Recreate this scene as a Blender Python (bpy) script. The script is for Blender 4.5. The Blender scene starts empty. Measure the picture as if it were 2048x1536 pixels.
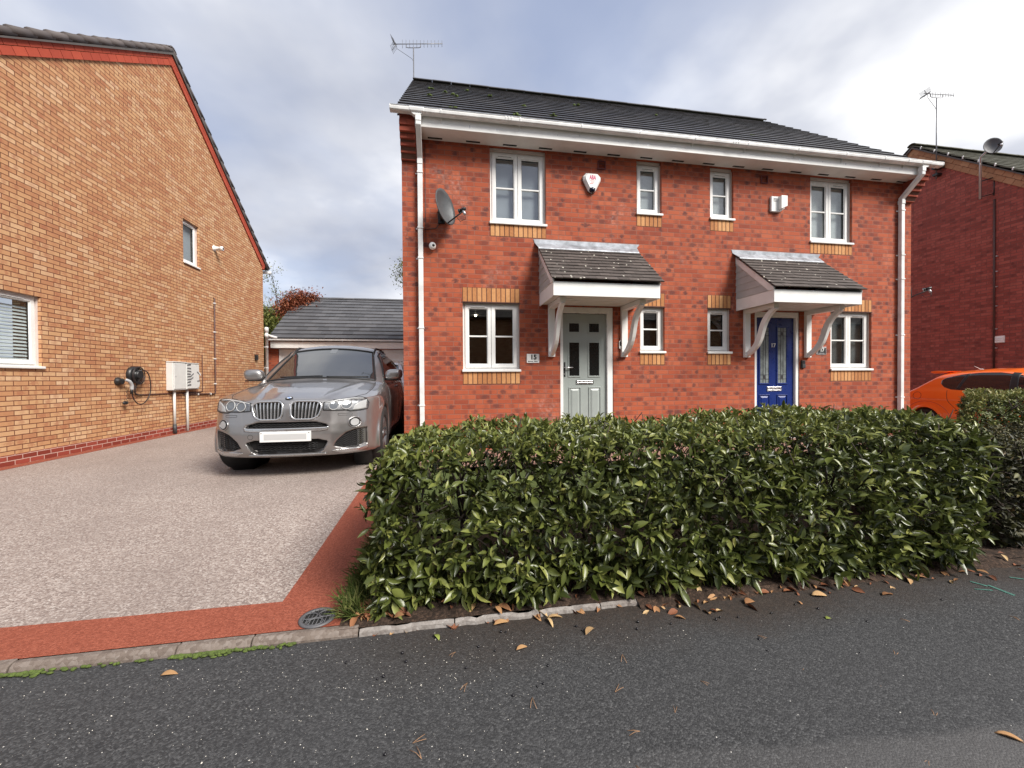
import bpy, bmesh, math, random
import numpy as np
from mathutils import Vector, Matrix
R = math.radians
rnd = random.Random(7)
nprng = np.random.default_rng(11)
sc = bpy.context.scene
col = sc.collection
# ------------------------------------------------------------------ camera
CAM = (-4.1018, -6.2436, 1.17)
YAW, PITCH, ROLL = R(9.7464), R(-0.7103), R(-0.3850)
cd = bpy.data.cameras.new('camera')
cam = bpy.data.objects.new('camera', cd)
col.objects.link(cam)
sc.camera = cam
cd.sensor_width = 36.0
cd.lens = 36.0 * 800.0 / 2048.0
cd.clip_start = 0.05
cd.clip_end = 3000
_r0 = Vector((math.cos(YAW), -math.sin(YAW), 0))
_f0 = Vector((math.sin(YAW), math.cos(YAW), 0))
_f = _f0 * math.cos(PITCH) + Vector((0, 0, math.sin(PITCH)))
_u = -_f0 * math.sin(PITCH) + Vector((0, 0, math.cos(PITCH)))
_r = _r0 * math.cos(ROLL) + _u * math.sin(ROLL)
_up = _u * math.cos(ROLL) - _r0 * math.sin(ROLL)
mw = Matrix((( _r.x, _up.x, -_f.x, CAM[0]), (_r.y, _up.y, -_f.y, CAM[1]), (_r.z, _up.z, -_f.z, CAM[2]), (0, 0, 0, 1)))
cam.matrix_world = mw
# ------------------------------------------------------------------ exposure
sc.view_settings.view_transform = 'Standard'
sc.view_settings.look = 'None'
sc.view_settings.exposure = 0.9
sc.view_settings.gamma = 1
# ------------------------------------------------------------------ sun (soft, cloudy)
SUN_EL, SUN_AZ = R(42), R(140)          # azimuth clockwise from +Y
sl = bpy.data.lights.new('sun', 'SUN')
sl.energy = 3.3
sl.angle = R(24)
sl.color = (1.0, 0.95, 0.88)
sun = bpy.data.objects.new('sun', sl)
col.objects.link(sun)
_sd = Vector((math.sin(SUN_AZ) * math.cos(SUN_EL), math.cos(SUN_AZ) * math.cos(SUN_EL), math.sin(SUN_EL)))
sun.rotation_euler = _sd.to_track_quat('Z', 'Y').to_euler()
# ------------------------------------------------------------------ world: daylight sky broken by cloud
wd = bpy.data.worlds.new('World')
sc.world = wd
wd.use_nodes = True
nt = wd.node_tree
nt.nodes.clear()
def wn(t, **k):
    n = nt.nodes.new(t)
    for a, b in k.items(): setattr(n, a, b)
    return n
def wl(a, b): nt.links.new(a, b)
sky = wn('ShaderNodeTexSky', sky_type='NISHITA', sun_disc=False)
sky.sun_elevation = SUN_EL
sky.sun_rotation = SUN_AZ
sky.dust_density = 2.0
tc = wn('ShaderNodeTexCoord')
sep = wn('ShaderNodeSeparateXYZ'); wl(tc.outputs['Generated'], sep.inputs[0])
zc = wn('ShaderNodeMath', operation='MAXIMUM'); wl(sep.outputs[2], zc.inputs[0]); zc.inputs[1].default_value = 0.0
za = wn('ShaderNodeMath', operation='ADD'); wl(zc.outputs[0], za.inputs[0]); za.inputs[1].default_value = 0.22
dx = wn('ShaderNodeMath', operation='DIVIDE'); wl(sep.outputs[0], dx.inputs[0]); wl(za.outputs[0], dx.inputs[1])
dy = wn('ShaderNodeMath', operation='DIVIDE'); wl(sep.outputs[1], dy.inputs[0]); wl(za.outputs[0], dy.inputs[1])
cmb = wn('ShaderNodeCombineXYZ'); wl(dx.outputs[0], cmb.inputs[0]); wl(dy.outputs[0], cmb.inputs[1])
cmb.inputs[2].default_value = 52.8
n1 = wn('ShaderNodeTexNoise'); n1.inputs['Scale'].default_value = 1.0; n1.inputs['Detail'].default_value = 6; n1.inputs['Roughness'].default_value = 0.5
n1.inputs['Distortion'].default_value = 0.25
wl(cmb.outputs[0], n1.inputs['Vector'])
r1 = wn('ShaderNodeValToRGB'); wl(n1.outputs['Fac'], r1.inputs[0])
r1.color_ramp.elements[0].position = 0.30; r1.color_ramp.elements[1].position = 0.54
r1.color_ramp.elements[0].color = (0.30, 0.30, 0.30, 1)
n2 = wn('ShaderNodeTexNoise'); n2.inputs['Scale'].default_value = 1.5; n2.inputs['Detail'].default_value = 5; n2.inputs['Roughness'].default_value = 0.5
cm2 = wn('ShaderNodeVectorMath', operation='ADD'); wl(cmb.outputs[0], cm2.inputs[0]); cm2.inputs[1].default_value = (4.3, 1.7, 9.1)
wl(cm2.outputs[0], n2.inputs['Vector'])
r2 = wn('ShaderNodeValToRGB'); wl(n2.outputs['Fac'], r2.inputs[0])
e = r2.color_ramp.elements
e[0].position = 0.30; e[0].color = (2.7, 2.9, 3.5, 1)
e[1].position = 0.68; e[1].color = (6.6, 6.6, 6.65, 1)
e.new(0.50); e[1].color = (3.9, 4.05, 4.5, 1)
blue = wn('ShaderNodeMix', data_type='RGBA'); blue.inputs[0].default_value = 0.5
wl(sky.outputs[0], blue.inputs[6]); blue.inputs[7].default_value = (2.4, 2.85, 4.3, 1)
mx = wn('ShaderNodeMix', data_type='RGBA'); wl(r1.outputs[0], mx.inputs[0]); wl(blue.outputs[2], mx.inputs[6]); wl(r2.outputs[0], mx.inputs[7])
bg = wn('ShaderNodeBackground'); wl(mx.outputs[2], bg.inputs[0]); bg.inputs[1].default_value = 0.1
wo = wn('ShaderNodeOutputWorld'); wl(bg.outputs[0], wo.inputs[0])

# ------------------------------------------------------------------ material helpers
def srgb(r, g, b):
    f = lambda c: (c / 255 / 12.92) if c / 255 <= 0.04045 else ((c / 255 + 0.055) / 1.055) ** 2.4
    return (f(r), f(g), f(b), 1)
class NT:
    def __init__(s, name):
        s.m = bpy.data.materials.new(name); s.m.use_nodes = True
        s.t = s.m.node_tree; s.t.nodes.clear()
        s.out = s.n('ShaderNodeOutputMaterial')
        s.b = s.n('ShaderNodeBsdfPrincipled'); s.l(s.b.outputs[0], s.out.inputs[0])
        s.tc = None
    def n(s, t, **k):
        n = s.t.nodes.new(t)
        for a, b in k.items(): setattr(n, a, b)
        return n
    def l(s, a, b): s.t.links.new(a, b)
    def obj(s):
        if not s.tc: s.tc = s.n('ShaderNodeTexCoord')
        return s.tc.outputs['Object']
    def val(s, sock, v):
        if isinstance(v, (int, float, tuple, list)): sock.default_value = v
        else: s.l(v, sock)
    def math(s, op, a, b=0.0, c=None, clamp=False):
        n = s.n('ShaderNodeMath', operation=op, use_clamp=clamp); s.val(n.inputs[0], a); s.val(n.inputs[1], b)
        if c is not None: s.val(n.inputs[2], c)
        return n.outputs[0]
    def mix(s, f, a, b, mode='MIX'):
        n = s.n('ShaderNodeMix', data_type='RGBA', blend_type=mode); s.val(n.inputs[0], f); s.val(n.inputs[6], a); s.val(n.inputs[7], b)
        return n.outputs[2]
    def noise(s, scale, detail=3, rough=0.55, vec=None, dist=0.0):
        n = s.n('ShaderNodeTexNoise'); n.inputs['Scale'].default_value = scale; n.inputs['Detail'].default_value = detail
        n.inputs['Roughness'].default_value = rough; n.inputs['Distortion'].default_value = dist
        s.l(vec if vec is not None else s.obj(), n.inputs['Vector']); return n.outputs['Fac']
    def voro(s, scale, vec=None, out='Color', feature='F1'):
        n = s.n('ShaderNodeTexVoronoi', feature=feature); n.inputs['Scale'].default_value = scale
        s.l(vec if vec is not None else s.obj(), n.inputs['Vector']); return n.outputs[out]
    def ramp(s, f, stops):
        n = s.n('ShaderNodeValToRGB'); s.val(n.inputs[0], f); e = n.color_ramp.elements
        while len(e) < len(stops): e.new(0.5)
        for q, (p, c) in zip(e, stops):
            q.position = p; q.color = c if not isinstance(c, (int, float)) else (c, c, c, 1)
        return n.outputs[0]
    def xyz(s, vec=None):
        n = s.n('ShaderNodeSeparateXYZ'); s.l(vec if vec is not None else s.obj(), n.inputs[0]); return n.outputs
    def comb(s, x, y, z=0.0):
        n = s.n('ShaderNodeCombineXYZ'); s.val(n.inputs[0], x); s.val(n.inputs[1], y); s.val(n.inputs[2], z); return n.outputs[0]
    def bump(s, h, strength=0.5, dist=0.01):
        n = s.n('ShaderNodeBump'); n.inputs['Strength'].default_value = strength; n.inputs['Distance'].default_value = dist
        s.l(h, n.inputs['Height']); s.l(n.outputs[0], s.b.inputs['Normal'])
    def set(s, base=None, rough=None, metal=None, spec=None):
        for k, v in (('Base Color', base), ('Roughness', rough), ('Metallic', metal), ('Specular IOR Level', spec)):
            if v is not None: s.val(s.b.inputs[k], v)
        return s.m
_mats = {}
def plain(name, c, rough=0.5, metal=0.0, var=0.10, scale=6.0, spec=None, bump=0.0, coat=0.0):
    """one colour with soft mottling, so that no surface is perfectly even"""
    if name in _mats: return _mats[name]
    t = NT(name)
    f = t.noise(scale, 4)
    dark = tuple(x * (1 - var) for x in c[:3]) + (1,)
    lite = tuple(min(1, x * (1 + var)) for x in c[:3]) + (1,)
    t.set(t.ramp(f, [(0.3, dark), (0.7, lite)]), t.ramp(t.noise(scale * 2.3, 3), [(0.3, max(0.02, rough * 0.85)), (0.7, min(1, rough * 1.15))]), metal, spec)
    if bump: t.bump(t.noise(scale * 12, 3), bump, 0.004)
    if coat: t.b.inputs['Coat Weight'].default_value = coat; t.b.inputs['Coat Roughness'].default_value = 0.03
    _mats[name] = t.m
    return t.m
def brick(name, stops, mortar, smoke, smoke_amt, zoff=0.0, joint=0.0062, bump=0.9, plinth=None, w=0.225, h=0.075, big=0.12, bloom=0.0, kiss=0.12):
    t = NT(name)
    x, y, z = t.xyz()
    v = t.comb(t.math('ADD', x, y), t.math('SUBTRACT', z, zoff))
    b = t.n('ShaderNodeTexBrick'); b.offset = 0.5; b.squash = 1.0
    for k, q in (('Scale', 1.0), ('Mortar Size', joint), ('Mortar Smooth', 0.25), ('Bias', 0.0), ('Brick Width', w), ('Row Height', h)): b.inputs[k].default_value = q
    b.inputs['Color1'].default_value = (0, 0, 0, 1); b.inputs['Color2'].default_value = (1, 1, 1, 1); b.inputs['Mortar'].default_value = (0.5, 0.5, 0.5, 1)
    jv = t.n('ShaderNodeVectorMath', operation='ADD'); t.l(v, jv.inputs[0])
    jn = t.n('ShaderNodeTexNoise'); jn.inputs['Scale'].default_value = 9.0; t.l(v, jn.inputs['Vector'])
    js = t.n('ShaderNodeVectorMath', operation='SCALE'); t.l(jn.outputs['Color'], js.inputs[0]); js.inputs['Scale'].default_value = 0.008
    t.l(js.outputs[0], jv.inputs[1]); t.l(jv.outputs[0], b.inputs['Vector'])
    tint = b.outputs['Color']
    grain = t.noise(38, 4, 0.6)
    f = t.math('ADD', t.math('MULTIPLY', tint, 0.72), t.math('MULTIPLY', grain, 0.28))
    c = t.ramp(f, stops)
    # kiss marks: one darker patch on some bricks, placed within each brick's own length
    px_, py_, _z = t.xyz(jv.outputs[0])
    row = t.math('FLOOR', t.math('DIVIDE', py_, h))
    par = t.math('SUBTRACT', 1.0, t.math('FLOORED_MODULO', row, 2.0))
    uu = t.math('ADD', t.math('DIVIDE', px_, w), t.math('MULTIPLY', par, 0.5))
    bi = t.math('FLOOR', uu); lu = t.math('SUBTRACT', uu, bi); lv = t.math('SUBTRACT', t.math('DIVIDE', py_, h), row)
    wnz = t.n('ShaderNodeTexWhiteNoise', noise_dimensions='2D'); t.l(t.comb(bi, row), wnz.inputs[0])
    q1, q2, q3 = t.xyz(wnz.outputs['Color'])
    cen = t.math('ADD', 0.28, t.math('MULTIPLY', q1, 0.44)); hw_ = t.math('ADD', 0.16, t.math('MULTIPLY', q2, 0.40))
    dd = t.math('ADD', t.math('DIVIDE', t.math('ABSOLUTE', t.math('SUBTRACT', lu, cen)), hw_), t.math('MULTIPLY', t.math('ABSOLUTE', t.math('SUBTRACT', lv, 0.5)), 0.9))
    dd = t.math('ADD', dd, t.math('MULTIPLY', t.math('SUBTRACT', t.noise(32, 3), 0.5), 2.0))
    spot = t.ramp(dd, [(0.35, 1.0), (1.35, 0.0)])
    sm2 = t.math('MULTIPLY', spot, t.ramp(q3, [(kiss, 0.0), (1.0, smoke_amt)]))
    c = t.mix(sm2, c, smoke)
    c = t.mix(t.math('MULTIPLY', t.ramp(t.noise(0.6, 4), [(0.3, 0.0), (0.75, 1.0)]), big), c, smoke)
    if bloom: c = t.mix(t.math('MULTIPLY', t.math('MULTIPLY', t.ramp(t.noise(1.1, 5, 0.7), [(0.56, 0.0), (0.74, 1.0)]), t.ramp(t.noise(22, 3), [(0.4, 0.0), (0.65, 1.0)])), bloom), c, (0.62, 0.52, 0.47, 1))
    if plinth is not None:
        pz, pst, pm = plinth
        isp = t.math('LESS_THAN', z, pz)
        c = t.mix(isp, c, t.ramp(f, pst)); mort = t.mix(isp, mortar, pm)
    else: mort = mortar
    mv = t.mix(t.noise(5, 3), mort, tuple(q * 0.6 for q in mortar[:3]) + (1,)) if plinth is None else mort
    c = t.mix(b.outputs['Fac'], c, mv)
    t.set(c, t.ramp(grain, [(0.2, 0.75), (0.8, 0.95)]), spec=0.25)
    hh = t.math('SUBTRACT', t.math('MULTIPLY', grain, 0.25), b.outputs['Fac'])
    t.bump(hh, bump, 0.006)
    return t.m
def tinted(name, stops, rough=0.5, grain=30, gamt=0.3, spec=0.4, bump=0.0, trans=0.0, lichen=False):
    """colour from the mesh's own per-piece value, plus grain"""
    t = NT(name)
    a = t.n('ShaderNodeAttribute'); a.attribute_name = 'tint'
    g = t.noise(grain, 4)
    f = t.math('ADD', t.math('MULTIPLY', a.outputs['Fac'], 1 - gamt), t.math('MULTIPLY', g, gamt))
    c = t.ramp(f, stops)
    if lichen:
        v = t.n('ShaderNodeTexVoronoi'); v.inputs['Scale'].default_value = 16; t.l(t.obj(), v.inputs['Vector'])
        q = t.math('MULTIPLY', t.math('GREATER_THAN', t.xyz(v.outputs['Color'])[0], 0.80), t.math('LESS_THAN', t.math('ADD', v.outputs['Distance'], t.math('MULTIPLY', g, 0.3)), 0.36))
        c = t.mix(q, c, (0.62, 0.60, 0.52, 1))
    t.set(c, rough, spec=spec)
    if bump: t.bump(g, bump, 0.004)
    if trans:
        tr = t.n('ShaderNodeBsdfTranslucent'); t.l(c, tr.inputs[0])
        ms = t.n('ShaderNodeMixShader'); ms.inputs[0].default_value = trans
        t.l(t.b.outputs[0], ms.inputs[1]); t.l(tr.outputs[0], ms.inputs[2]); t.l(ms.outputs[0], t.out.inputs[0])
    return t.m
def glass(name, clear=0.7, gloss_rough=0.02, lo=0.07, tint=(0.85, 0.9, 0.9, 1), fk=1.7):
    t = NT(name)
    t.t.nodes.remove(t.b)
    tr = t.n('ShaderNodeBsdfTransparent'); tr.inputs[0].default_value = tuple((q * clear) ** 0.5 for q in tint[:3]) + (1,)
    gl = t.n('ShaderNodeBsdfGlossy'); gl.inputs['Roughness'].default_value = gloss_rough
    fr = t.n('ShaderNodeFresnel'); fr.inputs[0].default_value = 1.5
    bp = t.n('ShaderNodeBump'); bp.inputs['Strength'].default_value = 0.03; bp.inputs['Distance'].default_value = 0.02
    t.l(t.noise(1.6, 1), bp.inputs['Height']); t.l(bp.outputs[0], gl.inputs['Normal'])
    f = t.math('ADD', t.math('MULTIPLY', fr.outputs[0], fk), lo, clamp=True)
    ge = t.n('ShaderNodeNewGeometry'); f = t.math('MULTIPLY', f, t.math('SUBTRACT', 1.0, ge.outputs['Backfacing']))
    ms = t.n('ShaderNodeMixShader'); t.l(f, ms.inputs[0]); t.l(tr.outputs[0], ms.inputs[1]); t.l(gl.outputs[0], ms.inputs[2]); t.l(ms.outputs[0], t.out.inputs[0])
    return t.m
def paint(name, c, metal=0.6, rough=0.32, flake=0.06, coat=1.0, dirt=0.1, dirt_c=(0.25, 0.22, 0.2, 1)):
    t = NT(name)
    f = t.noise(900, 2)
    base = t.mix(f, tuple(q * (1 - flake) for q in c[:3]) + (1,), tuple(min(1, q * (1 + flake)) for q in c[:3]) + (1,))
    d = t.math('MULTIPLY', t.ramp(t.noise(2.2, 5), [(0.4, 0.0), (0.75, 1.0)]), dirt)
    t.set(t.mix(d, base, dirt_c), t.math('ADD', rough, t.math('MULTIPLY', d, 0.6)), metal)
    t.b.inputs['Coat Weight'].default_value = coat; t.b.inputs['Coat Roughness'].default_value = 0.04
    t.l(t.ramp(t.noise(6, 5), [(0.4, 0.03), (0.8, 0.12)]), t.b.inputs['Coat Roughness'])
    return t.m

# ------------------------------------------------------------------ mesh helpers
def wloc(o):
    v = Vector((0, 0, 0))
    while o is not None: v += o.location; o = o.parent
    return v
class MB:
    def __init__(s): s.v = []; s.f = []; s.t = []; s.tint = 0.5; s.sm = []
    def add(s, vs, fs, smooth=False):
        b = len(s.v); s.v += [tuple(p) for p in vs]; s.t += [s.tint] * len(vs)
        s.f += [tuple(i + b for i in f) for f in fs]; s.sm += [smooth] * len(fs)
    def box(s, x0, x1, y0, y1, z0, z1):
        s.add([(x0, y0, z0), (x1, y0, z0), (x1, y1, z0), (x0, y1, z0), (x0, y0, z1), (x1, y0, z1), (x1, y1, z1), (x0, y1, z1)],
              [(0, 3, 2, 1), (4, 5, 6, 7), (0, 1, 5, 4), (1, 2, 6, 5), (2, 3, 7, 6), (3, 0, 4, 7)])
    def prism(s, poly, axis, a, b):
        n = len(poly)
        area = sum(poly[i][0] * poly[(i + 1) % n][1] - poly[(i + 1) % n][0] * poly[i][1] for i in range(n))
        if area < 0: poly = poly[::-1]
        P = {'X': lambda p, q: (q, p[0], p[1]), 'Y': lambda p, q: (p[0], q, p[1]), 'Z': lambda p, q: (p[0], p[1], q)}[axis]
        vs = [P(p, a) for p in poly] + [P(p, b) for p in poly]
        fs = [tuple(range(n))[::-1], tuple(range(n, 2 * n))] + [(i, (i + 1) % n, n + (i + 1) % n, n + i) for i in range(n)]
        flip = (axis == 'Y') != (b < a)
        if flip: fs = [f[::-1] for f in fs]
        s.add(vs, fs)
    def ring(s, x0, x1, z0, z1, w, y0, y1, wt=None, wb=None):
        wt = w if wt is None else wt; wb = w if wb is None else wb
        o = [(x0, z0), (x1, z0), (x1, z1), (x0, z1)]; i = [(x0 + w, z0 + wb), (x1 - w, z0 + wb), (x1 - w, z1 - wt), (x0 + w, z1 - wt)]
        vs = [(a, y0, b) for a, b in o] + [(a, y0, b) for a, b in i] + [(a, y1, b) for a, b in o] + [(a, y1, b) for a, b in i]
        fs = []
        for k in range(4):
            j = (k + 1) % 4
            fs += [(k, j, 4 + j, 4 + k), (8 + k, 12 + k, 12 + j, 8 + j), (k, 8 + k, 8 + j, j), (4 + k, 4 + j, 12 + j, 12 + k)]
        s.add(vs, fs)
    def sweep(s, path, prof, cap=True, smooth=False, up=(0, 0, 1)):
        """prof: 2-D points (side, up) swept along path with mitred corners"""
        path = [Vector(p) for p in path]; n = len(prof); vs = []
        for i, p in enumerate(path):
            a = (path[i] - path[i - 1]).normalized() if i else (path[1] - path[0]).normalized()
            b = (path[i + 1] - path[i]).normalized() if i < len(path) - 1 else a
            t = (a + b)
            t = t.normalized() if t.length > 1e-6 else a
            u = Vector(up)
            if abs(t.dot(u)) > 0.98: u = Vector((0, 1, 0)) if abs(t.y) < 0.9 else Vector((1, 0, 0))
            side = a.cross(u)
            side = (t.cross(u)).normalized(); uu = side.cross(t).normalized()
            k = 1 / max(0.4, t.dot(a))
            for q in prof: vs.append(p + side * q[0] + uu * q[1] * (k if abs(t.dot(a)) < 0.999 else 1))
        fs = []
        for i in range(len(path) - 1):
            for j in range(n):
                k = (j + 1) % n
                fs.append((i * n + j, i * n + k, (i + 1) * n + k, (i + 1) * n + j))
        if cap: fs += [tuple(range(n))[::-1], tuple(range((len(path) - 1) * n, len(path) * n))]
        s.add(vs, fs, smooth)
    def tube(s, path, r, n=8, r1=None, cap=True):
        path = [Vector(p) for p in path]; vs = []; N = len(path)
        ref = None
        for i, p in enumerate(path):
            t = (path[min(i + 1, N - 1)] - path[max(i - 1, 0)]).normalized()
            if ref is None:
                ref = t.orthogonal().normalized()
            ref = (ref - t * ref.dot(t)).normalized(); w = t.cross(ref)
            rr = r if r1 is None else r + (r1 - r) * i / max(1, N - 1)
            for j in range(n):
                a = 2 * math.pi * j / n; vs.append(p + (ref * math.cos(a) + w * math.sin(a)) * rr)
        fs = []
        for i in range(N - 1):
            for j in range(n):
                k = (j + 1) % n; fs.append((i * n + j, i * n + k, (i + 1) * n + k, (i + 1) * n + j))
        if cap: fs += [tuple(range(n))[::-1], tuple(range((N - 1) * n, N * n))]
        s.add(vs, fs, True)
    def lathe(s, prof, c, axis='Z', n=24, cap=True):
        """prof (radius, height) revolved about axis through c"""
        vs = []
        for r, h in prof:
            for j in range(n):
                a = 2 * math.pi * j / n; p, q = r * math.cos(a), r * math.sin(a)
                vs.append({'Z': (c[0] + p, c[1] + q, c[2] + h), 'Y': (c[0] + p, c[1] + h, c[2] + q), 'X': (c[0] + h, c[1] + p, c[2] + q)}[axis])
        fs = []
        for i in range(len(prof) - 1):
            for j in range(n):
                k = (j + 1) % n; f = (i * n + j, i * n + k, (i + 1) * n + k, (i + 1) * n + j)
                fs.append(f if axis != 'Y' else f[::-1])
        s.add(vs, fs, True)
        m = len(prof)
        if not cap: return
        if prof[0][0] > 1e-5: s.add(vs[:n], [tuple(range(n))[::-1]])
        if prof[-1][0] > 1e-5: s.add(vs[(m - 1) * n:], [tuple(range(n))])
    def blob(s, c, rx, ry, rz, nu=12, nv=8):
        vs = []; fs = []
        for i in range(nv + 1):
            p = math.pi * i / nv
            for j in range(nu):
                a = 2 * math.pi * j / nu; vs.append((c[0] + rx * math.sin(p) * math.cos(a), c[1] + ry * math.sin(p) * math.sin(a), c[2] + rz * math.cos(p)))
        for i in range(nv):
            for j in range(nu):
                k = (j + 1) % nu; fs.append((i * nu + j, (i + 1) * nu + j, (i + 1) * nu + k, i * nu + k))
        s.add(vs, fs, True)
    def build(s, name, mat, parent=None, local=False, bevel=0.0, loc=None, smooth=None, tint=False, rot=None):
        me = bpy.data.meshes.new(name)
        off = Vector((0, 0, 0))
        if not local:
            off = wloc(parent) if parent is not None else Vector((0, 0, 0))
            if loc is not None: off = Vector(loc)
        V = [(p[0] - off.x, p[1] - off.y, p[2] - off.z) for p in s.v]
        me.from_pydata(V, [], s.f)
        me.polygons.foreach_set('use_smooth', s.sm if smooth is None else [smooth] * len(s.f))
        if tint:
            at = me.attributes.new('tint', 'FLOAT', 'POINT'); at.data.foreach_set('value', s.t)
        for m in (mat if isinstance(mat, (list, tuple)) else [mat]): me.materials.append(m)
        me.update()
        o = bpy.data.objects.new(name, me); col.objects.link(o)
        if parent is not None: o.parent = parent
        if loc is not None: o.location = Vector(loc) - (wloc(parent) if parent is not None and not local else Vector((0, 0, 0)))
        if rot is not None: o.rotation_euler = rot
        if bevel:
            b = o.modifiers.new('bevel', 'BEVEL'); b.width = bevel; b.segments = 2; b.limit_method = 'ANGLE'; b.angle_limit = R(40)
        return o
def np_mesh(name, V, F, mat, parent=None, tint=None, smooth=True, normals=None, loc=None):
    me = bpy.data.meshes.new(name)
    V = np.asarray(V, np.float32); F = np.asarray(F, np.int32)
    me.vertices.add(len(V)); me.vertices.foreach_set('co', V.ravel())
    k = F.shape[1]
    me.loops.add(F.size); me.loops.foreach_set('vertex_index', F.ravel())
    me.polygons.add(len(F)); me.polygons.foreach_set('loop_start', np.arange(0, F.size, k, dtype=np.int32))
    me.polygons.foreach_set('loop_total', np.full(len(F), k, np.int32))
    me.polygons.foreach_set('use_smooth', np.full(len(F), smooth))
    me.update(calc_edges=True); me.validate()
    if tint is not None:
        at = me.attributes.new('tint', 'FLOAT', 'POINT'); at.data.foreach_set('value', np.asarray(tint, np.float32))
    if normals is not None: me.normals_split_custom_set_from_vertices(normals.tolist())
    me.materials.append(mat)
    o = bpy.data.objects.new(name, me); col.objects.link(o)
    if parent is not None: o.parent = parent
    if loc is not None: o.location = loc
    return o
def tag(o, label=None, cat=None, group=None, kind=None):
    for k, v in (('label', label), ('category', cat), ('group', group), ('kind', kind)):
        if v: o[k] = v
    return o
def thing(name, loc, label, cat, group=None, rz=0.0):
    o = bpy.data.objects.new(name, None); col.objects.link(o); o.location = loc; o.rotation_euler = (0, 0, rz)
    o.empty_display_size = 0.2
    return tag(o, label, cat, group)
def text_mesh(txt, size, mat, parent, loc, rot, name='lettering', depth=0.002, align='CENTER', bold=0.02):
    cu = bpy.data.curves.new(name, 'FONT'); cu.body = txt; cu.size = size; cu.extrude = depth; cu.offset = bold * size; cu.align_x = align; cu.align_y = 'CENTER'
    ob = bpy.data.objects.new(name, cu); col.objects.link(ob)
    dg = bpy.context.evaluated_depsgraph_get(); dg.update()
    me = bpy.data.meshes.new_from_object(ob.evaluated_get(dg))
    bpy.data.objects.remove(ob)
    me.materials.clear(); me.materials.append(mat)
    o = bpy.data.objects.new(name, me); col.objects.link(o); o.parent = parent; o.location = loc; o.rotation_euler = rot
    return o
def fit_x(o, w):
    xs = [v.co.x for v in o.data.vertices]; k = w / (max(xs) - min(xs))
    for v in o.data.vertices: v.co.x *= k
# ------------------------------------------------------------------ materials
RED_ST = [(0.0, (0.20, 0.045, 0.028, 1)), (0.3, (0.325, 0.071, 0.034, 1)), (0.62, (0.385, 0.091, 0.042, 1)), (1.0, (0.45, 0.125, 0.062, 1))]
M_red = brick('red_brick', RED_ST, (0.35, 0.150, 0.108, 1), (0.112, 0.042, 0.036, 1), 0.95, 0.0345, bloom=0.35)
M_tan = brick('tan_brick', [(0.0, (0.38, 0.165, 0.085, 1)), (0.3, (0.49, 0.255, 0.125, 1)), (0.6, (0.55, 0.325, 0.165, 1)), (0.8, (0.60, 0.385, 0.22, 1)), (1.0, (0.69, 0.50, 0.33, 1))],
              (0.15, 0.05, 0.03, 1), (0.32, 0.11, 0.06, 1), 0.62, 0.02, w=0.207, h=0.069, joint=0.006, kiss=0.0, plinth=(0.17, [(0.2, (0.20, 0.035, 0.022, 1)), (0.8, (0.30, 0.06, 0.04, 1))], (0.55, 0.36, 0.30, 1)))
M_dull = brick('dull_red_brick', [(0.0, (0.20, 0.055, 0.045, 1)), (0.4, (0.345, 0.085, 0.066, 1)), (1.0, (0.43, 0.125, 0.095, 1))], (0.24, 0.10, 0.085, 1), (0.075, 0.03, 0.03, 1), 0.5, 0.01)
M_oldred = brick('garage_brick', RED_ST, (0.36, 0.16, 0.11, 1), (0.10, 0.035, 0.035, 1), 0.5, 0.02)
M_soldier = tinted('buff_brick', [(0.0, (0.26, 0.10, 0.04, 1)), (0.35, (0.43, 0.19, 0.075, 1)), (0.65, (0.54, 0.27, 0.115, 1)), (1.0, (0.64, 0.40, 0.20, 1))], 0.85, 26, 0.5, 0.25, 0.3)
M_redtrim = tinted('red_trim_brick', [(0.0, (0.30, 0.05, 0.03, 1)), (1.0, (0.46, 0.085, 0.045, 1))], 0.85, 14, 0.5, 0.25, 0.3)
M_corbel = tinted('corbel_brick', [(0.0, (0.17, 0.04, 0.028, 1)), (1.0, (0.36, 0.085, 0.05, 1))], 0.88, 20, 0.5, 0.25, 0.3)
M_joint = plain('joint_mortar', (0.10, 0.04, 0.025, 1), 0.95)
M_upvc = plain('white_upvc', (0.78, 0.78, 0.76, 1), 0.28, var=0.05, scale=3)
M_white = plain('white_paint', (0.76, 0.76, 0.74, 1), 0.4, var=0.07, scale=4)
M_gutter = plain('white_gutter', (0.70, 0.70, 0.69, 1), 0.35, var=0.16, scale=5)
M_soffit = plain('soffit_board', (0.70, 0.69, 0.66, 1), 0.45, var=0.06)
M_black = plain('black_plastic', (0.015, 0.015, 0.016, 1), 0.4)
M_slot = plain('dark_slot', (0.008, 0.008, 0.008, 1), 0.9)
M_lead = plain('lead_sheet', (0.27, 0.29, 0.32, 1), 0.5, 0.2, var=0.45, scale=7)
M_chrome = plain('chrome', (0.70, 0.70, 0.71, 1), 0.32, 1.0, var=0.03)
M_steel = plain('galvanised_steel', (0.50, 0.51, 0.53, 1), 0.45, 0.8)
M_aerial = plain('aerial_metal', (0.17, 0.17, 0.18, 1), 0.5, 0.6)
M_darkmetal = plain('dark_mesh_metal', (0.05, 0.052, 0.055, 1), 0.5, 0.3)
M_mastic = plain('jamb_sealant', (0.55, 0.46, 0.42, 1), 0.8)
M_brown = plain('brown_pipe', (0.075, 0.028, 0.022, 1), 0.5)
M_vent = plain('terracotta_vent', (0.10, 0.012, 0.012, 1), 0.5)
M_tile = tinted('roof_tile', [(0.0, (0.016, 0.014, 0.013, 1)), (0.5, (0.034, 0.030, 0.029, 1)), (1.0, (0.065, 0.058, 0.053, 1))], 0.34, 9, 0.45, 0.6, 0.10)
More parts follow.
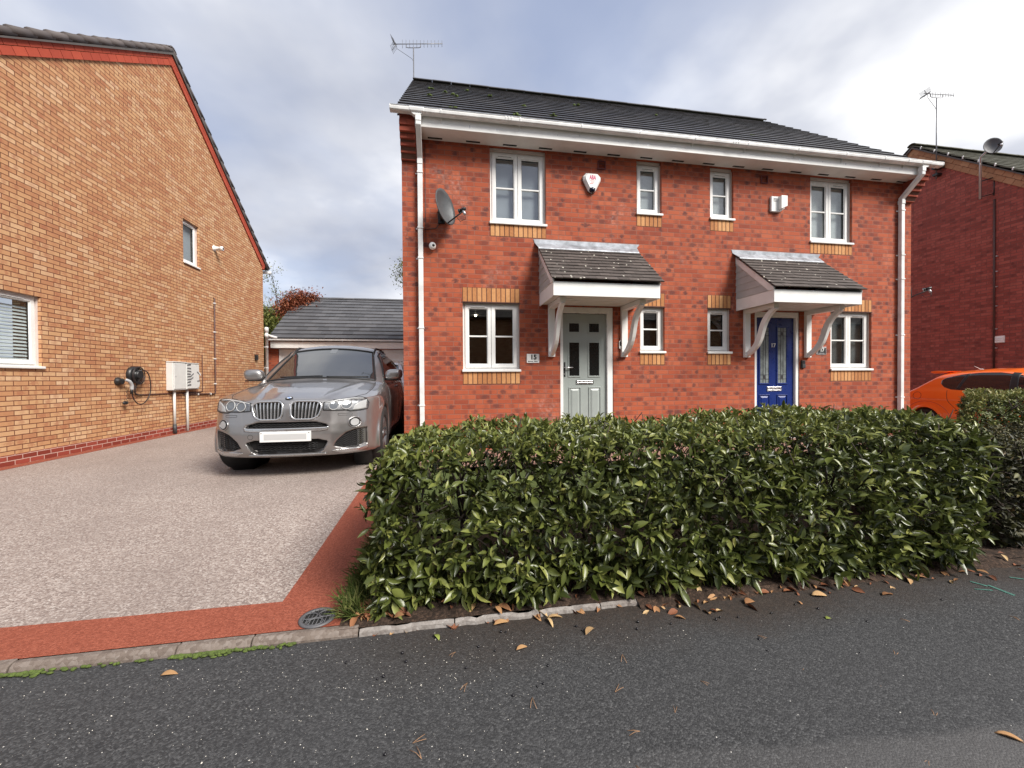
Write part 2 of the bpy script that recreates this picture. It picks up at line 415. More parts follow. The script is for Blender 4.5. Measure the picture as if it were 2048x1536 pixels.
M_slate = tinted('garage_tile', [(0.0, (0.06, 0.061, 0.066, 1)), (1.0, (0.115, 0.115, 0.122, 1))], 0.55, 7, 0.4, 0.35, 0.3)
M_browntile = tinted('brown_tile', [(0.0, (0.05, 0.042, 0.038, 1)), (0.6, (0.085, 0.072, 0.066, 1)), (1.0, (0.12, 0.10, 0.09, 1))], 0.7, 20, 0.5, 0.3, 0.5, lichen=True)
M_lichen = plain('pale_lichen', (0.62, 0.60, 0.52, 1), 0.95)
M_moss = plain('moss', (0.07, 0.10, 0.018, 1), 0.95, var=0.4, scale=40)
M_glass = glass('window_glass')
M_glassdark = glass('dark_glass', clear=0.4, lo=0.05)
M_glassup = glass('upper_glass', clear=0.97, lo=0.10)
M_glassside = glass('side_glass', clear=0.97, lo=0.03, fk=0.6)
M_blind = plain('blind_fabric', (0.34, 0.35, 0.38, 1), 0.9, var=0.05)
M_paleblind = plain('pale_blind', (0.13, 0.135, 0.14, 1), 0.9, var=0.3, scale=3)
M_net = plain('net_curtain', (0.55, 0.56, 0.56, 1), 0.9, var=0.10, scale=12)
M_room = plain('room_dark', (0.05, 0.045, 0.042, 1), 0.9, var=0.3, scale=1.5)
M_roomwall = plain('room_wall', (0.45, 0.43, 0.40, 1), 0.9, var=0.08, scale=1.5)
M_frost = plain('frosted_panel', (0.028, 0.032, 0.031, 1), 0.5, var=0.45, scale=9)
M_doorpane = plain('door_pane', (0.010, 0.011, 0.011, 1), 0.14, var=0.3, scale=40, spec=0.35)
M_sage = plain('sage_door_paint', (0.30, 0.335, 0.32, 1), 0.35, var=0.04)
M_bluedoor = plain('blue_door_paint', (0.009, 0.026, 0.15, 1), 0.3, var=0.03, scale=3)
M_ledge = plain('leaded_glass', (0.22, 0.25, 0.25, 1), 0.25, var=0.35, scale=10)
M_leadbar = plain('lead_came', (0.03, 0.03, 0.035, 1), 0.5)
M_ink = plain('black_ink', (0.012, 0.012, 0.012, 1), 0.5)
M_pink = plain('pink_ink', (0.55, 0.04, 0.14, 1), 0.5)
M_palepink = plain('faded_ink', (0.60, 0.22, 0.22, 1), 0.5)
M_grout = plain('tile_underside', (0.10, 0.09, 0.085, 1), 0.9)

_b = NT('lit_bulb'); _b.b.inputs['Emission Color'].default_value = (1, 0.86, 0.62, 1); _b.b.inputs['Emission Strength'].default_value = 9.0; M_bulb = _b.set((0.9, 0.85, 0.7, 1), 0.4)
# ------------------------------------------------------------------ building helpers
def wall_mesh(mb, axis, pos, inward, a0, a1, z0, z1, openings, gable=None, reveal=0.11):
    """flat wall with holes and their reveals; axis 'Y': wall in XZ at Y=pos, axis 'X': wall in YZ at X=pos"""
    P = (lambda a, z, d=0.0: (a, pos + d * inward, z)) if axis == 'Y' else (lambda a, z, d=0.0: (pos + d * inward, a, z))
    As = sorted({a0, a1} | {q for o in openings for q in o[:2]}); Zs = sorted({z0, z1} | {q for o in openings for q in o[2:]})
    for i in range(len(As) - 1):
        for j in range(len(Zs) - 1):
            ca, cz = (As[i] + As[i + 1]) / 2, (Zs[j] + Zs[j + 1]) / 2
            if any(o[0] < ca < o[1] and o[2] < cz < o[3] for o in openings): continue
            mb.add([P(As[i], Zs[j]), P(As[i + 1], Zs[j]), P(As[i + 1], Zs[j + 1]), P(As[i], Zs[j + 1])], [(0, 1, 2, 3)])
    for o in openings:
        c = [(o[0], o[2]), (o[1], o[2]), (o[1], o[3]), (o[0], o[3])]
        for k in range(4):
            p, q = c[k], c[(k + 1) % 4]
            mb.add([P(*p), P(*q), P(*q, reveal), P(*p, reveal)], [(0, 1, 2, 3)])
    if gable:
        mb.add([P(a0, z1), P(a1, z1), P(*gable)], [(0, 1, 2)])
def tile_courses(mb, x0, x1, y0, z0, y1, z1, gauge=0.3, tw=0.3, th=0.02, lap=0.06, jit=0.004, stagger=True, step=1.0):
    """plain tiles laid from the eave (y0,z0) up to the ridge (y1,z1), ridge along X"""
    L = math.hypot(y1 - y0, z1 - z0); dy, dz = (y1 - y0) / L, (z1 - z0) / L
    ny, nz = -dz * (1 if y1 > y0 else 1), abs(dy)
    if y1 < y0: ny = dz
    n = max(1, round(L / gauge)); g = L / n
    for i in range(n):
        s0, s1 = i * g, min(L, (i + 1) * g + lap)
        off = (tw / 2 if (i % 2 and stagger) else 0)
        xs = [x0]; x = x0 + off if off else x0 + tw
        while x < x1 - 0.02: xs.append(x); x += tw
        xs.append(x1)
        for a, b in zip(xs[:-1], xs[1:]):
            mb.tint = rnd.random()
            j = rnd.uniform(0, jit); lo, hi = th * step + j, j * 0.3
            ga = 0.0015
            vs = []
            for xx in (a + ga, b - ga):
                for s, h in ((s0, lo), (s0, lo + th), (s1, hi + th), (s1, hi)):
                    vs.append((xx, y0 + dy * s + ny * h, z0 + dz * s + nz * h))
            mb.add(vs, [(0, 3, 2, 1), (4, 5, 6, 7), (0, 1, 5, 4), (1, 2, 6, 5), (2, 3, 7, 6), (3, 0, 4, 7)])
def ridge_tiles(mb, x0, x1, y, z, r=0.13, seg=0.45, th=0.03):
    x = x0; k = 0
    while x < x1 - 0.01:
        b = min(x1, x + seg); pts = []
        for rr, s in ((r + (k % 2) * 0.004, 1), (r - th, -1)):
            arc = [(y + rr * math.cos(a) * 1.05, z + rr * math.sin(a) * 0.8 - 0.04) for a in np.linspace(0.25, math.pi - 0.25, 9)]
            pts += arc if s == 1 else arc[::-1]
        mb.tint = rnd.random(); mb.prism(pts, 'X', x + 0.003, b - 0.003); x = b; k += 1
def window(parent, loc, rz, w, h, ncase=1, vent=0, blind=None, bm=None, pane=None, sill=0.04, bars=True, vent_at=0, label=None, pitch=0.075, top_gap=0.0):
    """uPVC casement; local x along the wall, +y inward, origin at the lower left corner on the wall face"""
    f = MB(); y0 = pitch; fo = 0.028
    f.ring(0.008, w - 0.008, 0.0, h - 0.004, fo + 0.012, y0, y0 + 0.06)
    cw = (w - 0.016 - 2 * fo) / ncase; panes = MB(); slots = MB(); seals = MB()
    for i in range(ncase):
        a = 0.008 + fo + i * cw + 0.003; b = 0.008 + fo + (i + 1) * cw - 0.003
        f.ring(a, b, 0.030, h - 0.034, 0.052, y0 - 0.016, y0 + 0.03)
        f.ring(a + 0.052, b - 0.052, 0.082, h - 0.086, 0.012, y0 - 0.004, y0 + 0.02)
        if bars: f.box(a + 0.052, b - 0.052, y0 - 0.006, y0 + 0.018, h / 2 - 0.012, h / 2 + 0.012)
        panes.box(a + 0.053, b - 0.053, y0 + 0.021, y0 + 0.027, 0.083, h - 0.087)
        seals.ring(a + 0.0635, b - 0.0635, 0.0935, h - 0.0975, 0.003, y0 + 0.004, y0 + 0.02)
    o = f.build('window', M_upvc, parent, local=True, bevel=0.004, loc=loc, rot=(0, 0, rz))
    if label: o['label'] = label
    panes.build('pane', pane or M_glass, o, local=True)
    seals.build('glazing_gasket', M_black, o, local=True)
    v = MB(); va = 0.008 + fo + vent_at * cw + cw * 0.22
    v.box(va, va + cw * 0.56, y0 - 0.026, y0 - 0.017, h - 0.070, h - 0.056)
    v.build('trickle_vent', M_upvc, o, local=True, bevel=0.003)
    q = MB(); q.box(va + 0.01, va + cw * 0.56 - 0.01, y0 - 0.020, y0 - 0.0165, h - 0.0745, h - 0.0705); q.build('vent_slot', M_slot, o, local=True)
    s = MB(); s.prism([(-0.035, -0.002), (-0.035, -sill + 0.008), (-0.028, -sill), (-0.018, -sill), (-0.018, -0.022), (y0 - 0.004, -0.012), (y0 - 0.004, 0.012)], 'X', -0.012, w + 0.012)
    s.build('sill', M_upvc, o, local=True, bevel=0.003)
    j = MB(); j.ring(-0.001, w + 0.001, -0.001, h, 0.0085, y0 - 0.03, y0 + 0.02, wt=0.003, wb=0.002)
    j.build('jamb_sealant', M_mastic, o, local=True)
    if blind == 'venetian':
        bl = MB(); n = int((h - 0.2) / 0.05)
        for k in range(n):
            z = 0.09 + k * 0.05; bl.prism([(y0 + 0.06, z), (y0 + 0.062, z - 0.001), (y0 + 0.085, z + 0.033), (y0 + 0.083, z + 0.034)], 'X', 0.05, w - 0.05)
        bl.build('venetian_blind', M_net, o, local=True)
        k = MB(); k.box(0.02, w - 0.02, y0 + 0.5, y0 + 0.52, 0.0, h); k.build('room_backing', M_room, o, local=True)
    elif blind == 'room':
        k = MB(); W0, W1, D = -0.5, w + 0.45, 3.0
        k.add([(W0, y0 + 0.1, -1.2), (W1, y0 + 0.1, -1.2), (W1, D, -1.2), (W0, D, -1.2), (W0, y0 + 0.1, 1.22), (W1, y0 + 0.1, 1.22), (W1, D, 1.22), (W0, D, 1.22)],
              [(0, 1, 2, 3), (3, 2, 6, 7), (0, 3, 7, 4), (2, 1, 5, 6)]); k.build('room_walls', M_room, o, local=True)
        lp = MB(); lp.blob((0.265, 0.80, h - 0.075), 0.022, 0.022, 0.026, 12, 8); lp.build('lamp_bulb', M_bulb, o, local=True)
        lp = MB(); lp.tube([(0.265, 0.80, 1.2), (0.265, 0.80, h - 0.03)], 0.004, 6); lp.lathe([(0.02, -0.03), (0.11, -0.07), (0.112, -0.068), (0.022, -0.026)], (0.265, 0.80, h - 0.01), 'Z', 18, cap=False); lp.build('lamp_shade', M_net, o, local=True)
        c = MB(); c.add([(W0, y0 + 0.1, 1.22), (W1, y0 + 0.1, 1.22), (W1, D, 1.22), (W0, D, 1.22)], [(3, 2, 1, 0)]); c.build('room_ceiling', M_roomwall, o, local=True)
    else:
        k = MB(); d = 0.05 if blind == 'near' else 0.14
        k.box(0.03, w - 0.03, y0 + 0.04 + d, y0 + 0.05 + d, 0.0, h - top_gap); k.build('blind', bm or M_blind, o, local=True)
        if top_gap:
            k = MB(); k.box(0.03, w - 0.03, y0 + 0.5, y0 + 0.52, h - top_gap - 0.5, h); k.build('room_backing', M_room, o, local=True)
    return o
def soldiers(parent, x0, n, z0, name='soldier_course', h=0.215, dz=0.0):
    m = MB()
    for i in range(n):
        m.tint = rnd.random(); e = 0.0045
        m.box(x0 + i * 0.075 + e, x0 + (i + 1) * 0.075 - 0.0125 + e, -0.0035 - rnd.uniform(0, 0.0015), 0.02, z0, z0 + h)
    o = m.build(name, M_soldier, parent, tint=True, bevel=0.003)
    k = MB(); k.box(x0 - 0.004, x0 + n * 0.075 + 0.0, -0.0012, 0.015, z0 - 0.006, z0 + h + 0.006); k.build('mortar_bed', M_joint, o, local=False)
    return o

# ------------------------------------------------------------------ the semi-detached pair
HW = 4.69
semi = thing('semi_detached_house', (0, 0, 0), 'red brick pair of semi-detached houses with a sage door and a blue door', 'house')
Zs = 1.097
OP = {'gw': (3.797, 2.897, 1.322, 2.372), 'fw': (3.357, 2.457, 3.632, 4.81), 'sf': (0.903, 0.453, 3.927, 4.81), 'sg': (0.852, 0.402, 1.622, 2.372), 'dr': (2.235, 1.325, 0.0, 2.335)}
ops = []
for k, (a, b, z0, z1) in OP.items():
    ops.append((-a, -b, z0, z1)); ops.append((b, a, z0, z1))
w = MB()
wall_mesh(w, 'Y', 0.0, 1, -HW, HW, -0.1, 4.95, ops)
DEPTH = 7.24
for s in (-1, 1): wall_mesh(w, 'X', s * HW, -s, 0.0, DEPTH, -0.1, 5.2, [], gable=(DEPTH / 2, 8.24))
wall_mesh(w, 'Y', DEPTH, -1, -HW, HW, -0.1, 5.2, [])
w.build('wall', M_red, semi)
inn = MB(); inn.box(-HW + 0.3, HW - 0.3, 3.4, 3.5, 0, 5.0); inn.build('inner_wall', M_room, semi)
for sx in (-1, 1):
    X = lambda a, b: (-a) if sx < 0 else b
    a, b, z0, z1 = OP['gw']; soldiers(semi, X(a, b), 12, Zs); soldiers(semi, X(a, b), 12, z1 + 0.006)
    lt = MB(); lt.box(X(a, b) - 0.01, X(a, b) + 0.91, -0.006, 0.06, z1 - 0.008, z1 + 0.003); lt.build('lintel_plate', M_brown, semi)
    a, b, z0, z1 = OP['fw']; soldiers(semi, X(a, b), 12, z0 - 0.219)
    a, b, z0, z1 = OP['sf']; soldiers(semi, X(a, b), 6, z0 - 0.219)
    a, b, z0, z1 = OP['sg']; soldiers(semi, X(a, b), 6, z0 - 0.225); soldiers(semi, X(a, b), 6, z1 + 0.006)
    lt = MB(); lt.box(X(a, b) - 0.01, X(a, b) + 0.46, -0.006, 0.06, z1 - 0.008, z1 + 0.003); lt.build('lintel_plate', M_brown, semi)
    for key in ('gw', 'fw', 'sf', 'sg'):
        a, b, z0, z1 = OP[key]; kw = {}
        big = key in ('gw', 'fw')
        if key == 'gw': kw = dict(blind='room') if sx < 0 else dict(blind='near', bm=M_paleblind, pane=M_glassup)
        if key == 'fw': kw = dict(blind='near', bm=M_blind if sx < 0 else M_net, pane=M_glassup, top_gap=0.0)
        if key == 'sf': kw = dict(blind='near', bm=M_net, pane=M_glassup)
        if key == 'sg': kw = dict(blind='near', bm=M_frost, pane=M_glassdark)
        window(semi, (X(a, b), 0.0, z0), 0.0, a - b, z1 - z0 - (0.05 if key in ('fw', 'sf') else 0.0), 2 if big else 1, vent_at=0 if sx < 0 else 1 if big else 0, **kw)
        if key in ('fw', 'sf'):
            k = MB(); k.box(X(a, b) + 0.002, X(a, b) + a - b - 0.002, 0.06, 0.11, z1 - 0.052, z1 + 0.01); k.build('head_trim', M_soffit, semi)
# roof
rf = MB(); RY, RZ = 3.62, 8.27; EY, EZ = -0.34, 4.985
tile_courses(rf, -HW - 0.06, HW + 0.06, EY, EZ, RY, RZ, 0.30, 0.33, 0.022, 0.05, 0.0025, step=0.95)
o_roof = rf.build('roof', M_tile, semi, tint=True)
rb = MB(); tile_courses(rb, -HW - 0.06, HW + 0.06, 2 * RY - EY, EZ, RY, RZ, 0.6, 1.2, 0.021, 0.05)
rb.prism([(EY + 0.06, EZ - 0.01), (RY, RZ - 0.03), (2 * RY - EY - 0.06, EZ - 0.01), (2 * RY - EY - 0.06, EZ - 0.03), (RY, RZ - 0.09), (EY + 0.06, EZ - 0.03)], 'X', -HW - 0.03, HW + 0.03)
rb.build('roof_underlay', M_tile, o_roof, tint=True, local=True)
rd = MB(); ridge_tiles(rd, -HW - 0.06, HW + 0.06, RY, RZ + 0.02, 0.11, 0.45); rd.build('ridge_tiles', M_tile, o_roof, tint=True, local=True)
ms = MB()
for (mx_, my_) in [(-4.0, 1.9), (-3.92, 1.7), (-3.8, 1.5), (-4.3, 2.2), (-3.1, 2.0), (-2.6, 1.2), (-3.5, 2.6), (-4.35, 1.2), (-1.2, 2.2), (0.6, 2.0), (-2.2, 0.4), (-3.9, 0.15), (-2.9, 0.1), (1.9, 0.7)]:
    zz = EZ + (my_ - EY) * (RZ - EZ) / (RY - EY) + 0.045
    for k in range(3): ms.blob((mx_ + rnd.uniform(-0.06, 0.06), my_ + rnd.uniform(-0.03, 0.03), zz), rnd.uniform(0.02, 0.05), rnd.uniform(0.02, 0.04), rnd.uniform(0.012, 0.028), 8, 5)
ms.build('moss_clumps', M_moss, o_roof, local=True)
# eaves
fa = MB(); fa.box(-4.47, 4.47, -0.312, -0.292, 4.812, 5.0)
o_fas = fa.build('fascia', M_white, semi, bevel=0.003)
dk = MB()
for i in range(19):
    x = -4.2 + i * 0.47 + rnd.uniform(-0.04, 0.04); dk.box(x, x + 0.012, -0.3145, -0.3115, 4.85 + rnd.uniform(0, 0.03), 4.868 + rnd.uniform(0, 0.03))
dk.build('fixing_caps', M_steel, o_fas, local=True)
so = MB(); so.box(-4.47, 4.47, -0.292, 0.0, 4.812, 4.828)
o_sof = so.build('soffit', M_soffit, semi)
for i in range(16):
    x = -4.3 + i * 0.572; v = MB(); v.box(x, x + 0.215, -0.075, -0.040, 4.808, 4.8135); v.build('soffit_vent', M_slot, o_sof, local=True)
for sx in (-1, 1):
    c = MB(); xa, xb = (-HW - 0.003, -4.472) if sx < 0 else (4.472, HW + 0.003)
    for i in range(6):
        z = 4.455 + i * 0.075; d = -0.055 * (i + 1) if i < 5 else -0.30
        for (p, q) in (((xa, xa + 0.108), (xa + 0.111, xb)) if i % 2 else ((xa, xb),)):
            c.tint = rnd.random(); c.box(p, q, d, 0.05, z + 0.002, z + 0.073)
    c.tint = 0.2; c.box(xa + 0.002, xb - 0.002, -0.29, 0.05, 4.455 + 6 * 0.075, 5.02)
    c.build('corbel', M_corbel, semi, tint=True, bevel=0.003)
    k = MB(); k.prism([(0.0, 4.455), (-0.05, 4.46), (-0.27, 4.83), (-0.27, 4.9), (0.0, 4.9)], 'X', xa + 0.004, xb - 0.004); k.build('corbel_mortar', M_joint, semi)
# gutter: half-box channel with a rolled lip
def gutter(parent, x0, x1, y, z, mat, brackets, joints, outlets, sc_=1.0):
    g = MB(); s = sc_
    out = [(0.055, 0.0), (0.058, -0.02), (0.052, -0.05), (0.035, -0.062), (-0.035, -0.062), (-0.052, -0.05), (-0.058, -0.02), (-0.055, 0.0)]
    inn_ = [(q[0] * 0.93, q[1] * 0.93 + 0.001) for q in out][::-1]
    prof = [(-q[0] * s, q[1] * s) for q in out + inn_]
    g.prism([(y + p[0], z + p[1]) for p in prof], 'X', x0, x1)
    for e in (x0, x1): g.prism([(y + q[0] * s * 1.06, z + q[1] * s * 1.06 + 0.004) for q in out], 'X', e - 0.008, e + 0.008)
    lip = 0.007
    g.tube([(x0, y - 0.055 * s, z), (x1, y - 0.055 * s, z)], lip, 8)
    o = g.build('gutter', mat, parent)
    for x in brackets:
        b = MB(); prof2 = [(-q[0] * s * 1.10, q[1] * s * 1.10) for q in out]
        b.prism([(y + p[0], z + p[1]) for p in prof2 + [(q[0] * 0.9, q[1] * 0.9) for q in prof2][::-1]], 'X', x - 0.011, x + 0.011)
        b.prism([(y + 0.02, z - 0.055), (y + 0.057, z - 0.055), (y + 0.057, z - 0.12)], 'X', x - 0.006, x + 0.006)
        b.build('gutter_bracket', mat, o, local=False)
    for x in joints:
        b = MB(); prof2 = [(-q[0] * s * 1.09, q[1] * s * 1.09) for q in out]; P2 = [(y + p[0], z + p[1]) for p in prof2 + [(q[0] * 0.92, q[1] * 0.92) for q in prof2][::-1]]
        for d in (-0.045, 0.0, 0.045): b.prism(P2, 'X', x + d - 0.010, x + d + 0.010)
        b.build('gutter_union', mat, o, local=False)
    for x in outlets:
        b = MB(); prof2 = [(-q[0] * s * 1.10, q[1] * s * 1.10) for q in out]
        b.prism([(y + p[0], z + p[1] + 0.004) for p in prof2], 'X', x - 0.10, x + 0.10)
        b.prism([(x - 0.08, z - 0.066), (x - 0.04, z - 0.10), (x + 0.04, z - 0.10), (x + 0.08, z - 0.066)], 'Y', y - 0.036, y + 0.036)
        b.build('gutter_outlet', mat, o, local=False, bevel=0.004)
    return o
GY, GZ = -0.372, 5.012
gutter(semi, -4.80, 4.80, GY, GZ, M_gutter, [-4.1, -2.95, -2.0, -1.05, -0.1, 0.85, 1.8, 2.75, 3.55, 4.05], [-3.12, 0.62], [-4.44, 4.44])
def downpipe(parent, x, ytop, ztop, ywall, zbend, zbot, mat, s=0.034, clips=()):
    d = MB(); pr = [(-s, -s), (s, -s), (s, s), (-s, s)]
    d.sweep([(x, ytop, ztop), (x, ytop, ztop - 0.13), (x, ywall, zbend), (x, ywall, zbot)], pr, up=(1, 0, 0))
    o = d.build('downpipe', mat, parent, bevel=0.006)
    for z in clips:
        c = MB(); c.box(x - s - 0.008, x + s + 0.008, ywall - s - 0.006, ywall + s + 0.006, z - 0.012, z + 0.012); c.box(x - s - 0.035, x + s + 0.008, ywall + s, ywall + s + 0.008, z - 0.010, z + 0.010)
        c.build('pipe_clip', mat, o, local=False, bevel=0.003)
    for yy, za, zb in ((ywall, zbend - 0.10, zbend - 0.03), (ytop, ztop - 0.09, ztop - 0.02)):
        j = MB(); j.box(x - s - 0.005, x + s + 0.005, yy - s - 0.005, yy + s + 0.005, za, zb); j.build('pipe_socket', mat, o, local=False, bevel=0.004)
    return o
for x in (-4.42, 4.40): downpipe(semi, x, GY, 4.93, -0.05, 4.50, 0.05, M_gutter, clips=(4.28, 3.45, 1.95, 0.78, 3.0))
# air bricks high on the wall
for x in (-1.52, 1.505):
    v = MB(); v.ring(x - 0.07, x + 0.07, 4.585, 4.725, 0.014, -0.02, 0.0)
    for i in range(4): v.prism([(-0.016, 4.60 + i * 0.028), (-0.004, 4.615 + i * 0.028), (-0.004, 4.61 + i * 0.028)], 'X', x - 0.057, x + 0.057)
    v.build('air_vent', M_vent, semi, bevel=0.002)
# front doors
def raised_panel(m, x0, x1, z0, z1, y, d=0.012):
    m.ring(x0, x1, z0, z1, 0.012, y - d, y + 0.001)
    i = 0.026
    m.add([(x0 + i, y + 0.001, z0 + i), (x1 - i, y + 0.001, z0 + i), (x1 - i, y + 0.001, z1 - i), (x0 + i, y + 0.001, z1 - i),
           (x0 + i + .03, y - d, z0 + i + .03), (x1 - i - .03, y - d, z0 + i + .03), (x1 - i - .03, y - d, z1 - i - .03), (x0 + i + .03, y - d, z1 - i - .03)],
          [(4, 5, 6, 7), (0, 1, 5, 4), (1, 2, 6, 5), (2, 3, 7, 6), (3, 0, 4, 7)])
DZ = 0.12; DTOP = 2.232; DY = 0.055
for sx in (-1, 1):
    x0, x1 = (-2.235, -1.325) if sx < 0 else (1.325, 2.235)
    fr = MB(); ft = 2.335
    fr.box(x0 + 0.003, x0 + 0.052, 0.012, 0.10, DZ, ft); fr.box(x1 - (0.10 if sx < 0 else 0.062), x1 - 0.003, 0.012, 0.10, DZ, ft)
    xa, xb = x0 + 0.052, x1 - (0.10 if sx < 0 else 0.062)
    fr.box(xa, xb, 0.014, 0.098, DTOP + 0.008, ft); fr.box(xa, xb, 0.002, 0.11, DZ - 0.05, DZ)
    o_fr = fr.build('door_frame', M_upvc, semi, bevel=0.004)
    lf = MB(); lf.box(xa + 0.004, xb - 0.004, DY, DY + 0.045, DZ + 0.004, DTOP)
    lw = xb - xa
    if sx < 0:
        gl = [(0.152, 0.375, 2.075, 1.935), (0.603, 0.828, 2.075, 1.935), (0.152, 0.375, 1.76, 1.215), (0.603, 0.828, 1.76, 1.215)]
        for (p, q, zt, zb) in gl: lf.ring(xa + p * lw - 0.022, xa + q * lw + 0.022, zb - 0.022, zt + 0.022, 0.022, DY - 0.010, DY + 0.002)
        for p, q in ((0.14, 0.41), (0.59, 0.865)): raised_panel(lf, xa + p * lw, xa + q * lw, 0.30, 1.03, DY)
        o_d = lf.build('door', M_sage, o_fr, local=False, bevel=0.003); o_d['label'] = 'sage green front door with four dark panes'
        for (p, q, zt, zb) in gl:
            g = MB(); g.box(xa + p * lw, xa + q * lw, DY - 0.003, DY + 0.003, zb, zt); g.build('pane', M_doorpane, o_d, local=False)
        h = MB(); h.box(xa + 0.022, xa + 0.050, DY - 0.008, DY + 0.001, 1.20, 1.44); o_h = h.build('handle_plate', M_black, o_d, local=False, bevel=0.006)
        h = MB(); h.tube([(xa + 0.036, DY - 0.002, 1.352), (xa + 0.036, DY - 0.045, 1.352), (xa + 0.06, DY - 0.052, 1.352), (xa + 0.165, DY - 0.05, 1.350)], 0.0095, 8); h.build('handle', M_chrome, o_d, local=False)
        h = MB(); h.lathe([(0.010, -0.012), (0.010, 0.004)], (xa + 0.036, DY - 0.003, 1.245), 'Y', 12); h.build('lock_cylinder', M_chrome, o_d, local=False)
        lx0, lx1, lz0, lz1, lm = xa + 0.305 * lw, xa + 0.70 * lw, 1.078, 1.148, M_black
    else:
        gl = [(0.125, 0.345, 2.06, 1.07), (0.575, 0.80, 2.06, 1.07)]
        for (p, q, zt, zb) in gl: lf.ring(xa + p * lw - 0.026, xa + q * lw + 0.026, zb - 0.026, zt + 0.026, 0.026, DY - 0.012, DY + 0.002)
        for p, q in ((0.10, 0.37), (0.56, 0.83)): raised_panel(lf, xa + p * lw, xa + q * lw, 0.28, 0.86, DY)
        o_d = lf.build('door', M_bluedoor, o_fr, local=False, bevel=0.003); o_d['label'] = 'royal blue front door with two tall leaded panes'
        for (p, q, zt, zb) in gl:
            a, b = xa + p * lw, xa + q * lw; w_ = b - a
            g = MB(); g.box(a, b, DY - 0.003, DY + 0.003, zb, zt); g.build('pane', M_ledge, o_d, local=False)
            c = MB()
            for t in (0.36, 0.64): c.box(a + t * w_ - 0.004, a + t * w_ + 0.004, DY - 0.006, DY - 0.0025, zb, zt)
            for z in (zt - 0.07, zt - 0.145, zb + 0.07, zb + 0.145): c.box(a, b, DY - 0.0065, DY - 0.0025, z - 0.004, z + 0.004)
            for z in (zt - 0.1075, zb + 0.1075): c.box(a + 0.37 * w_, a + 0.63 * w_, DY - 0.0072, DY - 0.0025, z - 0.028, z + 0.028)
            c.build('lead_bars', M_leadbar, o_d, local=False)
        text_mesh('17', 0.10, M_white, o_d, (xa + 0.465 * lw, DY - 0.003, 1.74), (R(90), 0, 0), 'numerals')
        lx0, lx1, lz0, lz1, lm = xa + 0.30 * lw, xa + 0.675 * lw, 0.925, 1.005, M_chrome
    lb = MB(); lb.ring(lx0, lx1, lz0, lz1, 0.008, DY - 0.011, DY + 0.001); o_l = lb.build('letterbox', lm, o_d, local=False, bevel=0.002)
    lb = MB(); lb.box(lx0 + 0.010, lx1 - 0.010, DY - 0.014, DY - 0.001, lz0 + 0.037, lz1 - 0.010); lb.box(lx0 + 0.010, lx1 - 0.010, DY - 0.012, DY - 0.001, lz0 + 0.010, lz0 + 0.030)
    lb.build('flap', M_chrome, o_l, local=False, bevel=0.003)
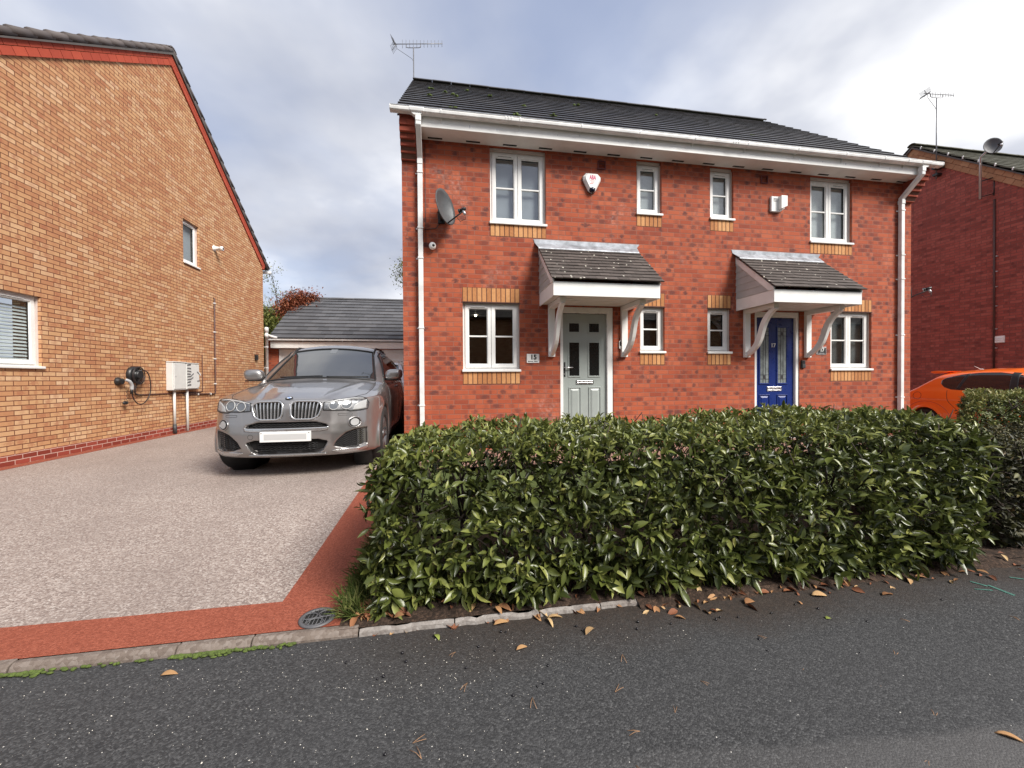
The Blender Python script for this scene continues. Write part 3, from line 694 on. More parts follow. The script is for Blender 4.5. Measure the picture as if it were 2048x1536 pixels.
# porch canopies
CY, CZ0, CZ1 = -0.80, 2.338, 2.535
for sx in (-1, 1):
    cx = sx * 1.765; h = 0.81; x0, x1 = cx - h, cx + h
    c = MB(); c.box(x0, x1, CY - 0.018, CY, CZ0, CZ1)
    for e in (0, 1):
        a, b = (x0, x0 + 0.018) if e == 0 else (x1 - 0.018, x1)
        c.box(a, b, CY, 0.0, CZ0 - 0.005, CZ1 - 0.003)
    o_c = c.build('porch_canopy', M_white, semi, bevel=0.003)
    s = MB(); s.box(x0 + 0.018, x1 - 0.018, CY, 0.0, CZ0 + 0.02, CZ0 + 0.036)
    for k in range(5): s.box(x0 + 0.02, x1 - 0.02, CY + 0.10 + k * 0.15, CY + 0.112 + k * 0.15, CZ0 + 0.016, CZ0 + 0.021)
    s.build('canopy_soffit', M_soffit, o_c, local=False)
    ry0, rz0, ry1, rz1 = CY - 0.06, CZ1 + 0.015, 0.0, 3.285
    t = MB(); tile_courses(t, x0 - 0.035, x1 + 0.035, ry0, rz0, ry1, rz1, 0.099, 0.165, 0.017, 0.05, 0.004)
    o_t = t.build('canopy_roof', M_browntile, o_c, local=False, tint=True)
    sl_ = (rz1 - rz0) / (ry1 - ry0)
    for e in (0, 1):
        xx = x0 + 0.004 if e == 0 else x1 - 0.018
        g = MB(); n = 7; zt = lambda y: rz0 + (y - ry0) * sl_ - 0.02
        g.prism([(CY, CZ1), (0.0, CZ1), (0.0, zt(0.0))], 'X', xx, xx + 0.012)
        for k in range(n):
            za = CZ1 + k * 0.115; zb2 = za + 0.115; ya = ry0 + (za + 0.02 - rz0) / sl_; yb = ry0 + (zb2 + 0.02 - rz0) / sl_
            if ya > -0.03: break
            f0, f1 = (xx - 0.012, xx - 0.001)
            if e: f0, f1 = xx + 0.024, xx + 0.013
            vs = [(f0, ya + 0.06, za), (f0, 0.0, za), (f1, 0.0, zb2), (f1, min(-0.002, yb + 0.06), zb2)]
            g.add(vs + [(xx + 0.006, p[1], p[2]) for p in vs], [(0, 1, 2, 3), (3, 2, 1, 0), (0, 4, 5, 1)])
        g.build('side_cladding', M_white, o_c, local=False)
        b = MB(); d = 0.105
        xo = xx - 0.010 if e == 0 else xx + 0.008
        b.prism([(CY - 0.02, CZ1 - 0.005), (CY - 0.02 + 0.10, CZ1 - 0.005), (0.0, zt(0.0) - d), (0.0, zt(0.0) + 0.005), (CY - 0.02, zt(CY - 0.02) + 0.005)], 'X', xo - 0.006, xo + 0.020)
        b.build('bargeboard', M_white, o_c, local=False, bevel=0.003)
    fl = MB(); L0, L1 = cx - 0.905, cx + 0.905; l0, l1 = cx - 0.855, cx + 0.83
    fl.add([(L0, -0.006, 3.395), (L1, -0.006, 3.395), (l1 + 0.03, -0.008, 3.335), (l0 - 0.03, -0.008, 3.335), (l1, -0.145, 3.222), (l0, -0.145, 3.222), (l1, -0.150, 3.205), (l0, -0.150, 3.205)],
           [(3, 2, 1, 0), (5, 4, 2, 3), (7, 6, 4, 5)])
    o_f = fl.build('lead_flashing', M_lead, o_c, local=False)
    sd = o_f.modifiers.new('solid', 'SOLIDIFY'); sd.thickness = 0.004
    for bx in (sx * 1.765 - 0.62, sx * 1.765 + 0.62):
        k = MB(); k.box(bx - 0.052, bx + 0.052, -0.055, 0.0, 1.522, CZ0 + 0.015); k.box(bx - 0.050, bx + 0.050, -0.66, -0.055, CZ0 - 0.055, CZ0 + 0.015)
        n = 14; up_, dn_ = [], []
        for i in range(n + 1):
            t_ = i / n
            py = -0.045 - 0.60 * t_; pz = 1.56 + (CZ0 - 0.06 - 1.56) * t_
            q = 0.055 * math.sin(2 * math.pi * (t_ - 0.02))
            tn = Vector((-0.60, CZ0 - 0.06 - 1.56)).normalized(); nn = Vector((-tn.y, tn.x))
            wd_ = 0.036 + 0.018 * math.sin(math.pi * t_) ** 2
            c0 = Vector((py, pz)) - nn * q * -1
            up_.append(tuple(c0 - nn * wd_)); dn_.append(tuple(c0 + nn * wd_))
        k.prism(up_ + dn_[::-1], 'X', bx - 0.030, bx + 0.030)
        k.build('bracket', M_white, o_c, local=False, bevel=0.004)

# ------------------------------------------------------------------ small things fixed to the pair
dish = thing('satellite_dish', (-4.03, 0.0, 3.62), 'grey satellite dish on the brick beside the left downpipe', 'satellite dish')
def make_dish(parent, c, aim, rx, rz_, mat):
    d = Vector(aim).normalized(); s = d.cross(Vector((0, 0, 1))).normalized(); u = s.cross(d).normalized()
    V = []; F = []; n = 28; m = 7
    for layer in (0, 1):
        for i in range(m + 1):
            r = i / m
            for j in range(n):
                a = 2 * math.pi * j / n
                p = Vector(c) + s * (rx * r * math.cos(a)) + u * (rz_ * r * math.sin(a)) + d * (0.075 * r * r - 0.012 * layer)
                V.append(p)
    off = (m + 1) * n
    for i in range(m):
        for j in range(n):
            k = (j + 1) % n; F.append((i * n + j, (i + 1) * n + j, (i + 1) * n + k, i * n + k)); F.append((off + i * n + j, off + i * n + k, off + (i + 1) * n + k, off + (i + 1) * n + j))
    for j in range(n):
        k = (j + 1) % n; F.append((m * n + j, off + m * n + j, off + m * n + k, m * n + k))
    b = MB(); b.add(V, F, True); b.build('reflector', mat, parent)
    e = MB(); tip = Vector(c) + d * 0.33 - u * (rz_ * 0.55); e.tube([Vector(c) - u * rz_ * 0.92 + d * 0.05, tip - u * 0.03], 0.011, 8)
    e.build('feed_arm', M_black, parent)
    l = MB(); l.tube([tip + d * 0.06, tip - d * 0.03], 0.022, 10); l.tube([tip - d * 0.03, tip - d * 0.05], 0.030, 12); o = l.build('receiver', M_black, parent)
    l2 = MB(); l2.tube([tip + d * 0.02 - u * 0.025, tip + d * 0.035 - u * 0.085], 0.02, 10); l2.tube([tip - d * 0.05, tip - d * 0.056], 0.028, 12); l2.build('receiver_cap', M_steel, o)
    k = MB(); k.tube([tip + d * 0.035 - u * 0.085, tip + d * 0.03 - u * 0.15, tip - d * 0.06 - u * 0.15, tip - d * 0.10 - u * 0.08], 0.004, 6); k.build('cable', M_black, parent)
    return d, u, s
make_dish(dish, (-4.10, -0.23, 3.69), (0.80, -0.58, 0.18), 0.23, 0.27, M_darkdish := plain('dish_mesh', (0.075, 0.08, 0.085, 1), 0.5, 0.2, var=0.12, scale=20))
k = MB(); k.box(-4.16, -4.06, -0.025, 0.0, 3.55, 3.75); k.tube([(-4.11, -0.02, 3.6), (-4.11, -0.12, 3.6), (-4.15, -0.2, 3.66)], 0.018, 8); k.tube([(-4.12, -0.02, 3.56), (-4.2, -0.01, 3.47), (-4.36, -0.008, 3.45)], 0.005, 6)
k.build('wall_bracket', M_black, dish)
camt = thing('security_camera', (-4.247, 0.0, 3.19), 'white round security camera with a black lens by the left downpipe', 'camera')
k = MB(); k.lathe([(0.035, 0.0), (0.038, -0.02), (0.03, -0.03)], (-4.247, 0, 3.19), 'Y', 18); k.blob((-4.245, -0.06, 3.19), 0.054, 0.05, 0.058, 18, 12); k.build('housing', M_upvc, camt)
k = MB(); k.blob((-4.231, -0.1, 3.188), 0.022, 0.016, 0.022, 14, 10); k.build('lens', M_black, camt)
k = MB(); k.tube([(-4.345, -0.008, 4.75), (-4.345, -0.008, 3.45), (-4.34, -0.008, 3.22), (-4.27, -0.008, 3.19)], 0.0045, 6); k.build('cable', M_brown, camt)
# bell-shaped alarm
al = thing('burglar_alarm', (-1.70, 0, 4.34), 'white shield shaped alarm box lettered ABA with a dark blue lens', 'alarm box')
O = [(-0.095, 0.155), (0.095, 0.155), (0.15, 0.10), (0.148, 0.045), (0.06, -0.125), (0.0, -0.155), (-0.06, -0.125), (-0.148, 0.045), (-0.15, 0.10)]
k = MB(); k.prism([(-1.70 + p * 1.03, 4.335 + q * 1.03) for p, q in O], 'Y', -0.012, 0.0); k.build('back_plate', M_black, al)
k = MB(); n = len(O)
vs = [(-1.70 + p, -0.012, 4.335 + q) for p, q in O] + [(-1.70 + p, -0.04, 4.335 + q) for p, q in O] + [(-1.70 + p * 0.72, -0.075, 4.335 + q * 0.72 + 0.012) for p, q in O]
k.add(vs, [(i, n + i, n + (i + 1) % n, (i + 1) % n) for i in range(n)] + [(n + i, 2 * n + i, 2 * n + (i + 1) % n, n + (i + 1) % n) for i in range(n)] + [tuple(range(2 * n, 3 * n))])
k.build('cover', M_upvc, al, bevel=0.006)
k = MB(); k.blob((-1.70, -0.045, 4.225), 0.052, 0.042, 0.045, 14, 10); k.build('lens', plain('navy_lens', (0.004, 0.005, 0.02, 1), 0.15), al)
t_ = text_mesh('ABA', 0.095, M_pink, al, (0.0, -0.076, 0.066), (R(90), 0, 0), bold=0.03); fit_x(t_, 0.115)
k = MB()
for (a, b, z, hh) in ((-0.05, 0.05, 0.018, 0.005), (-0.028, 0.03, -0.004, 0.010), (-0.048, 0.012, -0.027, 0.012)): k.box(-1.70 + a, -1.70 + b, -0.0772, -0.074, 4.34 + z - hh / 2, 4.34 + z + hh / 2)
k.build('small_print', M_palepink, al)
# plain bell box on the right-hand house
bb = thing('bell_box', (1.752, 0, 4.22), 'plain white wedge fronted alarm box with louvre slots by the small window', 'alarm box')
k = MB()
k.prism([(1.62, 4.36), (1.885, 4.36), (1.885, 4.16), (1.80, 4.095), (1.62, 4.095)], 'Y', -0.045, 0.0)
k.prism([(1.755, 4.355), (1.88, 4.355), (1.88, 4.175), (1.755, 4.12)], 'Y', -0.115, -0.045)
k.build('case', M_upvc, bb, bevel=0.006)
k = MB()
for i in range(3): k.box(1.66, 1.725, -0.0475, -0.0445, 4.315 - i * 0.022, 4.323 - i * 0.022)
k.build('louvres', M_slot, bb)
# number plates and bells
n15 = thing('house_number_sign', (-2.686, 0, 1.496), 'white number 15 plaque on the wall left of the sage door', 'number sign')
k = MB(); k.box(-2.79, -2.585, -0.012, 0.0, 1.425, 1.568); k.build('plate', M_white, n15, bevel=0.003)
text_mesh('15', 0.105, M_ink, n15, (0.005, -0.0125, 0.018), (R(90), 0, 0), 'numerals', bold=0.045)
k = MB(); xq = -2.768
for wq in (0.016, 0.009, 0.011, 0.010, 0.009, 0.012, 0.0, 0.014, 0.010, 0.009, 0.011):
    if wq: k.box(xq, xq + wq, -0.0135, -0.0118, 1.441, 1.441 + (0.017 if wq > 0.012 else 0.012))
    xq += (wq or 0.012) + 0.003
k.build('small_print', M_darkmetal, n15)
k = MB()
for x in (-2.78, -2.597): k.lathe([(0.004, -0.002), (0.004, 0.003)], (x, -0.013, 1.487), 'Y', 8)
k.build('screws', M_steel, n15)
n17 = thing('house_number_sign', (2.69, 0, 1.644), 'black number 17 plaque with a silver border beside the right window', 'number sign')
k = MB(); k.box(2.588, 2.80, -0.010, 0.0, 1.576, 1.716); k.build('plate', M_chrome, n17, bevel=0.003)
k = MB(); k.box(2.625, 2.785, -0.0135, -0.0098, 1.597, 1.697); k.build('face', M_ink, n17)
text_mesh('17', 0.088, M_white, n17, (0.012, -0.0142, 0.012), (R(90), 0, 0), 'numerals')
k = MB(); k.box(2.64, 2.75, -0.0145, -0.013, 1.600, 1.607); k.build('small_print', M_steel, n17)
db = thing('doorbell', (-1.205, 0, 1.725), 'white and black video doorbell right of the sage door', 'doorbell')
k = MB(); k.prism([(-1.205 + 0.026 * math.cos(a) , 1.725 + (0.045 if math.sin(a) >= 0 else -0.045) + 0.026 * math.sin(a)) for a in np.linspace(0, 2 * math.pi, 20, endpoint=False)], 'Y', -0.026, 0.0); k.build('case', M_upvc, db, bevel=0.004)
k = MB(); k.prism([(-1.205 + 0.019 * math.cos(a) , 1.733 + (0.030 if math.sin(a) >= 0 else -0.012) + 0.019 * math.sin(a)) for a in np.linspace(0, 2 * math.pi, 20, endpoint=False)], 'Y', -0.028, -0.025); k.build('face', M_black, db)
db = thing('doorbell', (2.30, 0, 1.40), 'black doorbell camera low on the wall right of the blue door', 'doorbell')
k = MB(); k.box(2.262, 2.338, -0.03, 0.0, 1.33, 1.47); k.build('case', M_black, db, bevel=0.008)
k = MB(); k.box(2.278, 2.338, -0.034, -0.029, 1.34, 1.40); k.build('button_panel', M_darkmetal, db, bevel=0.004)
# roof aerials
def yagi(root, base, top, d, mat, length=0.85, n=13, refl=1.0, elem=0.16):
    m = MB(); m.tube([base, top], 0.014, 8); m.build('mast', mat, root)
    d = Vector(d).normalized(); c = Vector(top) + Vector((0, 0, 0.10)); s = Vector((0, 0, 1))
    b = MB(); a0, a1 = c - d * length * 0.42, c + d * length * 0.58; b.tube([a0, a1], 0.010, 6)
    b.tube([Vector(top) + d * 0.19 + Vector((0, 0, 0.10)), Vector(top) + d * 0.19 + Vector((0, 0, 0.02)), Vector(top) + d * 0.14, Vector(top) - d * 0.14, Vector(top) - d * 0.19 + Vector((0, 0, 0.02)), Vector(top) - d * 0.19 + Vector((0, 0, 0.10))], 0.009, 6)
    b.build('boom', mat, root)
    e = MB()
    for i in range(n):
        p = a0 + (a1 - a0) * (0.20 + 0.79 * i / (n - 1)); q = elem / 2 * (1.0 - 0.25 * i / n)
        e.tube([p - s * q, p + s * q], 0.005, 6)
    e.build('directors', mat, root)
    r = MB(); p = a0 + (a1 - a0) * 0.06; w_ = d.cross(s).normalized()
    for k in range(4):
        for sg in (-1, 1):
            q = p + s * sg * (0.04 + 0.05 * k) * refl - d * (0.02 + 0.035 * k) * refl
            r.tube([q - w_ * 0.14, q + w_ * 0.14], 0.005, 6)
    for sg in (-1, 1): r.tube([p + d * 0.02, p + s * sg * 0.22 * refl - d * 0.13 * refl], 0.007, 6)
    r.build('reflector', mat, root)
    cb = MB(); cb.tube([a0 + d * 0.1, a0 + d * 0.12 - s * 0.12, Vector(top) - s * 0.28 - d * 0.05, Vector(top) - s * 0.36], 0.005, 6); cb.build('cable', M_black, root)
ant = thing('roof_aerial', (-4.80, 4.70, 6.6), 'long thin TV aerial on a mast behind the left end of the main roof', 'aerial')
yagi(ant, (-4.80, 4.70, 6.6), (-4.80, 4.70, 9.93), (0.985, -0.17, 0.0), M_aerial, 1.32, 12, refl=0.75, elem=0.22)
k = MB(); k.box(-4.82, -4.69, 4.66, 4.74, 6.62, 6.68); k.box(-4.82, -4.69, 4.66, 4.74, 6.95, 7.01); k.build('wall_bracket', M_steel, ant)

# ------------------------------------------------------------------ tan brick house on the left
LX = -10.0; LY0, LY1 = -0.66, 8.34; LYM = (LY0 + LY1) / 2; LZE, LZR = 5.15, 8.42
lh = thing('detached_house', (LX, LYM, 0), 'tan brick house gable end with red brick verge beside the driveway', 'house')
lops = [(0.06, 0.835, 1.405, 2.44), (4.19, 4.80, 3.95, 4.95)]
w = MB()
wall_mesh(w, 'X', LX, -1, LY0, LY1, -0.3, LZE, lops, gable=(LYM, LZR))
wall_mesh(w, 'Y', LY0, 1, LX - 7, LX, -0.3, LZE, []); wall_mesh(w, 'Y', LY1, -1, LX - 7, LX, -0.3, LZE, [])
w.build('wall', M_tan, lh)
window(lh, (0, 0.06 - LYM, 1.405), R(90), 0.775, 1.035, 1, blind='venetian', bars=False, pane=M_glassside)
window(lh, (0, 4.19 - LYM, 3.95), R(90), 0.61, 1.0, 1, blind='near', bm=M_blind, pane=M_glassside, bars=False)
# red brick verge courses under the tiles
def verge_band(root, X, out, y0, z0, y1, z1, off, wdt, mat, proud, name='verge_bricks', rows=1):
    L = math.hypot(y1 - y0, z1 - z0); dy, dz = (y1 - y0) / L, (z1 - z0) / L
    ny, nz = (-dz, dy) if dy > 0 else (dz, -dy)
    m = MB()
    for r in range(rows):
        o0, o1 = off - wdt * (r + 1) / rows + 0.004, off - wdt * r / rows - 0.004
        s = -0.02 + (0.11 if r % 2 else 0.0)
        while s < L - 0.02:
            e = min(L, s + 0.217); m.tint = rnd.random()
            vs = []
            for xx in (X + out * proud, X - out * 0.02):
                for ss, oo in ((s, o0), (e, o0), (e, o1), (s, o1)): vs.append((xx, y0 + dy * ss + ny * oo, z0 + dz * ss + nz * oo))
            f = [(0, 1, 2, 3), (7, 6, 5, 4), (0, 4, 5, 1), (1, 5, 6, 2), (2, 6, 7, 3), (3, 7, 4, 0)]
            m.add(vs, f); s += 0.225
    return m.build(name, mat, root, tint=True, bevel=0.003)
verge_band(lh, LX, 1, LY0 - 0.1, LZE - 0.07, LYM, LZR, 0.02, 0.23, M_redtrim, 0.028, rows=2)
verge_band(lh, LX, 1, LY1 + 0.1, LZE - 0.07, LYM, LZR, 0.02, 0.23, M_redtrim, 0.030, rows=2)
def gable_roof(root, x0, x1, ye0, ye1, ze, ym, zr, mat, gauge=0.32, tw=0.33, th=0.022, under=None):
    t = MB()
    tile_courses(t, x0, x1, ye0, ze, ym, zr, gauge, tw, th, 0.05, 0.004); tile_courses(t, x0, x1, ye1, ze, ym, zr, gauge, tw, th, 0.05, 0.004)
    o = t.build('roof', mat, root, tint=True)
    u = MB(); e0 = 0.05
    u.prism([(ye0 + e0, ze - 0.012), (ym, zr - 0.02), (ye1 - e0, ze - 0.012), (ye1 - e0, ze - 0.03), (ym, zr - 0.075), (ye0 + e0, ze - 0.03)], 'X', x0 + 0.012, x1 - 0.012)
    u.build('verge_mortar', under or M_grout, o, local=False)
    r = MB(); ridge_tiles(r, x0, x1, ym, zr + 0.03, 0.12, 0.45); r.build('ridge_tiles', mat, o, local=False, tint=True)
    return o
sl_l = (LZR - LZE) / (LYM - LY0)
gable_roof(lh, LX - 7.2, LX + 0.075, LY0 - 0.35, LY1 + 0.35, LZE - 0.35 * sl_l + 0.05, LYM, LZR + 0.06, M_ltile := tinted('brown_grey_tile', [(0.0, (0.06, 0.05, 0.048, 1)), (1.0, (0.13, 0.11, 0.105, 1))], 0.7, 9, 0.5, 0.3, 0.3))
vt = MB(); Lr = math.hypot(LYM - LY0 + 0.35, LZR - LZE + 0.35 * sl_l)
for sg in (-1, 1):
    for i in range(17):
        f0, f1 = i / 17.0, min(1.0, (i + 1.25) / 17.0); ya = (LY0 - 0.35) + (LYM - LY0 + 0.35) * f0; yb = (LY0 - 0.35) + (LYM - LY0 + 0.35) * f1
        za, zb = LZE - 0.35 * sl_l + 0.05 + (LZR + 0.01 - LZE + 0.35 * sl_l) * f0, LZE - 0.35 * sl_l + 0.05 + (LZR + 0.01 - LZE + 0.35 * sl_l) * f1
        if sg > 0: ya, yb = 2 * LYM - ya, 2 * LYM - yb
        vt.tint = rnd.random(); vt.tube([(LX + 0.03, ya, za + 0.045), (LX + 0.03, yb, zb + 0.02)], 0.062, 10, 0.050)
vt.build('verge_tiles', M_ltile, lh, tint=True)
c = MB(); c.tint = 0.5
for i in range(3): c.tint = rnd.random(); c.box(LX - 0.22, LX + 0.028, LY1 - 0.06 + 0.0, LY1 + 0.06 + 0.05 * i, LZE - 0.27 + i * 0.075, LZE - 0.20 + i * 0.075)
c.build('corbel', M_redtrim, lh, tint=True)
g = MB(); g.tube([(LX - 7, LY1 + 0.40, LZE - 0.28), (LX + 0.10, LY1 + 0.40, LZE - 0.28)], 0.055, 10); g.build('gutter', M_gutter, lh)
d = MB(); s = 0.04
d.sweep([(LX - 0.10, LY1 + 0.06, 2.72), (LX - 0.10, LY1 + 0.06, 0.0)], [(-s, -s), (s, -s), (s, s), (-s, s)], up=(1, 0, 0))
dp = thing('downpipe', (LX + 0.03, LY1 + 0.1, 0), 'white plastic downpipe at the far corner of the tan brick house', 'downpipe')
d = MB(); dx = LX + 0.06; dyy = LY1 + 0.08
d.lathe([(0.045, 0.0), (0.045, 2.62), (0.058, 2.62), (0.058, 2.74), (0.045, 2.74), (0.045, 2.80), (0.062, 2.80), (0.062, 2.95), (0.03, 2.97)], (dx, dyy, 0), 'Z', 16)
d.tube([(dx, dyy, 2.72), (dx + 0.14, dyy + 0.02, 2.66), (dx + 0.30, dyy + 0.05, 2.62)], 0.042, 12)
d.build('pipe', M_gutter, dp)
d = MB()
for z in (0.7, 1.6, 2.3): d.lathe([(0.05, z - 0.015), (0.053, z), (0.05, z + 0.015)], (dx, dyy, 0), 'Z', 16); d.box(dx - 0.1, dx, dyy - 0.02, dyy + 0.02, z - 0.01, z + 0.01)
d.build('pipe_clip', M_gutter, dp)
# wall-mounted bits on the tan gable
fl = thing('boiler_flue', (LX, 5.46, 4.65), 'short white boiler flue sticking out of the tan brick wall', 'flue')
k = MB(); k.lathe([(0.075, -0.005), (0.075, 0.012), (0.05, 0.02), (0.05, 0.16), (0.06, 0.165), (0.06, 0.21), (0.045, 0.22)], (LX, 5.46, 4.65), 'X', 18); k.build('pipe', M_white, fl)
k = MB(); k.lathe([(0.03, 0.221), (0.03, 0.223)], (LX, 5.46, 4.65), 'X', 14); k.build('outlet', M_slot, fl)
def meter_box(y0, y1, z0, z1, label, taped, pipe_y):
    t = thing('meter_box', (LX, (y0 + y1) / 2, 0), label, 'meter box')
    k = MB(); k.box(LX - 0.01, LX + 0.13, y0, y1, z0, z1); k.box(LX, LX + 0.145, y0 - 0.012, y1 + 0.012, z1, z1 + 0.02); k.build('box', M_mbox, t, bevel=0.012)
    k = MB()
    if not taped: k.box(LX + 0.13, LX + 0.142, y0 + 0.025, y1 - 0.02, z0 + 0.025, z1 - 0.02)
    else: k.prism([(y0 + 0.015, z0 + 0.02), (y1 - 0.10, z0 + 0.015), (y1 - 0.01, z0 + 0.05), (y1 + 0.02, z0 + 0.15), (y1 - 0.012, z0 + 0.22), (y1 - 0.012, z1 - 0.02), (y0 + 0.015, z1 - 0.02)], 'X', LX + 0.13, LX + 0.146)
    o = k.build('door', M_mbox, t, bevel=0.006)
    if not taped:
        k = MB(); k.lathe([(0.012, 0.0), (0.012, 0.006)], (LX + 0.142, y0 + 0.07, (z0 + z1) / 2), 'X', 12); k.build('lock', M_steel, o)
    else:
        k = MB()
        for i in range(8):
            z = z1 - 0.06 - i * 0.065; a = y0 - 0.004; L = 0.13 + rnd.uniform(-0.01, 0.02); q = rnd.uniform(-0.02, 0.02)
            k.prism([(a, z), (a + L, z + q), (a + L, z + q + 0.034), (a, z + 0.034)], 'X', LX + 0.1462, LX + 0.1482 + i * 0.0002)
        for (a, z, q) in ((y1 - 0.10, z1 - 0.20, -0.06), (y1 - 0.10, z0 + 0.17, 0.01), (y0 + 0.13, z1 - 0.30, 0.06), (y0 + 0.11, z1 - 0.38, 0.05)):
            k.prism([(a, z), (a + 0.10, z + q), (a + 0.10, z + q + 0.03), (a, z + 0.03)], 'X', LX + 0.1490, LX + 0.1502)
        k.build('tape', M_tape, o)
        k = MB(); k.prism([(y1 - 0.02, z1 - 0.22), (y1 + 0.05, z1 - 0.29), (y1 + 0.045, z1 - 0.25), (y1 - 0.01, z1 - 0.19)], 'X', LX + 0.148, LX + 0.151); k.build('torn_label', M_white, o)
    k = MB(); k.tube([(LX + 0.055, pipe_y, z0), (LX + 0.055, pipe_y, 0.22 if not taped else 0.02)], 0.026, 10); o = k.build('pipe', M_mbox, t)
    if not taped:
        k = MB(); k.tube([(LX + 0.055, pipe_y, 0.22), (LX + 0.06, pipe_y, 0.02)], 0.035, 10); k.build('pipe_sleeve', M_darkmetal, o)
M_mbox = plain('meter_box_plastic', (0.62, 0.62, 0.60, 1), 0.5, var=0.05)
M_tape = plain('duct_tape', (0.13, 0.13, 0.135, 1), 0.4, var=0.3, scale=30)
meter_box(3.54, 3.985, 0.975, 1.585, 'clean pale grey meter box on the tan brick wall nearest the charger', False, 3.70)
meter_box(4.01, 4.47, 0.985, 1.575, 'pale meter box patched with strips of dark tape on the tan wall', True, 4.15)
def wall_pipe(name, label, pts, r, clips):
    t = thing(name, pts[0], label, 'pipe')
    k = MB(); k.tube(pts, r, 8); k.build('pipe', M_brown, t)
    if clips:
        k = MB()
        for p, ax in clips:
            if ax: k.box(LX, LX + 0.045, p[0] - 0.012, p[0] + 0.012, p[1] - 0.022, p[1] + 0.022)
            else: k.box(LX, LX + 0.045, p[0] - 0.03, p[0] + 0.03, p[1] - 0.012, p[1] + 0.012)
        k.build('pipe_clips', M_white, t, bevel=0.004)
q = LX + 0.022
wall_pipe('waste_pipe', 'tall thin brown pipe with white clips down the tan wall behind the car', [(q - 0.04, 5.40, 3.35), (q, 5.40, 3.33), (q, 5.38, 0.88), (q, 5.36, 0.84), (q, 4.1, 0.87), (q, 4.06, 0.90)], 0.016, [((5.40, 3.20), 0), ((5.39, 2.45), 0), ((5.385, 1.75), 0), ((5.38, 1.1), 0), ((5.15, 0.845), 1), ((4.62, 0.855), 1), ((4.15, 0.868), 1)])
wall_pipe('cable_conduit', 'thin brown cable running up beside the taped meter box', [(q - 0.01, 4.84, 1.82), (q - 0.01, 4.83, 0.93), (q - 0.01, 4.7, 0.90), (q - 0.01, 2.75, 0.905), (q, 2.62, 0.94), (q + 0.02, 2.57, 1.10)], 0.010, None)
# EV charger
ev = thing('car_charger', (LX, 2.55, 1.25), 'black round car charger with a coiled cable and a hanging plug on the tan wall', 'car charger')
k = MB(); k.lathe([(0.16, 0.0), (0.16, 0.05), (0.13, 0.075), (0.085, 0.08), (0.085, 0.13), (0.075, 0.145)], (LX, 2.58, 1.30), 'X', 26); k.build('charge_unit', M_black, ev)
k = MB()
for i in range(5):
    rr = 0.115 + 0.011 * i; k.tube([(LX + 0.09 + 0.012 * (i % 2) + 0.006 * i, 2.58 + rr * math.cos(a), 1.285 + (rr + 0.01) * math.sin(a)) for a in np.linspace(0, 2 * math.pi, 26)], 0.0085, 6)
P = [(LX + 0.12, 2.66, 1.40), (LX + 0.13, 2.80, 1.33), (LX + 0.12, 2.88, 1.10), (LX + 0.11, 2.86, 0.90), (LX + 0.10, 2.72, 0.745), (LX + 0.10, 2.55, 0.75), (LX + 0.11, 2.43, 0.87), (LX + 0.11, 2.40, 0.98)]
def crom(P, n=6):
    P = [Vector(p) for p in P]; P = [P[0] * 2 - P[1]] + P + [P[-1] * 2 - P[-2]]; o = []
    for i in range(1, len(P) - 2):
        for k_ in range(n):
            t = k_ / n; a, b, c, d = P[i - 1:i + 3]
            o.append(0.5 * ((2 * b) + (c - a) * t + (2 * a - 5 * b + 4 * c - d) * t * t + (3 * b - a - 3 * c + d) * t ** 3))
    o.append(P[-2]); return o
k.tube(crom(P), 0.010, 7); k.tube(crom([(LX + 0.08, 2.60, 1.15), (LX + 0.06, 2.55, 1.0), (LX + 0.04, 2.62, 0.92), (LX + 0.025, 2.8, 0.905)]), 0.010, 7)
k.build('cable', plain('cable_rubber', (0.02, 0.014, 0.014, 1), 0.45), ev)
k = MB(); k.lathe([(0.075, 0.0), (0.075, 0.03), (0.055, 0.05), (0.055, 0.085)], (LX, 2.22, 1.175), 'X', 20); k.build('plug_holster', M_black, ev)
k = MB(); k.sweep(crom([(LX + 0.10, 2.27, 1.205), (LX + 0.13, 2.32, 1.17), (LX + 0.13, 2.37, 1.10), (LX + 0.12, 2.385, 1.02)]), [(0.026 * math.cos(a), 0.032 * math.sin(a)) for a in np.linspace(0, 2 * math.pi, 10, endpoint=False)], smooth=True, up=(1, 0, 0)); k.build('plug', plain('grey_plug', (0.42, 0.43, 0.44, 1), 0.4), ev)
k = MB(); k.tube([(LX + 0.12, 2.385, 1.03), (LX + 0.11, 2.395, 0.94)], 0.024, 10); k.build('cable_gland', M_black, ev)
k = MB(); k.tube([(LX + 0.10 + 0.008 * math.cos(a * 9), 2.30 + 0.012 * math.sin(a * 9), 1.02 - a * 0.1) for a in np.linspace(0, 2.2, 60)], 0.004, 5); k.build('coiled_cord', M_black, ev)
k = MB(); k.blob((LX + 0.07, 2.30, 0.775), 0.03, 0.065, 0.035, 12, 8); k.build('cap', M_black, ev)
k = MB(); k.prism([(2.555, 1.355), (2.62, 1.36), (2.62, 1.39), (2.555, 1.385)], 'X', LX + 0.12, LX + 0.135); k.build('badge', M_steel, ev)
vb = thing('wall_box', (LX, 7.75, 1.9), 'small black box high on the far end of the tan wall', 'box')
k = MB(); k.box(LX, LX + 0.06, 7.66, 7.80, 1.83, 2.0); k.box(LX + 0.06, LX + 0.075, 7.69, 7.77, 1.87, 1.93); k.build('case', M_black, vb, bevel=0.006)

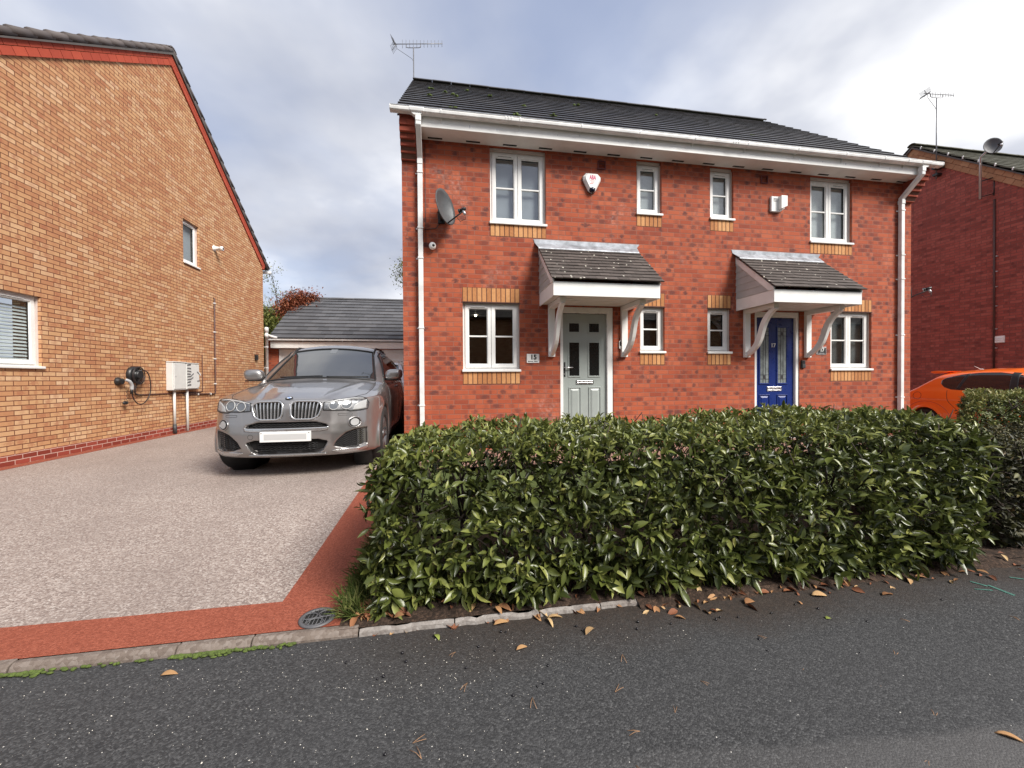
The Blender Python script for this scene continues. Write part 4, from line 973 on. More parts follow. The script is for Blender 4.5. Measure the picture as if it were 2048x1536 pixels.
# ------------------------------------------------------------------ red brick house on the right
RX = 10.2; RYM, RZR = 3.85, 8.16; RSL = 0.83; RYH = 4.2; RZE = RZR - RSL * RYH
rh = thing('brick_house', (RX, RYM, 0), 'dull red brick gable house beyond the orange car with buff verge bricks', 'house')
w = MB()
wall_mesh(w, 'X', RX, 1, RYM - RYH, RYM + RYH, -0.3, RZE, [], gable=(RYM, RZR))
wall_mesh(w, 'Y', RYM - RYH, 1, RX, RX + 8, -0.3, RZE, []); wall_mesh(w, 'Y', RYM + RYH, -1, RX, RX + 8, -0.3, RZE, [])
w.build('wall', M_dull, rh)
M_bufftrim = tinted('buff_trim_brick', [(0.0, (0.30, 0.14, 0.075, 1)), (1.0, (0.48, 0.28, 0.16, 1))], 0.85, 14, 0.5, 0.25, 0.3)
verge_band(rh, RX, -1, RYM - RYH - 0.1, RZE - 0.09, RYM, RZR, 0.0, 0.26, M_bufftrim, 0.03, rows=2)
verge_band(rh, RX, -1, RYM + RYH + 0.1, RZE - 0.09, RYM, RZR, 0.0, 0.26, M_bufftrim, 0.032, rows=2)
gable_roof(rh, RX - 0.10, RX + 8.2, RYM - RYH - 0.35, RYM + RYH + 0.35, RZE - 0.35 * RSL + 0.05, RYM, RZR + 0.06, plain_t := tinted('weathered_tile', [(0.0, (0.06, 0.06, 0.045, 1)), (1.0, (0.13, 0.125, 0.095, 1))], 0.8, 9, 0.5, 0.3, 0.3))
k = MB()
for i in range(12):
    yy = RYM - 0.25 - i * 0.33; zz = RZR + 0.06 - RSL * (RYM - yy) + 0.03
    k.box(RX - 0.108, RX - 0.075, yy - 0.012, yy + 0.012, zz - 0.045, zz + 0.03)
k.build('verge_clips', M_white, rh)
ra = thing('roof_aerial', (RX - 0.2, 3.2, 7.2), 'short TV aerial on a pole at the top of the right gable', 'aerial')
yagi(ra, (RX - 0.12, 3.2, 6.9), (RX - 0.12, 3.2, 9.25), (0.996, -0.085, 0.0), M_aerial, 0.95, 10, refl=0.45, elem=0.16)
k = MB(); k.box(RX - 0.17, RX, 3.14, 3.26, 7.00, 7.06); k.box(RX - 0.26, RX - 0.05, 3.05, 3.22, 7.16, 7.36); k.build('wall_bracket', M_black, ra)
rd_ = thing('satellite_dish', (RX - 0.1, 1.95, 6.0), 'grey satellite dish on a pole clamped to the right gable', 'satellite dish')
make_dish(rd_, (RX - 0.40, 1.85, 7.03), (-0.55, -0.80, 0.12), 0.18, 0.21, plain('grey_dish', (0.09, 0.092, 0.10, 1), 0.6, var=0.1))
k = MB(); k.tube([(RX - 0.25, 2.15, 5.85), (RX - 0.25, 2.15, 6.95), (RX - 0.36, 1.95, 7.0)], 0.025, 8)
k.build('pole', M_steel, rd_)
k = MB()
for z in (5.9, 6.32): k.tube([(RX, 2.02, z + 0.06), (RX - 0.25, 2.15, z), (RX, 2.30, z + 0.06)], 0.014, 6)
k.tube([(RX, 2.02, 6.38), (RX, 2.02, 5.9)], 0.014, 6); k.build('bracket', M_black, rd_)
cb = thing('cable_run', (RX, 2.0, 1.3), 'dark cable pipe running down the right gable from the dish', 'pipe')
k = MB(); k.tube([(RX - 0.02, 2.0, 5.8), (RX - 0.02, 1.99, 1.2)], 0.022, 8); k.build('pipe', M_brown, cb)
k = MB()
for z in (4.3, 3.9, 3.5, 3.0, 2.4, 1.9): k.box(RX - 0.03, RX, 1.93, 1.965, z - 0.012, z + 0.012)
k.build('pipe_clips', M_steel, cb)
vn = thing('wall_vent', (RX, 1.87, 2.1), 'small white louvred vent on the right gable wall', 'vent')
k = MB(); k.box(RX - 0.02, RX, 1.79, 1.98, 2.03, 2.21)
for i in range(3): k.prism([(RX - 0.035, 2.05 + i * 0.05), (RX - 0.018, 2.09 + i * 0.05), (RX - 0.018, 2.05 + i * 0.05)], 'Y', 1.80, 1.97)
k.build('grille', M_upvc, vn)
pw = thing('waste_pipe', (RX, 5.0, 2.05), 'short dark pipe running along the right gable wall', 'pipe')
k = MB(); k.tube([(RX - 0.035, 6.4, 2.13), (RX - 0.035, 4.42, 2.17), (RX - 0.10, 4.36, 2.18)], 0.03, 8); k.build('pipe', M_black, pw)
k = MB(); k.lathe([(0.05, -0.02), (0.055, -0.10)], (RX, 4.40, 2.175), 'X', 14); k.build('flange', M_black, pw)
sd2 = thing('satellite_dish', (HW, 0.35, 2.9), 'black dish edge peeping past the right corner of the pair', 'satellite dish')
make_dish(sd2, (HW + 0.10, 0.22, 2.92), (0.72, -0.66, 0.2), 0.20, 0.26, M_darkdish)
k = MB(); k.box(HW, HW + 0.03, 0.25, 0.37, 2.84, 3.0); k.tube([(HW + 0.02, 0.32, 2.9), (HW + 0.07, 0.26, 2.9)], 0.02, 8); k.build('wall_bracket', M_black, sd2)

# ------------------------------------------------------------------ garage
GYF = 9.0; GX0, GX1 = -10.15, -3.9
ga = thing('garage', (-7.0, GYF + 2.6, 0), 'red brick garage with a grey tiled roof and white doors', 'garage')
w = MB(); wall_mesh(w, 'Y', GYF, 1, GX0, GX1, -0.1, 2.62, [(-9.80, -4.75, -0.1, 2.28)])
for x, i in ((GX0, 1), (GX1, -1)): wall_mesh(w, 'X', x, i, GYF, GYF + 5.2, -0.1, 2.62, [], gable=(GYF + 2.6, 4.42))
wall_mesh(w, 'Y', GYF + 5.2, -1, GX0, GX1, -0.1, 2.62, []); w.build('wall', M_oldred, ga)
gable_roof(ga, GX0 + 0.15, GX1, GYF - 0.30, GYF + 5.5, 2.60, GYF + 2.6, 4.55, M_slate, 0.30, 0.36, 0.034)
f = MB(); f.box(-9.95, GX1, GYF - 0.26, GYF - 0.235, 2.30, 2.52); f.box(-9.95, GX1, GYF - 0.235, GYF, 2.30, 2.32); f.build('fascia', M_white, ga)
gutter(ga, -10.0, GX1, GYF - 0.32, 2.60, M_gutter, [-8.9, -7.6, -6.3, -5.2], [], [], 0.85)
for a, b in ((-9.79, -4.76),):
    k = MB(); k.ring(a, b, -0.1, 2.275, 0.09, GYF + 0.03, GYF + 0.11)
    o = k.build('door_frame', M_white, ga)
    k = MB(); k.box(a + 0.09, b - 0.09, GYF + 0.05, GYF + 0.09, -0.05, 2.185)
    k.box(a + 0.12, b - 0.12, GYF + 0.044, GYF + 0.05, 0.06, 2.05)
    for i in range(17): z = 0.1 + i * 0.11; k.prism([(GYF + 0.044, z), (GYF + 0.032, z + 0.004), (GYF + 0.044, z + 0.075)], 'X', a + 0.18, b - 0.18)
    k.build('garage_door', M_upvc, o, local=False)
    k = MB(); k.box((a + b) / 2 - 0.06, (a + b) / 2 + 0.06, GYF + 0.02, GYF + 0.05, 0.85, 0.89); k.build('handle', M_black, o, local=False)
# house far behind the tree
fh = thing('distant_house', (-14.5, 30, 0), 'distant house showing a dark roof slope behind the green tree', 'house')
w = MB(); wall_mesh(w, 'Y', 26, 1, -22, -13.0, 0, 4.8, []); wall_mesh(w, 'X', -13.0, -1, 26, 34, 0, 4.8, [], gable=(30, 7.2)); w.build('wall', M_oldred, fh)
gable_roof(fh, -22.2, -12.9, 25.6, 34.4, 4.7, 30, 7.25, M_slate, 0.5, 1.0)
# house across the road, seen in the windows
oh = thing('facing_house', (-2, -19, 0), 'long tan brick terrace across the road, mirrored in the windows', 'house')
w = MB(); wall_mesh(w, 'Y', -17.0, -1, -14, 30, 0, 4.9, [(9, 10.2, 0.9, 2.1), (14, 15.2, 0.9, 2.1), (19, 20.2, 0.9, 2.1), (24, 25.2, 0.9, 2.1), (-9, -7.8, 0.9, 2.1), (-6, -5.1, 0, 2.1), (-3.5, -2.3, 0.9, 2.1), (1, 2.2, 0.9, 2.1), (4, 4.9, 0, 2.1)])
for x, i in ((-14, 1), (30, -1)): wall_mesh(w, 'X', x, i, -24, -17, 0, 4.9, [], gable=(-20.5, 7.6))
wall_mesh(w, 'Y', -24, 1, -14, 30, 0, 4.9, [])
w.build('wall', M_tan, oh)
gable_roof(oh, -14.1, 30.1, -24.4, -16.6, 4.75, -20.5, 7.6, M_browntile, 0.33, 0.66)
for a, b, z0 in ((9, 10.2, 0.9), (14, 15.2, 0.9), (19, 20.2, 0.9), (24, 25.2, 0.9), (-9, -7.8, 0.9), (-3.5, -2.3, 0.9), (1, 2.2, 0.9), (-6, -5.1, 0.0), (4, 4.9, 0.0)):
    k = MB(); k.ring(a, b, z0, 2.1, 0.06, -17.1, -17.03); o = k.build('window' if z0 else 'door', M_upvc, oh)
    k = MB(); k.box(a + 0.06, b - 0.06, -17.08, -17.06, z0 + 0.06, 2.04); k.build('pane', M_frost, o, local=False)
# ------------------------------------------------------------------ car bodies: a rounded implicit solid meshed once per car
def curve(pts, n=600, sm=9):
    p = np.array(pts, float); xs = np.linspace(p[0, 0], p[-1, 0], n); ys = np.interp(xs, p[:, 0], p[:, 1])
    k = int(n * sm / 400) * 2 + 1
    pad = np.concatenate([2 * ys[0] - ys[1:k // 2 + 1][::-1], ys, 2 * ys[-1] - ys[-k // 2:-1][::-1]])
    w = np.hanning(k + 2)[1:-1]; w /= w.sum()
    ys = np.convolve(pad, w, 'valid')[:n]
    return lambda q: np.interp(q, xs, ys)
def smax(a, b, k):
    h = np.clip(0.5 + 0.5 * (a - b) / k, 0, 1); return b + (a - b) * h + k * h * (1 - h)
def smin(a, b, k): return -smax(-a, -b, k)
def poly_sd(px, py, V):
    V = np.asarray(V, float); d = np.full(px.shape, 1e9); s = np.ones(px.shape)
    for i in range(len(V)):
        a, b = V[i], V[i - 1]; e = b - a; wx, wy = px - a[0], py - a[1]
        t = np.clip((wx * e[0] + wy * e[1]) / (e @ e), 0, 1)
        d = np.minimum(d, (wx - e[0] * t) ** 2 + (wy - e[1] * t) ** 2)
        c1, c2, c3 = py >= a[1], py < b[1], e[0] * wy > e[1] * wx
        s = np.where((c1 & c2 & c3) | (~c1 & ~c2 & ~c3), -s, s)
    return s * np.sqrt(d)
def make_sdf(S):
    T, W, F, G, B = (curve(S[k]) for k in 'TWFGB')
    TC, WC, WS, RS = (curve(S[k]) for k in ('TC', 'WC', 'WS', 'RS'))
    TP = curve(S['TP'])
    def hull(P):
        y, x, z = np.abs(P[..., 0]), P[..., 1], P[..., 2]
        rdg = 0.016 * np.exp(-((y - (0.335 + 0.22 * x)) / 0.06) ** 2) * np.clip((1.5 - x) * 3, 0, 1) * np.clip(x * 5, 0, 1)
        top = (z - (T(x) + rdg - S['crown'] * (y / 0.9) ** 2)) * 0.95
        side = y - (W(z) - TP(x))
        front = (F(z) + G(y) - x) * 0.93
        back = (x - (B(z) - 0.35 * np.clip((y - 0.35) / 0.6, 0, 1) ** 2.2)) * 0.95
        a = smax(top, side, S['k1']); a = smax(a, front, S['k2']); a = smax(a, back, 0.10); a = smax(a, S['zb'] - z, 0.05)
        c = z - (TC(x) - 0.07 * (y / 0.6) ** 2)
        cs = (y - WC(z)) * 0.93
        cw = (WS(z) + 0.16 * (y / 0.7) ** 2 - x) * 0.5
        cr = (x - (RS(z) - 0.10 * (y / 0.7) ** 2)) * S.get('rn', 0.6)
        b = smax(c, cs, 0.085); b = smax(b, cw, 0.035); b = smax(b, cr, 0.06); b = smax(b, 0.8 - z, 0.02)
        d = smin(a, b, S.get('kb', 0.035))
        for ax in S['axles']:
            r = np.hypot(x - ax, z - S['wr'])
            lip = smax(np.abs(r - S['ar'] - 0.022) - 0.020, y - (S['flare']), 0.03); lip = smax(lip, 0.55 - y, 0.02); lip = smax(lip, S['zb'] + 0.02 - z, 0.02)
            d = smin(d, lip, 0.05)
            d = smax(d, -np.maximum(r - S['ar'], 0.60 - y), 0.012)
        return d
    def full(P):
        d = hull(P)
        y, x, z = P[..., 0], P[..., 1], P[..., 2]
        m = (x < 0.9)
        if S.get('carve'):
            dd = d[m]; yy = np.abs(y[m]); zz = z[m]; base = d[m].copy()
            for V, dep in S['carve']:
                dd = smax(dd, -np.maximum(poly_sd(yy, zz, V), -(base + dep)), 0.008)
            d[m] = dd
        return d
    return hull, full
def surface_nets(f, lo, hi, h):
    ax = [np.arange(lo[i], hi[i] + h, h) for i in range(3)]
    X, Y, Z = np.meshgrid(*ax, indexing='ij'); Sg = np.empty(X.shape, np.float32)
    for i in range(X.shape[0]): Sg[i] = f(np.stack([X[i], Y[i], Z[i]], -1))
    ins = Sg < 0; n = np.array(Sg.shape) - 1
    acc = np.zeros((*n, 3), np.float32); cnt = np.zeros(n, np.int16)
    sl = lambda o, m: tuple(slice(o[i], o[i] + m[i]) for i in range(3))
    for a in range(3):
        b, c = (a + 1) % 3, (a + 2) % 3
        for u in (0, 1):
            for v in (0, 1):
                o = [0, 0, 0]; o[b] = u; o[c] = v; o2 = list(o); o2[a] = 1
                A, Bv = Sg[sl(o, n)], Sg[sl(o2, n)]; cr = (A < 0) != (Bv < 0)
                t = np.where(cr, A / np.where(cr, A - Bv, 1), 0)
                acc[..., a] += t; acc[..., b] += cr * u; acc[..., c] += cr * v; cnt += cr
    act = cnt > 0; idx = np.full(n, -1, np.int32); idx[act] = np.arange(act.sum())
    g = np.argwhere(act); V = (g + acc[act] / cnt[act][:, None]) * h + np.array(lo)
    Fs = []
    for a in range(3):
        b, c = (a + 1) % 3, (a + 2) % 3
        lo_ = [0, 0, 0]; m = [0, 0, 0]; m[a] = n[a]; lo_[b] = 1; lo_[c] = 1; m[b] = n[b] - 1; m[c] = n[c] - 1
        o2 = list(lo_); o2[a] += 1
        A, Bv = ins[sl(lo_, m)], ins[sl(o2, m)]
        q = []
        for (u, v) in ((-1, -1), (0, -1), (0, 0), (-1, 0)):
            o = list(lo_); o[b] += u; o[c] += v; q.append(idx[sl(o, m)])
        q = np.stack(q, -1)
        Fs.append(q[A & ~Bv]); Fs.append(q[~A & Bv][:, ::-1])
    return V, np.concatenate(Fs)
def grad(f, P, e=0.006):
    g = np.stack([f(P + np.eye(3)[i] * e) - f(P - np.eye(3)[i] * e) for i in range(3)], -1)
    return g / np.maximum(1e-9, np.linalg.norm(g, axis=-1, keepdims=True))
def march(f, P, D, far=2.5, n=260):
    """first hit of rays P + t D"""
    P = np.asarray(P, float); D = np.asarray(D, float) * np.ones_like(P); t = np.zeros(len(P)); hit = np.zeros(len(P), bool); tl = t.copy()
    dt = far / n
    for i in range(n):
        s = f(P + D * (t[:, None])); new = (~hit) & (s < 0); hit |= new
        t = np.where(hit, t, t + dt)
    a, b = t - dt, t
    for i in range(18):
        m = (a + b) / 2; s = f(P + D * m[:, None]); b = np.where(s < 0, m, b); a = np.where(s < 0, a, m)
    return P + D * b[:, None], hit
SUV = dict(
    T=[(-0.3, 0.70), (0, 0.855), (0.12, 0.895), (0.35, 0.95), (0.75, 1.02), (1.15, 1.08), (1.45, 1.115), (2.2, 1.13), (3.6, 1.16), (4.3, 1.14), (4.9, 1.05)],
    W=[(0.1, 0.84), (0.22, 0.885), (0.32, 0.905), (0.45, 0.925), (0.7, 0.935), (0.84, 0.935), (0.95, 0.915), (1.05, 0.885), (1.15, 0.85), (1.3, 0.80)],
    TP=[(-0.2, 0.05), (0.5, 0.0), (1.5, 0.0), (3.6, 0.0), (4.7, 0.06)],
    F=[(0.1, 0.14), (0.22, 0.075), (0.30, 0.025), (0.36, 0.008), (0.5, 0.0), (0.6, 0.008), (0.68, 0.02), (0.78, 0.035), (0.88, 0.06), (0.95, 0.10), (1.05, 0.2)],
    G=[(0, 0), (0.25, 0.008), (0.45, 0.04), (0.6, 0.095), (0.72, 0.175), (0.8, 0.26), (0.86, 0.36), (0.91, 0.50), (0.95, 0.70), (1.1, 1.6)],
    B=[(0.1, 4.5), (0.3, 4.6), (0.6, 4.66), (0.9, 4.62), (1.1, 4.52), (1.3, 4.4)],
    TC=[(0.8, 1.3), (1.6, 1.54), (1.95, 1.63), (2.3, 1.675), (2.8, 1.685), (3.3, 1.66), (3.9, 1.57), (4.3, 1.48), (4.7, 1.35)],
    WC=[(0.7, 0.90), (1.0, 0.855), (1.15, 0.825), (1.3, 0.78), (1.45, 0.725), (1.58, 0.665), (1.7, 0.58)],
    WS=[(0.8, 0.82), (1.06, 1.22), (1.2, 1.45), (1.35, 1.71), (1.5, 1.98), (1.6, 2.18), (1.72, 2.5)],
    RS=[(0.8, 4.75), (1.1, 4.55), (1.3, 4.38), (1.5, 4.12), (1.62, 3.9), (1.75, 3.7)],
    crown=0.085, k1=0.07, k2=0.05, zb=0.235, axles=(0.88, 3.69), wr=0.37, ar=0.405, flare=0.925, carve=[])
CARX, CARY, CARZ, CARYAW, CARS = -5.855, -1.38, 0.045, R(0.5), 1.03
# ------------------------------------------------------------------ END CAR CORE
# ------------------------------------------------------------------ ground
def Hs(t): t = np.clip(t, 0, 1); return t * t * (3 - 2 * t)
def H(x, y): return 0.05 * Hs((y + 4.1) / 2.6) * Hs((x + 9.7) / 2.6)
def sheet(name, x0, x1, y0, y1, z, mat, step=0.5, f=None):
    nx, ny = max(1, int((x1 - x0) / step)), max(1, int((y1 - y0) / step))
    xs, ys = np.linspace(x0, x1, nx + 1), np.linspace(y0, y1, ny + 1); X, Y = np.meshgrid(xs, ys, indexing='ij')
    Z = np.full(X.shape, float(z)) + (f(X, Y) if f else 0)
    V = np.stack([X, Y, Z], -1).reshape(-1, 3); i = np.arange(nx * (ny + 1)).reshape(nx, ny + 1)[:, :ny].ravel()
    F = np.stack([i, i + ny + 1, i + ny + 2, i + 1], -1)
    return tag(np_mesh(name, V, F, mat), kind='structure')
def speckle(name, stops, cell, grain_bump, patch, patch_amt, rough=0.9, specks=None, extra=None):
    t = NT(name)
    vo = t.n('ShaderNodeTexVoronoi'); vo.inputs['Scale'].default_value = cell; t.l(t.obj(), vo.inputs['Vector'])
    rv = t.xyz(vo.outputs['Color'])[0]
    fn = t.noise(cell * 0.55, 2)
    c = t.ramp(t.math('ADD', t.math('MULTIPLY', rv, 0.75), t.math('MULTIPLY', fn, 0.25)), stops)
    big = t.ramp(t.noise(0.9, 5, 0.6), [(0.3, 0.0), (0.7, 1.0)])
    c = t.mix(t.math('MULTIPLY', big, patch_amt), c, patch)
    if specks:
        v2 = t.n('ShaderNodeTexVoronoi'); v2.inputs['Scale'].default_value = specks[0]; t.l(t.obj(), v2.inputs['Vector'])
        a = t.math('GREATER_THAN', t.xyz(v2.outputs['Color'])[1], specks[1]); b = t.math('LESS_THAN', v2.outputs['Distance'], specks[2])
        c = t.mix(t.math('MULTIPLY', a, b), c, specks[3])
    if extra: c = extra(t, c)
    t.set(c, rough, spec=0.3)
    h = t.math('ADD', t.math('MULTIPLY', vo.outputs['Distance'], -0.8), t.math('MULTIPLY', rv, 0.5))
    t.bump(h, grain_bump, 0.006)
    return t.m
def road_extra(t, c):
    x, y, z = t.xyz()
    # soil washed out along the edging, ragged
    d = t.math('ADD', y, t.math('MULTIPLY', t.noise(1.3, 5), 0.55))
    m = t.math('MULTIPLY', t.ramp(t.math('MULTIPLY', t.math('ADD', d, 5.0), 1.0), [(0.62, 0.0), (0.90, 1.0)]), t.math('MULTIPLY', t.ramp(t.math('MULTIPLY', t.math('ADD', x, 6.0), 0.1), [(0.12, 0.0), (0.22, 1.0)]), 0.75))
    c = t.mix(m, c, t.ramp(t.noise(60, 3), [(0.3, (0.020, 0.014, 0.010, 1)), (0.7, (0.050, 0.034, 0.024, 1))]))
    # pale worn tar joint running across the lower right
    L = t.math('ADD', t.math('MULTIPLY', t.math('ADD', x, 2.6), 0.10), t.math('ADD', y, 5.28))
    L = t.math('ADD', L, t.math('MULTIPLY', t.math('SUBTRACT', t.noise(2.5, 4), 0.5), 0.08))
    w = t.ramp(t.math('ABSOLUTE', L), [(0.0, 1.0), (0.10, 0.75), (0.13, 0.0)])
    w = t.math('MULTIPLY', w, t.ramp(t.math('MULTIPLY', t.math('ADD', x, 4.2), 0.25), [(0.05, 0.0), (0.45, 1.0)]))
    return t.mix(t.math('MULTIPLY', w, 0.5), c, (0.115, 0.11, 0.108, 1))
M_road = speckle('asphalt', [(0.0, (0.016, 0.016, 0.017, 1)), (0.45, (0.036, 0.036, 0.037, 1)), (0.8, (0.066, 0.066, 0.067, 1)), (1.0, (0.145, 0.145, 0.143, 1))], 165, 0.45, (0.055, 0.055, 0.057, 1), 0.35, 0.75,
                 specks=(36, 0.90, 0.075, (0.62, 0.60, 0.55, 1)), extra=road_extra)
M_resin = speckle('resin_gravel', [(0.0, (0.10, 0.075, 0.066, 1)), (0.3, (0.24, 0.188, 0.165, 1)), (0.55, (0.33, 0.272, 0.238, 1)), (0.8, (0.45, 0.39, 0.35, 1)), (1.0, (0.66, 0.62, 0.57, 1))], 112, 0.6, (0.20, 0.16, 0.142, 1), 0.50, 0.7)
M_redresin = speckle('red_resin', [(0.0, (0.15, 0.036, 0.019, 1)), (0.5, (0.245, 0.066, 0.037, 1)), (0.9, (0.33, 0.10, 0.060, 1)), (1.0, (0.55, 0.29, 0.20, 1))], 130, 0.6, (0.25, 0.06, 0.032, 1), 0.40, 0.75)
M_kerb = speckle('kerb_concrete', [(0.0, (0.11, 0.085, 0.07, 1)), (0.5, (0.17, 0.138, 0.115, 1)), (1.0, (0.26, 0.225, 0.20, 1))], 60, 0.4, (0.13, 0.10, 0.085, 1), 0.55, 0.85)
M_kerbpale = speckle('pale_kerb', [(0.0, (0.22, 0.20, 0.185, 1)), (1.0, (0.40, 0.38, 0.36, 1))], 60, 0.4, (0.10, 0.075, 0.06, 1), 0.8, 0.85)
M_soil = speckle('soil', [(0.0, (0.016, 0.010, 0.007, 1)), (0.6, (0.042, 0.026, 0.018, 1)), (1.0, (0.10, 0.062, 0.042, 1))], 70, 1.0, (0.03, 0.02, 0.014, 1), 0.4, 0.95)
M_lawn = speckle('turf', [(0.0, (0.03, 0.045, 0.012, 1)), (1.0, (0.09, 0.12, 0.03, 1))], 60, 1.0, (0.06, 0.08, 0.02, 1), 0.4, 0.95)
M_paving = speckle('paving', [(0.0, (0.22, 0.12, 0.09, 1)), (1.0, (0.36, 0.22, 0.17, 1))], 60, 0.4, (0.2, 0.13, 0.1, 1), 0.4, 0.9)
tag(sheet('ground', -400, 400, -400, 400, -0.09, M_lawn, 100), kind='structure')
sheet('road', -40, 40, -12.5, -4.270, -0.034, M_road, 2.0, lambda X, Y: 0.012 * Hs((X + 4.2) / 2.0) * Hs((Y + 5.0) / 0.7))
sheet('driveway', -14, -4.95, -3.965, 9.4, 0.0, M_resin, 0.25, H)
sheet('driveway_border', -14, -4.60, -4.235, -3.965, 0.0005, M_redresin, 0.25, H)
sheet('driveway_side_border', -4.95, -4.60, -3.965, 0.0, 0.0005, M_redresin, 0.25, H)
sheet('driveway_house_border', -4.95, -4.69, 0.0, 9.4, 0.0005, M_redresin, 0.25, H)
sheet('front_garden', -4.60, 4.7, -3.2, -1.2, 0.012, M_lawn, 0.5)
sheet('garden_path', -4.60, 4.7, -1.2, 0.0, 0.016, M_paving, 0.5, H)
sheet('side_driveway', 4.7, 10.2, -4.25, 14.0, 0.0, M_resin, 0.5)
sheet('soil_bed', -4.60, 4.7, -4.272, -3.2, 0.004, M_soil, 0.08, lambda X, Y: 0.012 * np.sin(X * 9.1 + 2 * np.sin(Y * 13)) * np.sin(Y * 17 + X) * Hs((Y + 4.235) * 8) - 0.004 * Hs((-4.2 - Y) * 14))
sheet('soil_verge', -3.10, 4.7, -4.34, -4.272, -0.019, M_soil, 0.034, lambda X, Y: 0.020 * Hs((Y + 4.34) / 0.068) - 0.012 * Hs((-Y - 4.30) / 0.04) + 0.004 * np.sin(X * 31 + 3 * np.sin(X * 7)))
m = MB(); m.prism([(LX - 0.02, -0.05), (LX + 0.11, 0.003), (LX + 0.06, 0.012), (LX, 0.02), (LX - 0.02, 0.02)], 'Y', LY0, LY1)
tag(m.build('wall_fillet', M_redresin), kind='structure')
m = MB()
prof = [(-4.288, -0.06), (-4.288, -0.020), (-4.280, -0.007), (-4.266, 0.001), (-4.236, 0.002), (-4.236, -0.06)]
xs = [-14.0] + list(np.arange(-13.2, -4.55, 0.915)) ; xs = sorted(xs + [-5.268])
xs = [x for x in xs if x < -4.6] + [-4.505]
for a, b in zip(xs[:-1], xs[1:]): m.prism([(p + rnd.uniform(-0.002, 0.002), q + (rnd.uniform(-0.003, 0.003))) for p, q in prof], 'X', a + 0.003, b - 0.003)
tag(m.build('kerb', M_kerb, bevel=0.003), kind='structure')
m = MB(); x = -4.50
for L in (0.44, 0.42, 0.32, 0.24):
    n = 8
    top = [(x + L * i / n, rnd.uniform(-0.006, 0.004)) for i in range(n + 1)]
    vs = []
    for (xx, jz) in top: vs += [(xx, -4.290 + jz, -0.05), (xx, -4.286 + jz, -0.014 + jz), (xx, -4.264 + jz * 2.5, -0.003 + jz), (xx, -4.254 + jz * 2, -0.05)]
    m.add(vs, [(4 * i + a, 4 * i + 4 + a, 4 * i + 5 + a, 4 * i + 1 + a) for i in range(n) for a in range(3)] + [(3, 2, 1, 0), (4 * n, 4 * n + 1, 4 * n + 2, 4 * n + 3)])
    x += L + 0.006
tag(m.build('kerb_pale', M_kerbpale), kind='structure')
# ------------------------------------------------------------------ cars
M_grey = paint('grey_car_paint', (0.30, 0.292, 0.29, 1), 0.80, 0.28, 0.10, 1.0, 0.40, (0.42, 0.40, 0.38, 1))
M_orange = paint('orange_car_paint', (0.95, 0.16, 0.008, 1), 0.0, 0.30, 0.03, 1.0, 0.05, (0.6, 0.12, 0.03, 1))
M_wcar = paint('white_car_paint', (0.72, 0.73, 0.75, 1), 0.0, 0.3, 0.02, 1.0, 0.1)
M_carglass = NT('car_glass').set((0.012, 0.014, 0.015, 1), 0.03, 0.0, 0.9)
M_screen = glass('windscreen_glass', clear=0.45, lo=0.10)
M_tyre = plain('tyre_rubber', (0.016, 0.016, 0.016, 1), 0.75, var=0.2, scale=30)
M_rim = plain('alloy', (0.22, 0.22, 0.225, 1), 0.35, 0.9)
M_trim = plain('black_trim', (0.012, 0.012, 0.013, 1), 0.55)
M_mesh = plain('intake_mesh', (0.014, 0.014, 0.015, 1), 0.6)
M_silver = plain('silver_trim', (0.55, 0.555, 0.56, 1), 0.25, 0.85, var=0.05)
M_lamp = plain('lamp_reflector', (0.27, 0.275, 0.28, 1), 0.30, 0.85, var=0.5, scale=28)
M_lampring = plain('lamp_ring', (0.36, 0.365, 0.365, 1), 0.25)
M_lampdark = plain('lamp_lens', (0.16, 0.17, 0.18, 1), 0.08, 0.4)
M_lens = glass('lamp_cover', clear=0.92, lo=0.06)
M_cabin = plain('car_interior', (0.035, 0.033, 0.032, 1), 0.8)
M_plate = plain('plate_white', (0.70, 0.70, 0.69, 1), 0.4, var=0.02)
M_plategrey = plain('plate_grey', (0.47, 0.47, 0.465, 1), 0.5, var=0.02)
def lerp_line(L, s):
    L = np.array(L, float); d = np.concatenate([[0], np.cumsum(np.linalg.norm(np.diff(L, axis=0), axis=1))]); d /= d[-1]
    return np.stack([np.interp(s, d, L[:, i]) for i in range(L.shape[1])], -1)
